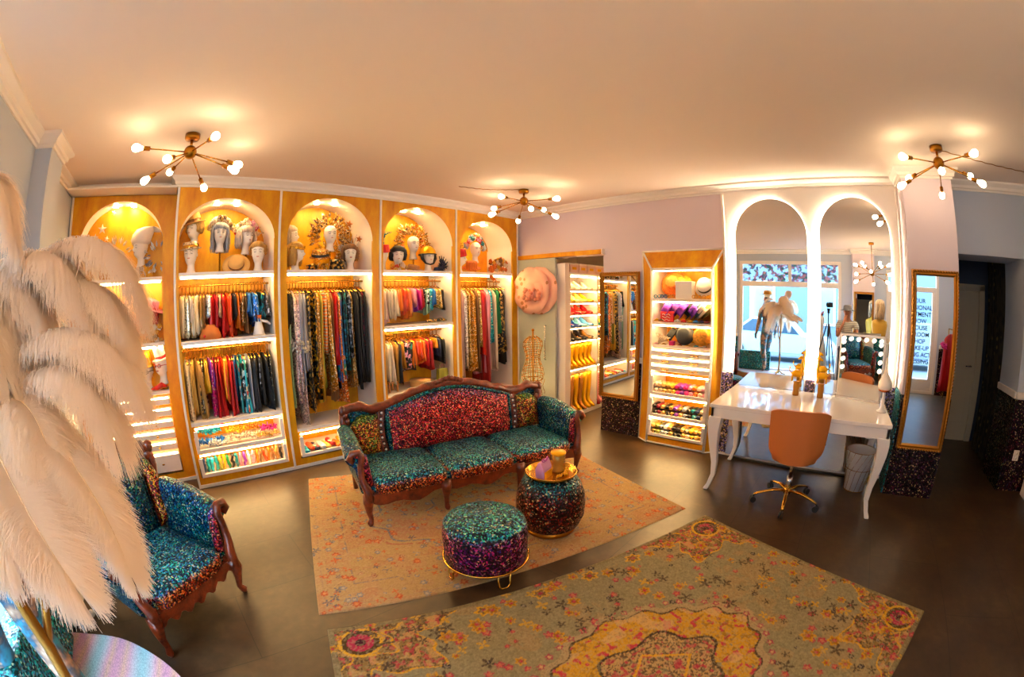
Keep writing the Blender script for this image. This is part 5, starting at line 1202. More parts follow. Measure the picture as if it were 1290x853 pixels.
def plume_simple(P, w_, mb, n=26, droop=.3, seed=0):
    r_ = random.Random(seed); P = [Vector(p) for p in P]; L = len(P)-1
    def at(f):
        s = f*L; i = min(int(s), L-1); return P[i].lerp(P[i+1], s-i)
    mb.tube(P, .003, 5)
    for i in range(n):
        f = (i+.5)/n; p = at(f); d = (at(min(1, f+.03))-at(max(0, f-.03))).normalized(); sd_ = d.cross(Vector((0, 1, 0))).normalized()
        ww = w_*math.sin(min(1, f*1.1+.15)*PI)**.5
        for s in (-1, 1):
            e = p+sd_*s*ww+d*ww*.5+Vector((0, r_.uniform(-.02, .02), -droop*ww)); mid = p.lerp(e, .5)+d*.006; mb.tube([p, mid, e], [.005, .006, .001], 4)
gp, gl2, stw = M['goldpaint'], plain('gold_leaf', 'f0b428', .25, .7), plain('straw', 'd8a860', .8)
Z0 = 2.086
HY = YF+.20
# first unit (set back)
HY1 = 4.585+.13
for i, (dx, dz, r) in enumerate(((-.86, 2.60, .055), (-.94, 2.52, .04), (-.80, 2.50, .032), (-.92, 2.44, .035), (-.74, 2.76, .03), (-.72, 2.45, .02), (-.98, 2.36, .025))):
    star(dx, HY1+.02, dz, r, M['slot'], 'white star ornament in the leftmost arch, %s' % ['the largest one', 'left of the largest star', 'small one right below the largest', 'lower left one', 'highest one at the arch top', 'smallest one above the silver head', 'lowest one by the feathers'][i], 'white stars in the leftmost arch', .1*i)
h = head(-.93, HY1+.05, Z0, -.5, 'white masked mannequin head at the far left of the leftmost arch'); hair(h, 'f4f4f4', .14, .09, 1)
h = head(-.66, HY1, Z0, -.6, 'silver grey mannequin head with tendrils in the leftmost arch', 'silver')
blobs('tendril_headdress', 'cream tendril headdress with lilac crystal on the silver head', 'headdress', -.66, HY1-.01, Z0+.24, .13, 34, ['f4f4f4', 'e8c8a0'], 3, 'dome', .03, (0, PI), leaf=2.2)
fl = blobs('flower_collar', 'cream and orange flower collar below the white hatted head in the leftmost arch', 'collar', -.36, HY1-.02, Z0+.01, .15, 40, ['f0d8c0', 'f0b020', 'f4f4f4'], 4, 'heap', .024, (0, 2*PI), .6)
h = head(-.40, HY1+.03, Z0, -.9, 'white mannequin head with tall white cap on a flower collar', 'white', .11)
m_ = MB(); m_.loft([[(-.40+r*math.cos(a)*1.2+dx, HY1+.04+r*math.sin(a), z) for a in [2*PI*j/20 for j in range(20)]] for r, z, dx in ((.085, 2.43, 0), (.10, 2.47, .0), (.10, 2.53, .02), (.09, 2.58, .05), (.075, 2.60, .10), (.05, 2.59, .15), (.03, 2.55, .19))]); tag(obj('tall_white_cap', m_, skins['white']), 'tall drooping white cap on the flower collared head', 'hat')
blobs('silver_winged_brooch', 'silver star wing ornament behind the white capped head', 'ornament', -.20, HY1, 2.30, .12, 26, ['a8a8b4', 'f4f4f4'], 6, 'halo', .035, (0, 2*PI), leaf=2)
h = head(-.29, HY1, 1.447, -.5, 'white mannequin head with pink sun hat on the upper shelf of the leftmost cabinet', 'white', .10); hair(h, 'd81818', .20, .07, 9)
hat_brim(-.28, HY1+.02, 1.785, .17, .085, .09, cloth('satin', 'f0a0b8'), 'pink sun hat on the head in the leftmost cabinet', tilt=(.15, .35), nm='sun_hat')
blobs('flower_necklace', 'yellow and white flower necklace below the pink sun hat head', 'necklace', -.27, HY1-.03, 1.45, .13, 46, ['f0b020', 'f4f4f4', '8a5a2a', 'd8a850'], 8, 'heap', .022, (0, 2*PI), 1.4)
t = thing('sunflower_picture', 'small dark frame with a yellow sunflower on the upper shelf of the leftmost cabinet', 'picture', (-.60, HY1+.22, 1.72)); obj('frame', MB().box(-.12, 0, -.10, .12, .02, .10), M['black'], t, .004)
m_ = MB(); P = star_pts(.07, 12); m_.prism(P, -.012, 0, 'y'); o = obj('sunflower', m_, M['goldpaint'], t); obj('seed_disc', MB().sph((0, -.012, 0), .028, 12, 8, (1, .3, 1)), M['gold_dark'], o)
h = head(-.38, HY1, .967, -.3, 'mannequin head with gold top hat and glasses on the lower shelf', 'white', 0, 'b81420'); hat_brim(-.38, HY1, .967+.245, .115, .075, .14, gp, 'gold top hat on the left head of the lower shelf', nm='top_hat', tilt=(.1, -.15), top=1.08)
h2 = head(-.20, HY1-.02, .967, -.6, 'white mannequin head with tall white hat and red sunglasses', 'white', .05, 'b81420'); hat_brim(-.20, HY1-.02, 1.27, .105, .065, .17, skins['white'], 'tall white top hat leaning on the head with red sunglasses', nm='top_hat', tilt=(.1, -.2), top=1.15, band=cloth('satin', 'd81818'))
def glasses(t, z0, mat):
    g = MB()
    for s in (-1, 1):
        g.tube([(s*.032+.021*math.cos(a), -.094+.004*abs(math.cos(a)), z0+.193+.016*math.sin(a)) for a in [2*PI*j/16 for j in range(16)]], .0035, 6, loop=True); g.tube([(s*.05, -.09, z0+.198), (s*.074, -.02, z0+.2), (s*.078, .03, z0+.19)], .003, 5)
    g.tube([(-.012, -.1, z0+.198), (.012, -.1, z0+.198)], .003, 5); return g
tag(obj('eyeglasses', glasses(h, 0, 0), M['black'], loc=h.location, rot=h.rotation_euler), 'dark rimmed glasses on the gold top hat head', 'glasses'); tag(obj('sunglasses', glasses(h2, .05, 0), cloth('satin', 'd81818'), loc=h2.location, rot=h2.rotation_euler), 'red rimmed sunglasses on the white top hat head', 'sunglasses')
m_ = MB(); m_.tube([(-.34, HY1-.08, .985), (-.27, HY1-.1, 1.0), (-.22, HY1-.1, 1.02), (-.16, HY1-.09, 1.0)], [.012, .026, .03, .01], 10); tag(obj('red_satin_pouch', m_, cloth('satin', 'd81818')), 'small red satin pouch in front of the white top hat head', 'pouch')
# second unit
h = head(.17, HY, Z0, -.3, 'white mannequin head under a beaded cap, leftmost in the second arch', 'white'); hat_brim(.17, HY, Z0+.245, .12, .088, .07, cloth('sequinned', 'e8c8a0'), 'beaded ivory captain cap on the leftmost head of the second arch', nm='captain_cap', tilt=(.1, -.1), band=M['gold'])
h = head(.20, HY+.12, Z0, -.7, 'raised white head with straw cloche at the left of the second arch', 'white', .27); hair(h, 'd8a850', .12, .085, 11); hat_brim(.19, HY+.12, Z0+.52, .14, .09, .12, stw, 'straw cloche hat on the raised left head of the second arch', tilt=(.1, -.25), nm='straw_hat', band=cloth('satin', '8a5a2a'))
h = head(.49, HY+.05, Z0, -.05, 'white mannequin head with long silver blue hair in the middle of the second arch', 'white', .21); hair(h, 'a8a8b4', .27, .09, 13)
blobs('floral_headdress', 'cream and gold flower crown on the silver blue haired head', 'flower crown', .49, HY+.05, Z0+.45, .125, 60, ['f0d8c0', 'd8a850', 'e8c8a0', '8a5a2a'], 14, 'dome', .024, (.0, PI), depth=.6)
hat_brim(.66, HY-.05, Z0+.065, .15, .085, .08, stw, 'tilted straw hat with brown curl lying on the second arch shelf', tilt=(.9, -.25), nm='straw_hat', band=cloth('satin', '8a5a2a'))
h = head(.79, HY+.10, Z0, .35, 'white mannequin head with pale curls and red flowers in the second arch', 'white', .19); hair(h, 'f0d8c0', .2, .10, 17)
blobs('floral_headdress', 'pink rose and red flower crown on the pale curled head', 'flower crown', .79, HY+.10, Z0+.42, .12, 46, ['f0a0b8', 'd81818', 'f0d8c0', 'e8c8a0'], 18, 'dome', .028, (.0, PI), depth=.7)
m_ = MB()
for k in range(7): a = lerp(2.6, .3, k/6); plume_simple([(.79, HY+.16, Z0+.38), (.79+.12*math.cos(a), HY+.17, Z0+.38+.14*math.sin(a)), (.79+.2*math.cos(a)*1.1, HY+.17, Z0+.38+.18*math.sin(a))], .035, m_, 14, .3, k)
tag(obj('feather_fan', m_, cloth('feathered', 'f0d8c0')), 'cream feather fan behind the red flowered head', 'feather fan')
h = head(.90, HY-.04, Z0, -.25, 'white mannequin head with grey headband at the right of the second arch', 'white'); hair(h, 'b8863a', .1, .082, 19)
# third unit
h = head(1.30, HY+.10, Z0, .9, 'raised white mannequin head looking right at the left of the third arch', 'white', .20); hair(h, 'f0d8c0', .2, .085, 21)
h = head(1.33, HY-.04, Z0, .9, 'white mannequin head with gold tiara at the lower left of the third arch', 'white'); hair(h, 'd8a850', .22, .083, 22)
m_ = MB(); m_.lathe([(.088, 0), (.092, .003), (.095, .025), (.088, .025)], 30, caps=False)
for k in range(9): a = -PI/2+(k-4)*.32; m_.tube([(.09*math.cos(a), .09*math.sin(a), .02), (.094*math.cos(a), .094*math.sin(a), .055-.004*abs(k-4))], [.008, .002], 6)
tag(obj('gold_tiara', m_, gl2, loc=(1.33, HY-.04, Z0+.225), rot=(.15, 0, .9)), 'gold tiara on the lower left head of the third arch', 'tiara')
h = head(1.76, HY+.03, Z0, -.1, 'white mannequin head inside a golden leaf sunburst in the third arch', 'white', .22)
blobs('sunburst_headdress', 'large golden leaf sunburst headdress in the third arch', 'headdress', 1.76, HY+.06, Z0+.40, .20, 190, ['d8a850', 'd08a1c', 'f0b020', '8a5a2a'], 24, 'halo', .04, (-.5, PI+.5), leaf=1.8, kindmat='sequinned')
blobs('bead_fringe', 'gold bead fringe hanging below the sunburst headdress', 'bead fringe', 1.76, HY+.10, Z0+.16, .13, 90, ['f0b020', 'd8a850'], 25, 'halo', .03, (0, 2*PI), leaf=2.4, kindmat='sequinned')
hat_brim(1.60, HY-.08, Z0+.14, .12, .095, .085, cloth('sequinned', 'd08a1c'), 'gold sequinned military cap in the middle of the third arch shelf', nm='military_cap', tilt=(.25, -.1), band=M['black'])
m_ = MB(); m_.lathe([(.001, .10), (.075, .1), (.09, .07), (.095, .0), (.11, -.01), (.001, -.01)][::1], 28); tag(obj('black_beaded_cap', m_, cloth('mottled', 'd8a850'), loc=(1.79, HY-.10, Z0+.012)), 'black beaded cap on the third arch shelf beside the gold cap', 'hat')
m_ = MB(); m_.tube([(1.42, HY-.12, Z0+.03), (1.50, HY-.14, Z0+.035), (1.56, HY-.12, Z0+.03)], [.02, .035, .02], 12); tag(obj('amber_shell_clutch', m_, cloth('mottled', 'd08a1c')), 'amber and gold clutch lying beside the tiara head', 'clutch bag')
h = head(1.99, HY-.02, Z0, -.3, 'white mannequin head with brown hair and red lips in the third arch', 'white', 0, 'b81420'); hair(h, '8a5a2a', .16, .085, 27)
for i, (x, z, r) in enumerate(((1.97, 2.62, .05), (2.10, 2.45, .045))): star(x, HY-.03, z, r, plain('copper_star%d' % i, 'b8641c', .4, .5), ['copper star ornament near the arch top in the third arch', 'copper star ornament above the brown haired head'][i], None, .2)
m_ = MB()
for k in range(8): a = lerp(.9, 2.2, k/7); plume_simple([(2.02, HY+.12, Z0+.02), (2.02+.12*math.cos(a), HY+.13, Z0+.25*math.sin(a)), (2.02+.26*math.cos(a), HY+.13, Z0+.5*math.sin(a))], .04, m_, 22, .3, k+9)
tag(obj('feather_fan', m_, cloth('feathered', 'f4f4f4')), 'white upright feather fan at the right of the third arch', 'feather fan')
# fourth unit
h = head(2.42, HY-.0, Z0, -.9, 'white mannequin head with red hat at the left end of the fourth arch', 'white'); hat_brim(2.42, HY, Z0+.225, .10, .095, .09, cloth('velvet', 'd81818'), 'red pillbox hat with black plume in the fourth arch', nm='pillbox_hat', tilt=(.1, -.1))
m_ = MB()
for k in range(4): plume_simple([(2.42, HY-.02, Z0+.30), (2.40-.01*k, HY-.04, Z0+.40), (2.44+.03*k, HY-.05, Z0+.47)], .035, m_, 14, .5, k)
tag(obj('black_plume', m_, cloth('feathered', '0c7a88')), 'dark green plume on the red pillbox hat of the fourth arch', 'plume')
h = head(2.63, HY-.03, Z0, -.4, 'white mannequin head with orange and black hair in the fourth arch', 'white'); hair(h, '121014', .14, .09, 31); blobs('flower_collar', 'yellow flower collar in front of the orange haired head', 'collar', 2.63, HY-.10, Z0, .13, 34, ['f0b020', 'f0d8c0', 'e84a14', 'd8a850'], 32, 'heap', .025, (0, 2*PI), .6)
h = head(2.91, HY+.06, Z0, -.1, 'white mannequin head with golden leaf headdress in the fourth arch', 'white', .16)
blobs('leaf_headdress', 'broad golden leaf headdress in the fourth arch', 'headdress', 2.91, HY+.09, Z0+.36, .21, 190, ['d8a850', 'f0b020', 'd08a1c', 'b8863a', 'f07818'], 34, 'halo', .042, (-.35, PI+.35), leaf=1.7, kindmat='sequinned')
hat_brim(2.82, HY-.08, Z0+.03, .12, .075, .045, M['rim'], 'brown wooden brimmed hat lying in the fourth arch', tilt=(.25, .1), nm='brimmed_hat')
h = head(3.06, HY-.06, Z0, -.15, 'white mannequin head wearing a gold motor helmet', 'white'); t = thing('gold_helmet', 'gold open helmet with black straps in the fourth arch', 'helmet', (3.06, HY-.05, Z0))
m_ = MB(); R = []
for i in range(9): f = i/8*PI/2; R.append([(.108*math.cos(f)*math.cos(a), .01+.118*math.cos(f)*math.sin(a), .215+.115*math.sin(f)) for a in [2*PI*j/28 for j in range(28)]])
m_.loft(R, True, False); obj('shell', m_, M['goldpaint'], t)
m_ = MB()
for s in (-1, 1): m_.tube([(s*.10, -.01, .22), (s*.098, -.02, .16), (s*.06, -.04, .10), (0, -.05, .085)], [.02, .022, .010, .008], 8)
m_.tube([(.109*math.cos(a), .01+.119*math.sin(a), .215) for a in [2*PI*j/28 for j in range(28)]], .008, 6, loop=True); obj('strap', m_, M['black'], t)
m_ = MB()
for k in range(6): a = lerp(.2, 1.9, k/5); plume_simple([(3.22, HY-.08, Z0+.03), (3.24+.05*math.cos(a), HY-.1, Z0+.03+.09*math.sin(a)), (3.24+.11*math.cos(a), HY-.1, Z0+.05+.15*math.sin(a))], .03, m_, 12, .2, k)
m_.lathe([(.001, .05), (.06, .05), (.07, .01), (.09, .0), (.001, .0)][::1], 24, (3.2, HY-.09, Z0+.002)); tag(obj('dark_feather_hat', m_, cloth('velvet', '10204a')), 'dark feathered hat at the right end of the fourth arch', 'hat')
# fifth unit
h = head(3.60, HY-.02, Z0, .6, 'white mannequin head with red cap at the left of the corner arch', 'white'); hat_brim(3.60, HY-.02, Z0+.22, .10, .098, .10, cloth('velvet', 'd81818'), 'red felt cap on the left head of the corner arch', nm='felt_beret', tilt=(.1, -.2))
m_ = MB()
for k in range(4): plume_simple([(3.56, HY-.05, Z0+.28), (3.54, HY-.06, Z0+.36), (3.58+.02*k, HY-.07, Z0+.42-.03*k)], .03, m_, 12, .5, k)
tag(obj('black_plume', m_, cloth('feathered', '8a5a2a')), 'dark brown plume on the red felt cap of the corner arch', 'plume')
h = head(3.95, HY+.05, Z0, -.15, 'white mannequin head under a tall flower headdress in the corner arch', 'white', .15)
blobs('flower_headdress', 'tall pastel flower headdress in the corner arch', 'flower crown', 3.95, HY+.06, Z0+.36, .19, 80, ['f4f4f4', 'f0a0b8', 'a8a8b4', 'f07818', 'f0b020', '0c7a88', 'd81818'], 42, 'dome', .03, (-.1, PI+.1), depth=.3)
hat_brim(3.78, HY-.06, Z0+.06, .13, .08, .10, cloth('velvet', 'f07818'), 'orange felt hat lying in the corner arch', tilt=(.3, -.2), nm='felt_hat')
blobs('flower_garland', 'yellow flower garland spilling over the right edge of the corner arch', 'garland', 4.26, HY-.12, Z0+.05, .19, 56, ['f0b020', 'f0d8c0', 'f07818', '8a5a2a'], 44, 'heap', .034, (0, 2*PI), .8)
m_ = MB(); m_.loft([[(4.02+.03*math.sin(i), HY-.16-.005*i, Z0+.10-.03*i), (4.09+.03*math.sin(i+.5), HY-.17-.004*i, Z0+.10-.03*i)] for i in range(8)], False, False); tag(obj('orange_ribbon', m_, cloth('satin', 'f07818')), 'orange ribbon hanging over the corner arch shelf edge', 'ribbon')
# ------------------------------------------------------------------ hat cabinet contents
HX = 4.62
hat_brim(HX+.05, 1.90, 1.90, .155, .09, .08, cloth('velvet', 'f07818'), 'orange wide hat standing on edge on the top shelf of the hat cabinet', tilt=(0, -1.25), nm='wide_brim_hat')
hat_brim(HX+.08, 1.80, 1.88, .13, .085, .08, cloth('velvet', 'f0b020'), 'yellow hat behind the white box on the top shelf of the hat cabinet', tilt=(0, -1.3), nm='wide_brim_hat')
bx = MB(); bx.box(-.06, -.10, 0, .06, .10, .19); t = thing('white_card_box', 'glowing white box in the middle of the hat cabinet top shelf', 'box', (4.58, 1.72, 1.732)); obj('box', bx, M['white'], t, .004); obj('lid', MB().box(-.064, -.104, .15, .064, .104, .194), M['white'], t, .004)
hat_brim(HX, 1.49, 1.86, .12, .085, .09, M['white'], 'white boater hat with dark band at the right of the hat cabinet top shelf', tilt=(0, -1.0), nm='boater_hat', band=M['black'])
for i, (y, c_) in enumerate(((2.05, '18a8c8'), (1.97, '2070c8'), (1.88, 'd8a850'), (1.80, 'f07818'), (1.62, 'f0b020'), (1.55, 'd8a850'), (1.45, 'f0b020'))):
    m_ = MB()
    for s in (-1, 1): m_.tube([(0, s*.024+.02*math.cos(a), .022+.018*math.sin(a)) for a in [2*PI*j/12 for j in range(12)]], .005, 6, loop=True); m_.tube([(0, s*.044, .025), (.05, s*.045, .02)], .003, 5)
    tag(obj('sunglasses', m_, cloth('satin', c_), loc=(4.525, y, 1.732)), '%s framed sunglasses on the hat cabinet top shelf, %s' % (NAME[c_], pos_words(i, 7)), 'sunglasses', 'sunglasses on the hat cabinet')
for i, (y, c_, r) in enumerate(((1.93, '8a30b0', .12), (1.84, '5a2070', .13), (1.74, '8a30b0', .14), (1.65, '121014', .13), (1.59, '8a40c0', .12), (1.54, '204048', .13), (1.49, 'f0d8c0', .13), (1.44, '7a6a30', .13))):
    cm_ = plain('felt_'+c_, c_, .9, bump=.1); hat_brim(HX+.02*(i % 2), y, 1.592, min(r, .125), .085, .085, cm_, '%s felt hat stacked on edge on the middle shelf, %s' % (['violet', 'dark violet', 'purple', 'black', 'lilac', 'dark green', 'cream', 'olive'][i], pos_words(i, 8)), tilt=(-1.0+.05*i, -.35), nm='felt_hat')
t = thing('red_fabric_pouch', 'bright red pouch with swirly white print on the middle hat shelf', 'pouch', (4.545, 1.93, 1.462)); obj('pouch', MB().box(-.02, -.085, 0, .02, .085, .12), plain('red_pouch_fabric', 'd81420', .5), t, .012)
m_ = MB()
for k in range(3): m_.tube([(-.024, .055-.02*i, .085-.03*k+.010*math.sin(i*2.1+k)) for i in range(6)], .0035, 5)
obj('white_print', m_, M['white'], t)
for i, (y, c_) in enumerate(((2.06, 'f0b020'), (2.0, '8a5a2a'), (1.80, 'f4f4f4'), (1.72, 'd81818'), (1.64, 'f0b020'), (1.57, '2070c8'), (1.50, '10204a'), (1.44, '7a0c24'))):
    m_ = MB(); m_.tube([(0, -.035, .015), (.01, 0, .022), (0, .035, .012)], [.008, .018, .008], 8); tag(obj('folded_scarf', m_, cloth('satin', c_), loc=(4.525, y, 1.462)), '%s rolled scarf on the middle hat shelf edge, %s' % (NAME[c_], pos_words(i, 8)), 'scarf', 'scarves on the hat cabinet')
blk = plain('black_felt', '1c1a1c', .85, bump=.1)
hat_brim(HX+.06, 1.90, 1.30, .10, .075, .07, blk, 'black felt hat at the left of the lower hat shelf', tilt=(-.9, -.4), nm='felt_hat'); hat_brim(HX+.08, 1.80, 1.33, .09, .07, .07, blk, 'black felt hat at the back of the lower hat shelf', tilt=(0, -1.2), nm='felt_hat')
hat_brim(HX-.02, 1.72, 1.31, .112, .09, .09, plain('grey_felt', '3a3a3c', .85, bump=.1), 'charcoal round felt hat in the middle of the lower hat shelf', tilt=(0, -1.25), nm='felt_hat'); hat_brim(HX-.04, 1.50, 1.315, .118, .085, .08, cloth('velvet', 'f0a020'), 'orange felt hat standing on edge on the lower hat shelf', tilt=(0, -1.2), nm='felt_hat')
m_ = MB()
for k in range(6): plume_simple([(4.55, 2.05, 1.20), (4.55, 2.03-.02*k, 1.27), (4.55, 2.07-.035*k, 1.33-.01*k)], .03, m_, 10, .3, k)
tag(obj('cream_feather_spray', m_, cloth('feathered', 'f0d8c0')), 'cream feather spray at the left of the lower hat shelf', 'feather spray'); pb = MB(); pb.box(-.03, -.03, 0, .03, .03, .05); tag(obj('pink_gift_box', pb, cloth('satin', 'e02088'), loc=(4.54, 1.86, 1.197), bevel=.004), 'small pink box on the lower hat shelf', 'box')
for i in range(7):
    m_ = MB(); m_.tube([(0, -.03, .008), (.01, 0, .014), (0, .03, .008)], [.005, .01, .005], 6); tag(obj('hair_clip', m_, cloth('sequinned', ['f0a0b8', 'd8a850', 'a8a8b4', '7a0c24', 'd8a850', '18a8c8', 'a8a8b4'][i]), loc=(4.525, 2.06-i*.1, 1.197)), '%s hair clip along the lower hat shelf edge, %s' % (['pink', 'gold', 'silver', 'burgundy', 'golden', 'turquoise', 'pale silver'][i], pos_words(i, 7)), 'hair clip', 'hair clips on the hat cabinet')
def roll(nm, x, y, z, r, l, mat, lab, cat, grp, axis='x', squash=.8):
    m_ = MB(); n = 6; rg = random.Random(int(x*97+y*311)); P = [((-l/2+l*i/n) if axis == 'x' else rg.uniform(-.004, .004), (-l/2+l*i/n) if axis == 'y' else rg.uniform(-.004, .004), r*squash+.004) for i in range(n+1)]
    if axis == 'z': P = [(rg.uniform(-.01, .01), rg.uniform(-.01, .01), l*i/n) for i in range(n+1)]
    m_.tube(P, [r*.7]+[r*rg.uniform(.9, 1.1) for _ in range(n-1)]+[r*.7], 10, squash); o = obj(nm, m_, mat, loc=(x, y, z)); return tag(o, lab, cat, grp)
DC = [['f0d8c0', 'e8c8a0', 'd8a850', 'd8a850', 'f0b020', 'e02088', '8a30b0', 'e02088', 'f0a0b8', 'f07818', 'f0d8c0', 'f0a0b8'], ['121014', '7a0c24', 'd8a850', '121014', 'b8863a', '8a30b0', 'd8a850', 'a8a8b4', '121014', '0c7a88', '10204a', 'e8c8a0'], ['d8a850', '9a9a30', 'a8a8b4', 'f4f4f4', 'd8a850', '121014', '121014', 'd8a850', 'e8c8a0', 'f0b020', 'd8a850', 'b8863a']]
for r_, (z, nm) in enumerate(((.624, 'top open'), (.359, 'middle open'), (.114, 'bottom open'))):
    for i in range(12):
        y = 2.045-i*.056; c_ = DC[r_][i]
        for lv in range(2 if r_ else 2):
            roll('rolled_scarf', 4.62+.02*lv, y+(.02 if lv else 0), z+lv*.062, .033, .18, cloth(['satin', 'sequinned', 'mottled'][(i+r_+lv) % 3] if r_ else ['satin', 'fringed'][(i+lv) % 2], c_), '%s roll in the %s hat cabinet drawer, %s, %s layer' % (NAME[c_], nm, pos_words(i, 12), ['lower', 'upper'][lv]), 'rolled scarf', 'rolled accessories in the hat cabinet drawers')
# wardrobe drawer contents
GC = ['10204a', '0c7a88', '18a8c8', '0c7a88', '9a9a30', 'f0b020', '108048', '121014', '0c7a88', 'f0a0b8', '8a30b0', 'f4f4f4', 'f0a0b8', 'f07818', '8a5a2a', 'e84a14', 'f07818', '8a5a2a', 'b8863a', '121014']
for i, c_ in enumerate(GC): roll('folded_gloves', .10+i*.046, YF+.09, .127, .021, .15, cloth('satin', c_), '%s pair of gloves standing in the lowest drawer, %s' % (NAME[c_], pos_words(i, 20)), 'gloves', 'gloves in the lowest drawer', 'z')
def boa(x0, x1, y, z, r, mat, lab, seed):
    m_ = MB(); r_ = random.Random(seed); n = int((x1-x0)/.012)
    for i in range(n):
        x = lerp(x0, x1, i/n)
        for q in range(5):
            a = r_.uniform(0, 2*PI); d = Vector((r_.uniform(-.6, .6), math.cos(a), math.sin(a))).normalized()*r*r_.uniform(.6, 1.1); p = Vector((x, y, z+.01*math.sin(i*.4))); m_.tube([p, p+d*.6, p+d], [.007, .007, .001], 4)
    tag(obj('feather_boa', m_, mat), lab, 'feather boa')
boa(.09, .38, YF+.09, .44, .05, cloth('feathered', '2070c8'), 'blue feather boa at the left of the upper glove cabinet drawer', 1); boa(.20, .42, YF+.05, .43, .045, cloth('feathered', 'f4f4f4'), 'white feather boa in front of the blue one in the drawer', 2)
boa(.40, .80, YF+.09, .44, .045, cloth('feathered', 'f0d8c0'), 'cream feather boa in the middle of the upper glove cabinet drawer', 3); boa(.42, .66, YF+.16, .50, .045, cloth('feathered', 'f0b020'), 'yellow feather boa at the back of the upper drawer', 4); boa(.64, .78, YF+.14, .52, .05, cloth('feathered', 'f07818'), 'orange feather boa piled in the upper drawer', 5); boa(.80, .98, YF+.10, .49, .05, cloth('feathered', 'e02088'), 'pink feather boa at the right of the upper drawer', 6); boa(.74, .98, YF+.06, .43, .035, cloth('feathered', 'd8a850'), 'gold feather boa at the front right of the upper drawer', 7)
boa(.08, .36, YF+.2, .52, .05, cloth('feathered', '18a8c8'), 'turquoise feather boa at the back left of the upper drawer', 8)
F3 = ['18a8c8', 'e84a14', '10204a', 'f4f4f4', 'd8a850', 'b00c1c', 'f07818', 'f0b020', 'f07818', 'f4f4f4', 'f0b020', 'e84a14', 'd81818', 'f0b020']
for i, c_ in enumerate(F3): roll('folded_shawl', 1.27+i*.065, YF+.10+.02*(i % 3), .137+.02*(i % 2), .035, .22, cloth(['satin', 'fringed', 'floral'][i % 3], c_), '%s folded shawl in the drawer under the long gowns, %s' % (NAME[c_], pos_words(i, 14)), 'shawl', 'shawls under the long gowns', 'y', .7)
# megaphone, case and boxes on the garment shelves
t = thing('megaphone', 'white megaphone with orange rim standing on the upper glove cabinet shelf', 'megaphone', (.88, YF+.10, 1.447)); obj('horn', MB().lathe([(.062, 0), (.066, .0), (.05, .06), (.035, .12), (.030, .17), (.026, .17), (.03, .12), (.045, .06), (.062, 0)], 28, caps=False), M['white'], t)
obj('rim', MB().lathe([(.001, .165), (.033, .165), (.033, .2), (.001, .2)], 24), plain('orange_plastic', 'e86a18', .4), t); k = MB(); k.tube([(.03, 0, .14), (.09, 0, .13), (.13, 0, .10)], [.014, .013, .012], 8); obj('handle', k, M['white'], t)
m_ = MB(); m_.lathe([(.001, .14), (.04, .14), (.09, .1), (.11, .05), (.12, .0), (.001, .0)][::1], 24); tag(obj('tan_leather_bag', m_, plain('tan_suede', 'b8682a', .8), loc=(.36, YF+.13, 1.447)), 'tan suede bag under the hanging necklaces', 'bag'); 
roll('red_beret', .34, YF+.06, 1.447, .03, .12, cloth('velvet', 'd81818'), 'small red scarf bundle lying on the upper glove cabinet shelf', 'scarf', None)
m_ = MB(); m_.lathe([(.001, 0), (.13, 0), (.13, .055), (.137, .057), (.137, .09), (.001, .092)], 36); tag(obj('round_hat_box', m_, plain('kraft_card', 'd8a868', .7), loc=(2.90, YF+.16, .637)), 'round straw coloured hat box on the low shelf behind the sofa', 'box')
t = thing('wooden_stool', 'small brown wooden stool on the low shelf behind the sofa', 'stool', (2.46, YF+.14, .637)); obj('seat', MB().box(-.07, -.08, .11, .07, .08, .135), M['rim'], t, .006)
for sx in (-1, 1):
    for sy in (-1, 1): obj('leg', MB().box(sx*.055-.01, sy*.06-.01, 0, sx*.055+.01, sy*.06+.01, .11), M['rim'], t)
m_ = MB(); m_.prism([(-.08, 0), (.08, 0), (.07, .19), (-.07, .19)], -.03, .03, 'y'); m_.tube([(-.04, 0, .19), (-.03, 0, .26), (.03, 0, .26), (.04, 0, .19)], .005, 6); tag(obj('lime_handbag', m_, cloth('satin', '9a9a30'), loc=(3.24, YF+.14, .637)), 'lime green handbag at the right end of the low shelf', 'handbag')
m_ = MB(); 
for k in range(3): m_.tube([(2.95+.1*k, YF+.06, 1.46+.01*k), (3.06+.08*k, YF+.05, 1.47), (3.18+.05*k, YF+.06, 1.46)], [.012, .022, .008], 8)
tag(obj('gold_belt_coil', m_, cloth('mottled', 'd8a850')), 'gold and black scarf lying on the middle shelf behind the sofa', 'scarf')
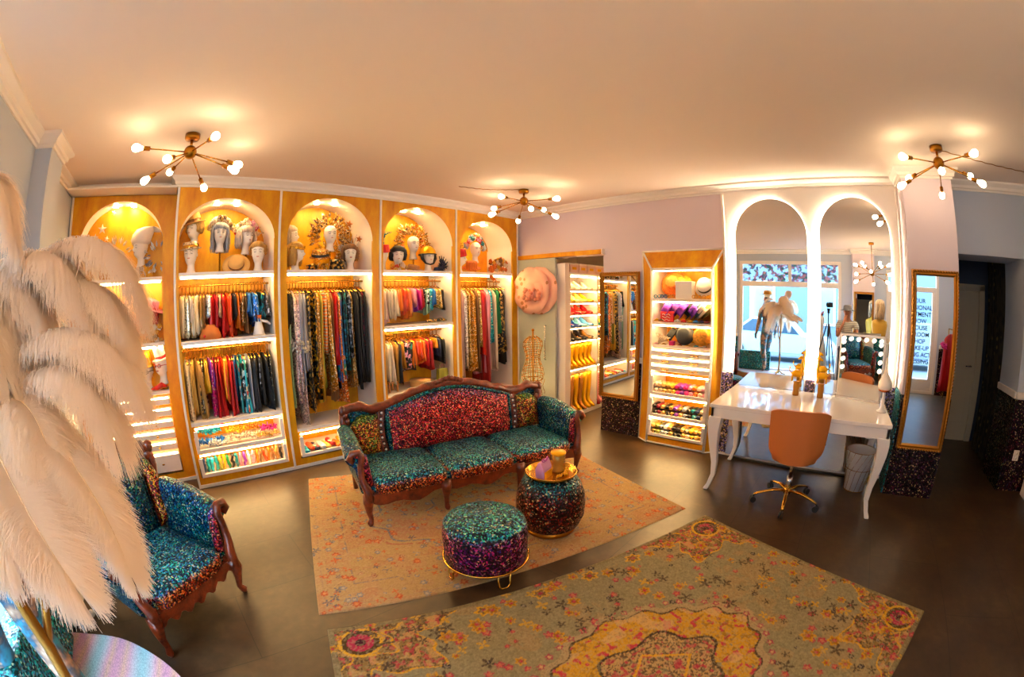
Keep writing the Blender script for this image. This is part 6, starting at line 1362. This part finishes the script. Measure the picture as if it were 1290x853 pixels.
# ------------------------------------------------------------------ ostrich feather floor lamp (left foreground)
def m_feather():
    t = bpy.data.materials.new('ostrich_feather'); t.use_nodes = True; nt = t.node_tree; nt.nodes.clear()
    o = nt.nodes.new('ShaderNodeOutputMaterial'); d = nt.nodes.new('ShaderNodeBsdfDiffuse'); tr = nt.nodes.new('ShaderNodeBsdfTranslucent'); mx = nt.nodes.new('ShaderNodeMixShader')
    for n in (d, tr): n.inputs['Color'].default_value = srgb('fff2e2')
    mx.inputs[0].default_value = .55; nt.links.new(d.outputs[0], mx.inputs[1]); nt.links.new(tr.outputs[0], mx.inputs[2]); nt.links.new(mx.outputs[0], o.inputs[0]); return t
M['feather'] = m_feather()
def plume(P, wd, nb, seed, droop=.35, outw=None, width=.0011, base=.06):
    """one ostrich plume: a bezier quill with thousands of hanging barbs; returns (barb mesh, quill MB)"""
    rg = np.random.RandomState(seed); P = np.array(P, float)
    def B(f): f = f[:, None]; return (1-f)**3*P[0]+3*(1-f)**2*f*P[1]+3*(1-f)*f*f*P[2]+f**3*P[3]
    def D(f): f = f[:, None]; v = 3*(1-f)**2*(P[1]-P[0])+6*(1-f)*f*(P[2]-P[1])+3*f*f*(P[3]-P[2]); return v/np.linalg.norm(v, axis=1, keepdims=True)
    f = np.sort(rg.uniform(base, 1, nb)); sd = rg.choice([-1, 1], nb); p = B(f); t = D(f)
    c = np.array([-.65, 1.02, 1.3]) if outw is None else np.array(outw)
    n = p-c; n[:, 2] += .35; n -= t*(n*t).sum(1, keepdims=True); n /= np.linalg.norm(n, axis=1, keepdims=True)
    s = np.cross(t, n)*sd[:, None]
    L = wd*(np.sin(np.pi*np.clip(.10+.80*f, 0, 1))**.55)*rg.uniform(.84, 1.05, nb)
    phi = np.radians(28+45*f**3+rg.uniform(-9, 9, nb)); K = 7; g = np.linspace(0, 1, K)[None, :, None]
    dirv = s*np.cos(phi)[:, None]+t*np.sin(phi)[:, None]+n*rg.uniform(-.10, .32, nb)[:, None]
    L3 = L[:, None, None]; wob = rg.uniform(-1, 1, (nb, 1, 3))*.10
    pts = p[:, None, :]+L3*(g*dirv[:, None, :]*(1-.18*g)+wob*g*g)+L3*g*g*droop*np.array([0, 0, -1.])*(.5+f[:, None, None])
    pts += L3*.035*np.sin(g*9+rg.uniform(0, 6, (nb, 1, 1)))*t[:, None, :]
    tan = np.gradient(pts, axis=1); side = np.cross(tan, n[:, None, :]); side /= np.linalg.norm(side, axis=2, keepdims=True)+1e-9
    w = width*(1.0-.75*g)*rg.uniform(.7, 1.5, (nb, 1, 1)); a = pts+side*w; b = pts-side*w
    V = np.stack([a, b], 2).reshape(-1, 3); base_i = (np.arange(nb)*K*2)[:, None]+np.arange(K-1)[None, :]*2
    Q = np.stack([base_i, base_i+1, base_i+3, base_i+2], -1).reshape(-1, 4)
    me = bpy.data.meshes.new('barbs'); me.vertices.add(len(V)); me.vertices.foreach_set('co', V.ravel()); me.loops.add(Q.size); me.loops.foreach_set('vertex_index', Q.ravel().astype(np.int32))
    me.polygons.add(len(Q)); me.polygons.foreach_set('loop_start', np.arange(0, Q.size, 4, dtype=np.int32)); me.update(calc_edges=True); me.materials.append(M['feather'])
    q = MB(); ff = np.linspace(0, .985, 24); q.tube([tuple(x) for x in B(ff)], [lerp(.0028, .0007, i/23) for i in range(24)], 6)
    return me, q
QUILL = plain('feather_quill', 'e8cfa8', .5)
LX, LY = -.65, 1.02
plinth_ = MB(); plinth_.box(-1.215, 1.28, .2, -1.06, 2.05, .64); tag(obj('display_plinth', plinth_, M['sq_wainteal'], bevel=.02), 'teal sequin display plinth on the window platform behind the lamp', 'plinth')
fl = thing('feather_floor_lamp', 'tall floor lamp with white ostrich plumes on a gold branch, left foreground', 'lamp', (0, 0, 0))
PL = [('A', [(-0.440, 1.061, 1.696), (-0.320, 0.982, 1.941), (-0.132, 0.918, 1.955), (-0.076, 0.896, 1.778)], .112, 4050, .55),
    ('A2', [(-0.471, 1.048, 1.700), (-0.413, 0.957, 1.873), (-0.282, 0.917, 1.950), (-0.194, 0.899, 1.778)], 0.140, 4050, .55),
    ('A3', [(-0.442, 1.059, 1.679), (-0.290, 0.971, 1.865), (-0.145, 0.933, 1.852), (-0.105, 0.873, 1.714)], .112, 3510, .6),
    ('B', [(-0.493, 1.028, 1.602), (-0.324, 0.946, 1.765), (-0.156, 0.886, 1.768), (-0.093, 0.807, 1.635)], .112, 4050, .6),
    ('B2', [(-0.478, 1.030, 1.566), (-0.310, 0.949, 1.695), (-0.178, 0.880, 1.690), (-0.149, 0.784, 1.563)], .112, 3510, .6),
    ('C', [(-0.430, 1.004, 1.618), (-0.292, 0.846, 1.552), (-0.178, 0.730, 1.480), (-0.160, 0.622, 1.392)], .094, 5600, .25),
    ('D', [(-0.529, 0.955, 1.618), (-0.398, 0.774, 1.520), (-0.306, 0.643, 1.485), (-0.238, 0.547, 1.424)], 0.128, 5600, .2),
    ('E', [(-0.582, 0.991, 1.713), (-0.528, 0.866, 2.020), (-0.414, 0.811, 2.112), (-0.353, 0.834, 1.911)], 0.104, 2970, .5),
    ('G', [(-0.472, 0.972, 1.545), (-0.337, 0.905, 1.581), (-0.223, 0.823, 1.532), (-0.212, 0.732, 1.448)], 0.122, 3240, .45),
    ('H', [(-0.524, 0.975, 1.581), (-0.388, 0.917, 1.659), (-0.293, 0.836, 1.592), (-0.281, 0.748, 1.492)], 0.134, 3510, .45),
    ('I', [(-0.585, 1.048, 1.726), (-0.491, 0.975, 1.881), (-0.395, 0.958, 1.918), (-0.323, 0.946, 1.788)], 0.146, 3240, .55),
    ('K', [(-0.594, 0.908, 1.569), (-0.496, 0.775, 1.512), (-0.387, 0.653, 1.499), (-0.335, 0.569, 1.463)], 0.122, 3240, .3)]
rg0 = random.Random(77)
C0 = Vector((LX, LY, 1.42))
for k in range(16):      # the rest of the crown, all round the branch
    a = 2*PI*k/16+rg0.uniform(-.15, .15); 
    d = Vector((math.cos(a), math.sin(a), 0)); up_ = rg0.uniform(.18, .42); R0 = rg0.uniform(.40, .50)
    if d.dot(Vector((.54, -.84, 0))) > .55: R0 = .26
    PL.append(('R', [tuple(C0+d*.05+Vector((0, 0, .1))), tuple(C0+d*R0*.35+Vector((0, 0, .12+up_))), tuple(C0+d*R0*.85+Vector((0, 0, up_+.1))), tuple(C0+d*R0*1.1+Vector((0, 0, up_-.16)))], 0.146, 1755, .55))
for k in range(11):      # lower hanging tier
    a = 2*PI*k/11+.2; d = Vector((math.cos(a), math.sin(a), 0)); R0 = .34
    if d.dot(Vector((.54, -.84, 0))) > .45 or d.x > .75: continue
    PL.append(('R', [tuple(C0+d*.05+Vector((0, 0, .05))), tuple(C0+d*R0*.5+Vector((0, 0, .20))), tuple(C0+d*R0*.95+Vector((0, 0, .08))), tuple(C0+d*R0*1.05+Vector((0, 0, -.22)))], .15, 1500, .4))
for k, (nm, P, w_, nb, dr) in enumerate(PL):
    me, q = plume(P, w_, nb, 100+k, dr)
    f_ = obj('feather_quill', q, QUILL, fl); b_ = bpy.data.objects.new('feather_barbs', me); S.collection.objects.link(b_); b_.parent = f_
    if nm != 'R':       # stalk from the branch head to the start of the quill
        st_ = MB(); st_.tube([tuple(C0), tuple((C0+Vector(P[0]))/2+Vector((0, 0, .03))), P[0]], .003, 6); obj('feather_stalk', st_, M['gold'], fl)
tk = MB(); tk.tube([(LX+.02, LY, .225), (LX+.0, LY-.01, .5), (LX-.012, LY, .75), (LX+.006, LY+.01, .95), (LX-.004, LY, 1.15), (LX, LY, 1.44)], [.02, .018, .019, .021, .018, .012], 12)
tk.tube([(LX-.002, LY, .93), (LX+.03, LY+.035, 1.0), (LX+.055, LY+.05, 1.06), (LX+.05, LY+.05, 1.2), (LX+.02, LY+.02, 1.42)], [.014, .015, .015, .011, .008], 10); obj('gold_branch', tk, M['gilt'], fl)
for k in range(3):
    a = 2*PI*k/3+.4; r_ = MB(); r_.tube([(LX+.02, LY, .30), (LX+.02+.09*math.cos(a), LY+.09*math.sin(a), .225), (LX+.02+.17*math.cos(a), LY+.17*math.sin(a), .208)], [.016, .013, .007], 8); obj('foot', r_, M['gilt'], fl)
# ------------------------------------------------------------------ figures
def skin_fig(name, V, E, mat, parent, sub=2, fat=1.0):
    import bmesh
    me = bpy.data.meshes.new(name); bm = bmesh.new(); ly = bm.verts.layers.skin.verify(); ks = list(V); vs = {}
    for k in ks:
        v = bm.verts.new(V[k][:3]); r = V[k][3]; r2_ = V[k][4] if len(V[k]) > 4 else r; v[ly].radius = (r*(fat if r > .02 else 1), r2_*(fat if r > .02 else 1)); vs[k] = v
    vs[ks[0]][ly].use_root = True
    for a, b in E: bm.edges.new((vs[a], vs[b]))
    bm.to_mesh(me); bm.free(); me.materials.append(mat); o = bpy.data.objects.new(name, me); S.collection.objects.link(o)
    if parent: o.parent = parent
    m1 = o.modifiers.new('skin', 'SKIN'); m1.use_smooth_shade = True; m1.branch_smoothing = .6
    m2 = o.modifiers.new('sub', 'SUBSURF'); m2.levels = 1; m2.render_levels = sub; return o
def fingers(V, E, wrist, palm, hand, fd, side, pre):
    """five separate fingers rooted in the palm; fd finger direction, side across the palm"""
    fd = Vector(fd).normalized(); side = Vector(side).normalized(); p = Vector(hand); nn = fd.cross(side).normalized()
    for i, (o_, l_) in enumerate(((-.027, .070), (-.009, .078), (.009, .073), (.026, .058))):
        a = p+side*o_+fd*.02; b = a+fd*l_*.5; c_ = b+(fd*.8+nn*.6).normalized()*l_*.5
        V[pre+'f%da' % i] = (*a, .010); V[pre+'f%db' % i] = (*b, .0085); V[pre+'f%dc' % i] = (*c_, .007); E += [(palm, pre+'f%da' % i), (pre+'f%da' % i, pre+'f%db' % i), (pre+'f%db' % i, pre+'f%dc' % i)]
    a = p-side*.04-fd*.03; b = a-side*.02+fd*.035; V[pre+'ta'] = (*a, .011); V[pre+'tb'] = (*b, .009); E += [(palm, pre+'ta'), (pre+'ta', pre+'tb')]
def body(V, E, arms, stance, s=1.0, sh=.19):
    """V in a local frame: facing -y, height about 1.75; arms = {side: (elbow, wrist, hand, fdir, sdir)}"""
    V.update({'pel': (0, 0, .95, .13, .10), 'wai': (0, 0, 1.10, .115, .085), 'che': (0, .0, 1.28, .135, .095), 'upc': (0, .01, 1.40, .12, .08), 'nek': (0, .0, 1.50, .055), 'jaw': (0, -.015, 1.565, .06), 'hed': (0, -.01, 1.64, .085, .095), 'crn': (0, 0, 1.715, .07)})
    E += [('pel', 'wai'), ('wai', 'che'), ('che', 'upc'), ('upc', 'nek'), ('nek', 'jaw'), ('jaw', 'hed'), ('hed', 'crn')]
    for sd_, k in ((-1, 'l'), (1, 'r')):
        el, wr, hn, fd, sv = arms[k]; V[k+'sh'] = (sd_*sh, .01, 1.405, .055); V[k+'el'] = (*el, .04); V[k+'wr'] = (*wr, .026); V[k+'pa'] = (*hn, .032, .018)
        E += [('upc', k+'sh'), (k+'sh', k+'el'), (k+'el', k+'wr'), (k+'wr', k+'pa')]; fingers(V, E, k+'wr', k+'pa', hn, fd, sv, k)
        hx, kn, an, to = stance[k]; V[k+'hp'] = (*hx, .088); V[k+'kn'] = (*kn, .055); V[k+'cf'] = (*(Vector(kn)*.6+Vector(an)*.4+Vector((0, .015, 0))), .052); V[k+'an'] = (*an, .036); V[k+'to'] = (*to, .032, .022)
        E += [('pel', k+'hp'), (k+'hp', k+'kn'), (k+'kn', k+'cf'), (k+'cf', k+'an'), (k+'an', k+'to')]
STAND = {'l': ((-.09, 0, .86), (-.10, -.01, .48), (-.11, .02, .085), (-.12, -.10, .03)), 'r': ((.09, 0, .86), (.10, -.01, .48), (.11, .02, .085), (.12, -.10, .03))}
def face(t, mat, z=1.64, y=-.10, dark='3a2418', s=1.0):
    n_ = MB(); n_.tube([(0, y+.004, z+.015), (0, y-.018, z-.02), (0, y-.004, z-.03)], [.007, .012, .008], 8)
    for q in (-1, 1): n_.sph((q*.083, .0, z-.005), .022, 8, 6, (.4, .7, 1.2))
    obj('nose_and_ears', n_, mat, t); e = MB()
    for q in (-1, 1): e.sph((q*.03, y+.008, z+.012), .009, 8, 6, (1.3, .5, .7)); e.tube([(q*.016, y+.002, z+.03), (q*.032, y-.0, z+.035), (q*.048, y+.012, z+.03)], .003, 5)
    obj('eyes_and_brows', e, plain('eye_'+dark, dark, .4), t); l_ = MB(); l_.sph((0, y+.004, z-.052), .016, 10, 6, (1.3, .4, .35)); obj('mouth', l_, plain('mouth_'+dark, 'a8604a', .5), t)
def person():
    t = thing('person', 'person in grey hat and striped t-shirt, hand at chin, seen in the arched mirror', 'person', (-.22, -.50, 0), PI/2+.15); sk = plain('skin', 'c88a68', .5)
    V, E = {}, []; arms = {'l': ((-.24, -.05, 1.13), (-.05, -.19, 1.12), (.03, -.20, 1.13), (1, -.1, .1), (0, 0, 1)), 'r': ((.20, -.14, 1.14), (.08, -.19, 1.40), (.045, -.165, 1.50), (-.3, .3, 1), (1, .3, 0))}
    body(V, E, arms, STAND); skin_fig('body', V, E, sk, t, fat=1.15); face(t, sk)
    st_ = NT('striped_tshirt'); w_ = st_.n('ShaderNodeTexWave', wave_type='BANDS', bands_direction='Z'); w_.inputs['Scale'].default_value = 9; st_.l(st_.coord(), w_.inputs['Vector']); st_.l(st_.ramp(w_.outputs['Fac'], [(.62, srgb('f0ece4')), (.7, srgb('9a9a94'))]), st_.b.inputs['Base Color']); st_.set(Roughness=.9)
    V2 = {'wai': (0, 0, 1.08, .145, .115), 'bot': (0, 0, .93, .155, .125), 'che': (0, 0, 1.28, .155, .115), 'upc': (0, .01, 1.405, .135, .095), 'lsh': (-.19, .01, 1.41, .075), 'rsh': (.19, .01, 1.41, .075), 'lsl': (-.225, -.02, 1.27, .066), 'rsl': (.198, -.07, 1.28, .066)}
    skin_fig('t_shirt', V2, [('wai', 'bot'), ('wai', 'che'), ('che', 'upc'), ('upc', 'lsh'), ('upc', 'rsh'), ('lsh', 'lsl'), ('rsh', 'rsl')], st_.m, t)
    V3 = {'pel': (0, 0, .95, .145, .115)}; E3 = []
    for k in 'lr':
        hx, kn, an, to = STAND[k]; V3[k+'h'] = (*hx, .10); V3[k+'k'] = (*kn, .075); V3[k+'a'] = (*an, .06); E3 += [('pel', k+'h'), (k+'h', k+'k'), (k+'k', k+'a')]
    skin_fig('trousers', V3, E3, plain('black_denim', '1a1a20', .8), t)
    for k, x in (('l', -.115), ('r', .115)):
        s_ = MB(); s_.loft([[(x+w_*math.cos(a), yc+l_*math.sin(a), z) for a in [2*PI*j/20 for j in range(20)]] for w_, l_, yc, z in ((.045, .13, -.05, 0), (.05, .135, -.05, .02), (.045, .12, -.04, .05), (.042, .06, .0, .09))]); obj('shoe', s_, M['black'], t)
    h_ = MB(); h_.lathe([(.001, 1.775), (.06, 1.775), (.092, 1.76), (.10, 1.70), (.103, 1.688), (.15, 1.672), (.165, 1.668), (.163, 1.662), (.10, 1.676), (.001, 1.72)], 32); obj('hat', h_, plain('grey_hat_felt', '6a6a72', .9), t)
    hb = MB(); hb.loft([[(.088*q*math.cos(a), .01+.1*q*math.sin(a), z) for a in [2*PI*j/20 for j in range(20)]] for q, z in ((.93, 1.62), (1.0, 1.66), (.98, 1.70))], True, True) ; obj('hair', MB().tube([(.075*math.cos(a), .02+.08*math.sin(a), 1.64) for a in [PI*j/8 for j in range(9)]], .022, 8), plain('brown_hair', '3a2618', .8), t)
person()
def floral_mannequin():
    t = thing('dressed_mannequin', 'standing male mannequin in floral bodysuit and straw hat on the window platform', 'mannequin', (-1.0, 1.39, .2), -2.3)
    fm_ = NT('floral_bodysuit'); co = fm_.coord(); n1 = fm_.noise(co, 9, 3, .6); v = fm_.n('ShaderNodeTexVoronoi'); v.inputs['Scale'].default_value = 16; fm_.l(co, v.inputs['Vector'])
    c1 = fm_.ramp(n1, [(.35, srgb('2a8aa8')), (.46, srgb('3a5060')), (.56, srgb('a07a60')), (.68, srgb('d0b8a0'))]); fm_.l(fm_.mix(fm_.ramp(v.outputs['Distance'], [(.12, (1, 1, 1, 1)), (.22, (0, 0, 0, 1))]), c1, srgb('c89a78')), fm_.b.inputs['Base Color']); fm_.set(Roughness=.6)
    V, E = {}, []; arms = {'l': ((-.26, .04, 1.14), (-.27, -.04, .90), (-.27, -.07, .82), (0, -.1, -1), (0, 1, 0)), 'r': ((.26, .04, 1.14), (.28, -.02, .90), (.28, -.05, .82), (0, -.1, -1), (0, 1, 0))}
    stn = {'l': ((-.09, 0, .86), (-.10, .02, .48), (-.10, .13, .09), (-.10, .02, .03)), 'r': ((.09, 0, .86), (.10, -.10, .48), (.10, -.10, .085), (.10, -.23, .03))}
    body(V, E, arms, stn); skin_fig('body', V, E, fm_.m, t, fat=1.28); fc = skins['white']; hd_ = link('head', HDM['white'], t, (0, -.005, 1.475)); hd_.scale = (1.05,)*3
    hh = MB(); hh.lathe([(.001, 1.84), (.07, 1.84), (.1, 1.82), (.104, 1.76), (.17, 1.745), (.172, 1.738), (.1, 1.745), (.001, 1.76)], 32); obj('straw_hat', hh, stw, t); hb = MB(); hb.lathe([(.105, 1.76), (.108, 1.762), (.107, 1.79), (.103, 1.79)], 32, caps=False); obj('hat_band', hb, M['gold_dark'], t)
floral_mannequin()
def gown():
    t = thing('gown_dress_form', 'dress form in a long white gown with flower collar, reflected behind the tripod', 'dress form', (-.55, .12, .2), .3)
    m_ = MB(); R = []
    for r, z in ((.30, .02), (.27, .3), (.2, .7), (.15, .95), (.115, 1.08), (.13, 1.2), (.155, 1.32), (.14, 1.40), (.06, 1.46), (.045, 1.5)):
        R.append([((r+(.02*math.sin(9*a)*(z < .9)))*math.cos(a), (r*.8+(.02*math.sin(9*a)*(z < .9)))*math.sin(a), z) for a in [2*PI*j/54 for j in range(54)]])
    m_.loft(R); obj('gown', m_, cloth('sheer', 'f4f4f4'), t); t.scale = (.95, .95, .93)
gown(); blobs('flower_collar', 'bright flower collar on the white gown dress form', 'collar', -.55, .12, 1.56, .12, 40, ['f0b020', '8a30b0', 'f0a0b8', '0c7a88'], 61, 'ring', .03, (0, 2*PI))
# tripod and camera taking the picture
def tripod():
    t = thing('camera_tripod', 'black camera tripod standing in the middle of the room, seen in the mirrors', 'tripod', (-.07, -.07, 0)); c_ = MB(); c_.tube([(0, 0, .75), (0, 0, 1.60)], .014, 10); obj('centre_column', c_, M['black'], t); h_ = MB(); h_.sph((0, 0, 1.615), .032, 12, 8); h_.lathe([(.001, 1.64), (.035, 1.64), (.035, 1.69), (.001, 1.69)], 20); obj('ball_head', h_, M['black'], t)
    for k in range(3):
        a = 2*PI*k/3+yaw+PI; l_ = MB(); l_.tube([(.03*math.cos(a), .03*math.sin(a), 1.38), (.2*math.cos(a), .2*math.sin(a), .75), (.38*math.cos(a), .38*math.sin(a), .012)], [.014, .012, .009], 8); obj('leg', l_, M['black'], t)
tripod()
t = thing('camera', 'black photo camera with fisheye lens on the tripod, seen in the mirrors', 'camera', tuple(Vector((0, 0, CAMZ))-fwd*.10), yaw-PI/2); t.rotation_euler = (-.1, 0, yaw-PI/2)
obj('camera_body', MB().box(-.07, -.07, -.055, .07, .0, .045), M['black'], t, .01); k = MB(); k.tube([(0, -.01, 0), (0, .045, 0)], .036, 20); obj('lens', k, M['black'], t)
# knit wigged bust on a side table, framed mirror behind it
t = thing('side_table', 'white side table by the street wall holding the yellow bust', 'table', (-.50, -1.28, 0)); obj('tabletop', MB().box(-.28, -.35, 1.02, .28, .35, 1.05), M['white'], t, .004)
for sx in (-1, 1):
    for sy in (-1, 1): obj('leg', MB().box(sx*.24-.02, sy*.31-.02, 0, sx*.24+.02, sy*.31+.02, 1.02), M['white'], t)
t = thing('yellow_torso_bust', 'yellow torso bust with braided cream wig facing the framed mirror', 'bust', (-.42, -1.26, 1.052), -PI/2)
m_ = MB(); m_.loft([[(rx*math.cos(a), ry*math.sin(a), z) for a in [2*PI*j/28 for j in range(28)]] for rx, ry, z in ((.13, .09, 0), (.14, .1, .06), (.17, .11, .22), (.19, .10, .36), (.18, .08, .43), (.10, .06, .47), (.05, .05, .50), (.045, .048, .58))]); obj('torso', m_, plain('yellow_torso', 'd8a838', .5), t)
link('head', HDM['white'], t, (0, -.0, .56)); t['z0'] = .56; hair(t, 'e8c8a0', .36, .10, 70, 'braided_wig')
g = gilt_mirror(-.975, -1.20, -.70, 1.10, 2.08, 'dark gilt framed mirror on the window pillar behind the bust', .05); g.rotation_euler = (0, 0, PI)
for i, (y, h_, c_) in enumerate(((-1.0, .12, 'f4f4f4'), (-1.05, .16, 'd8a850'), (-1.48, .1, 'f0d8c0'))):
    m_ = MB(); m_.lathe([(.001, 0), (.03, 0), (.032, h_*.7), (.012, h_*.8), (.014, h_), (.001, h_)], 20, (0, 0, 0)); tag(obj('perfume_bottle', m_, cloth('satin', c_), loc=(-.55+.06*i, y, 1.052)), '%s bottle on the side table, %s the bust' % (NAME[c_], ['nearest the window beside', 'closest to', 'on the far side of'][i]), 'bottle')
# things along the street side wall, left edge
t = thing('white_wall_panel', 'flat white radiator cover against the left wall behind the plumes', 'radiator cover', (-1.208, 2.42, 0)); obj('panel', MB().box(-.006, 0, .0, .055, .68, .82), M['white'], t, .004)
for k in range(7): obj('slat', MB().box(.055, .06+.085*k, .1, .062, .10+.085*k, .72), M['trim'], t)
obj('top_shelf', MB().box(-.006, -.01, .82, .07, .69, .845), M['white'], t, .004)
for i in range(2): tag(obj('white_bauble', MB().sph((0, 0, 0), .026, 16, 10), M['white'], loc=(-1.06+.03*i, 2.50+.07*i, .027)), ['small white ball on the floor near the radiator cover, nearer one', 'small white ball on the floor near the radiator cover, farther one'][i], 'ball')
k = MB(); k.tube([(-1.09, 2.28, .02), (-1.08, 2.36, .26), (-1.09, 2.44, .02)], .012, 8); k.tube([(-1.09, 2.31, .12), (-1.09, 2.41, .12)], .010, 8); tag(obj('pale_blue_stand', k, plain('pale_blue_plastic', 'a8c8e8', .4)), 'pale blue plastic floor stand beside the radiator cover', 'stand')
# clothes hanging by the south wall, seen in the pillar mirror
o = obj('red_gown', garment_mesh(1.1, .17, .06, 901, .3, 'satin', 0), cloth('satin', 'b00c1c'), loc=(-.75, -2.66, 1.35)); tag(o, 'red gown hanging by the sequin wainscot, seen in the pillar mirror', 'gown'); boa(-.95, -.6, -2.5, 1.05, .07, cloth('feathered', 'e02088'), 'hot pink feather boa by the sequin wainscot, seen in the pillar mirror', 91)
rk = MB(); rk.tube([(-1.0, -2.66, 1.36), (-.3, -2.66, 1.36)], .012, 8); rk.tube([(-.35, -2.66, 0), (-.35, -2.66, 1.36)], .012, 8); rk.tube([(-1.0, -2.66, 0), (-1.0, -2.66, 1.36)], .012, 8); tag(obj('garment_rack', rk, M['gold']), 'brass garment rack at the south wall, seen in the pillar mirror', 'garment rack')
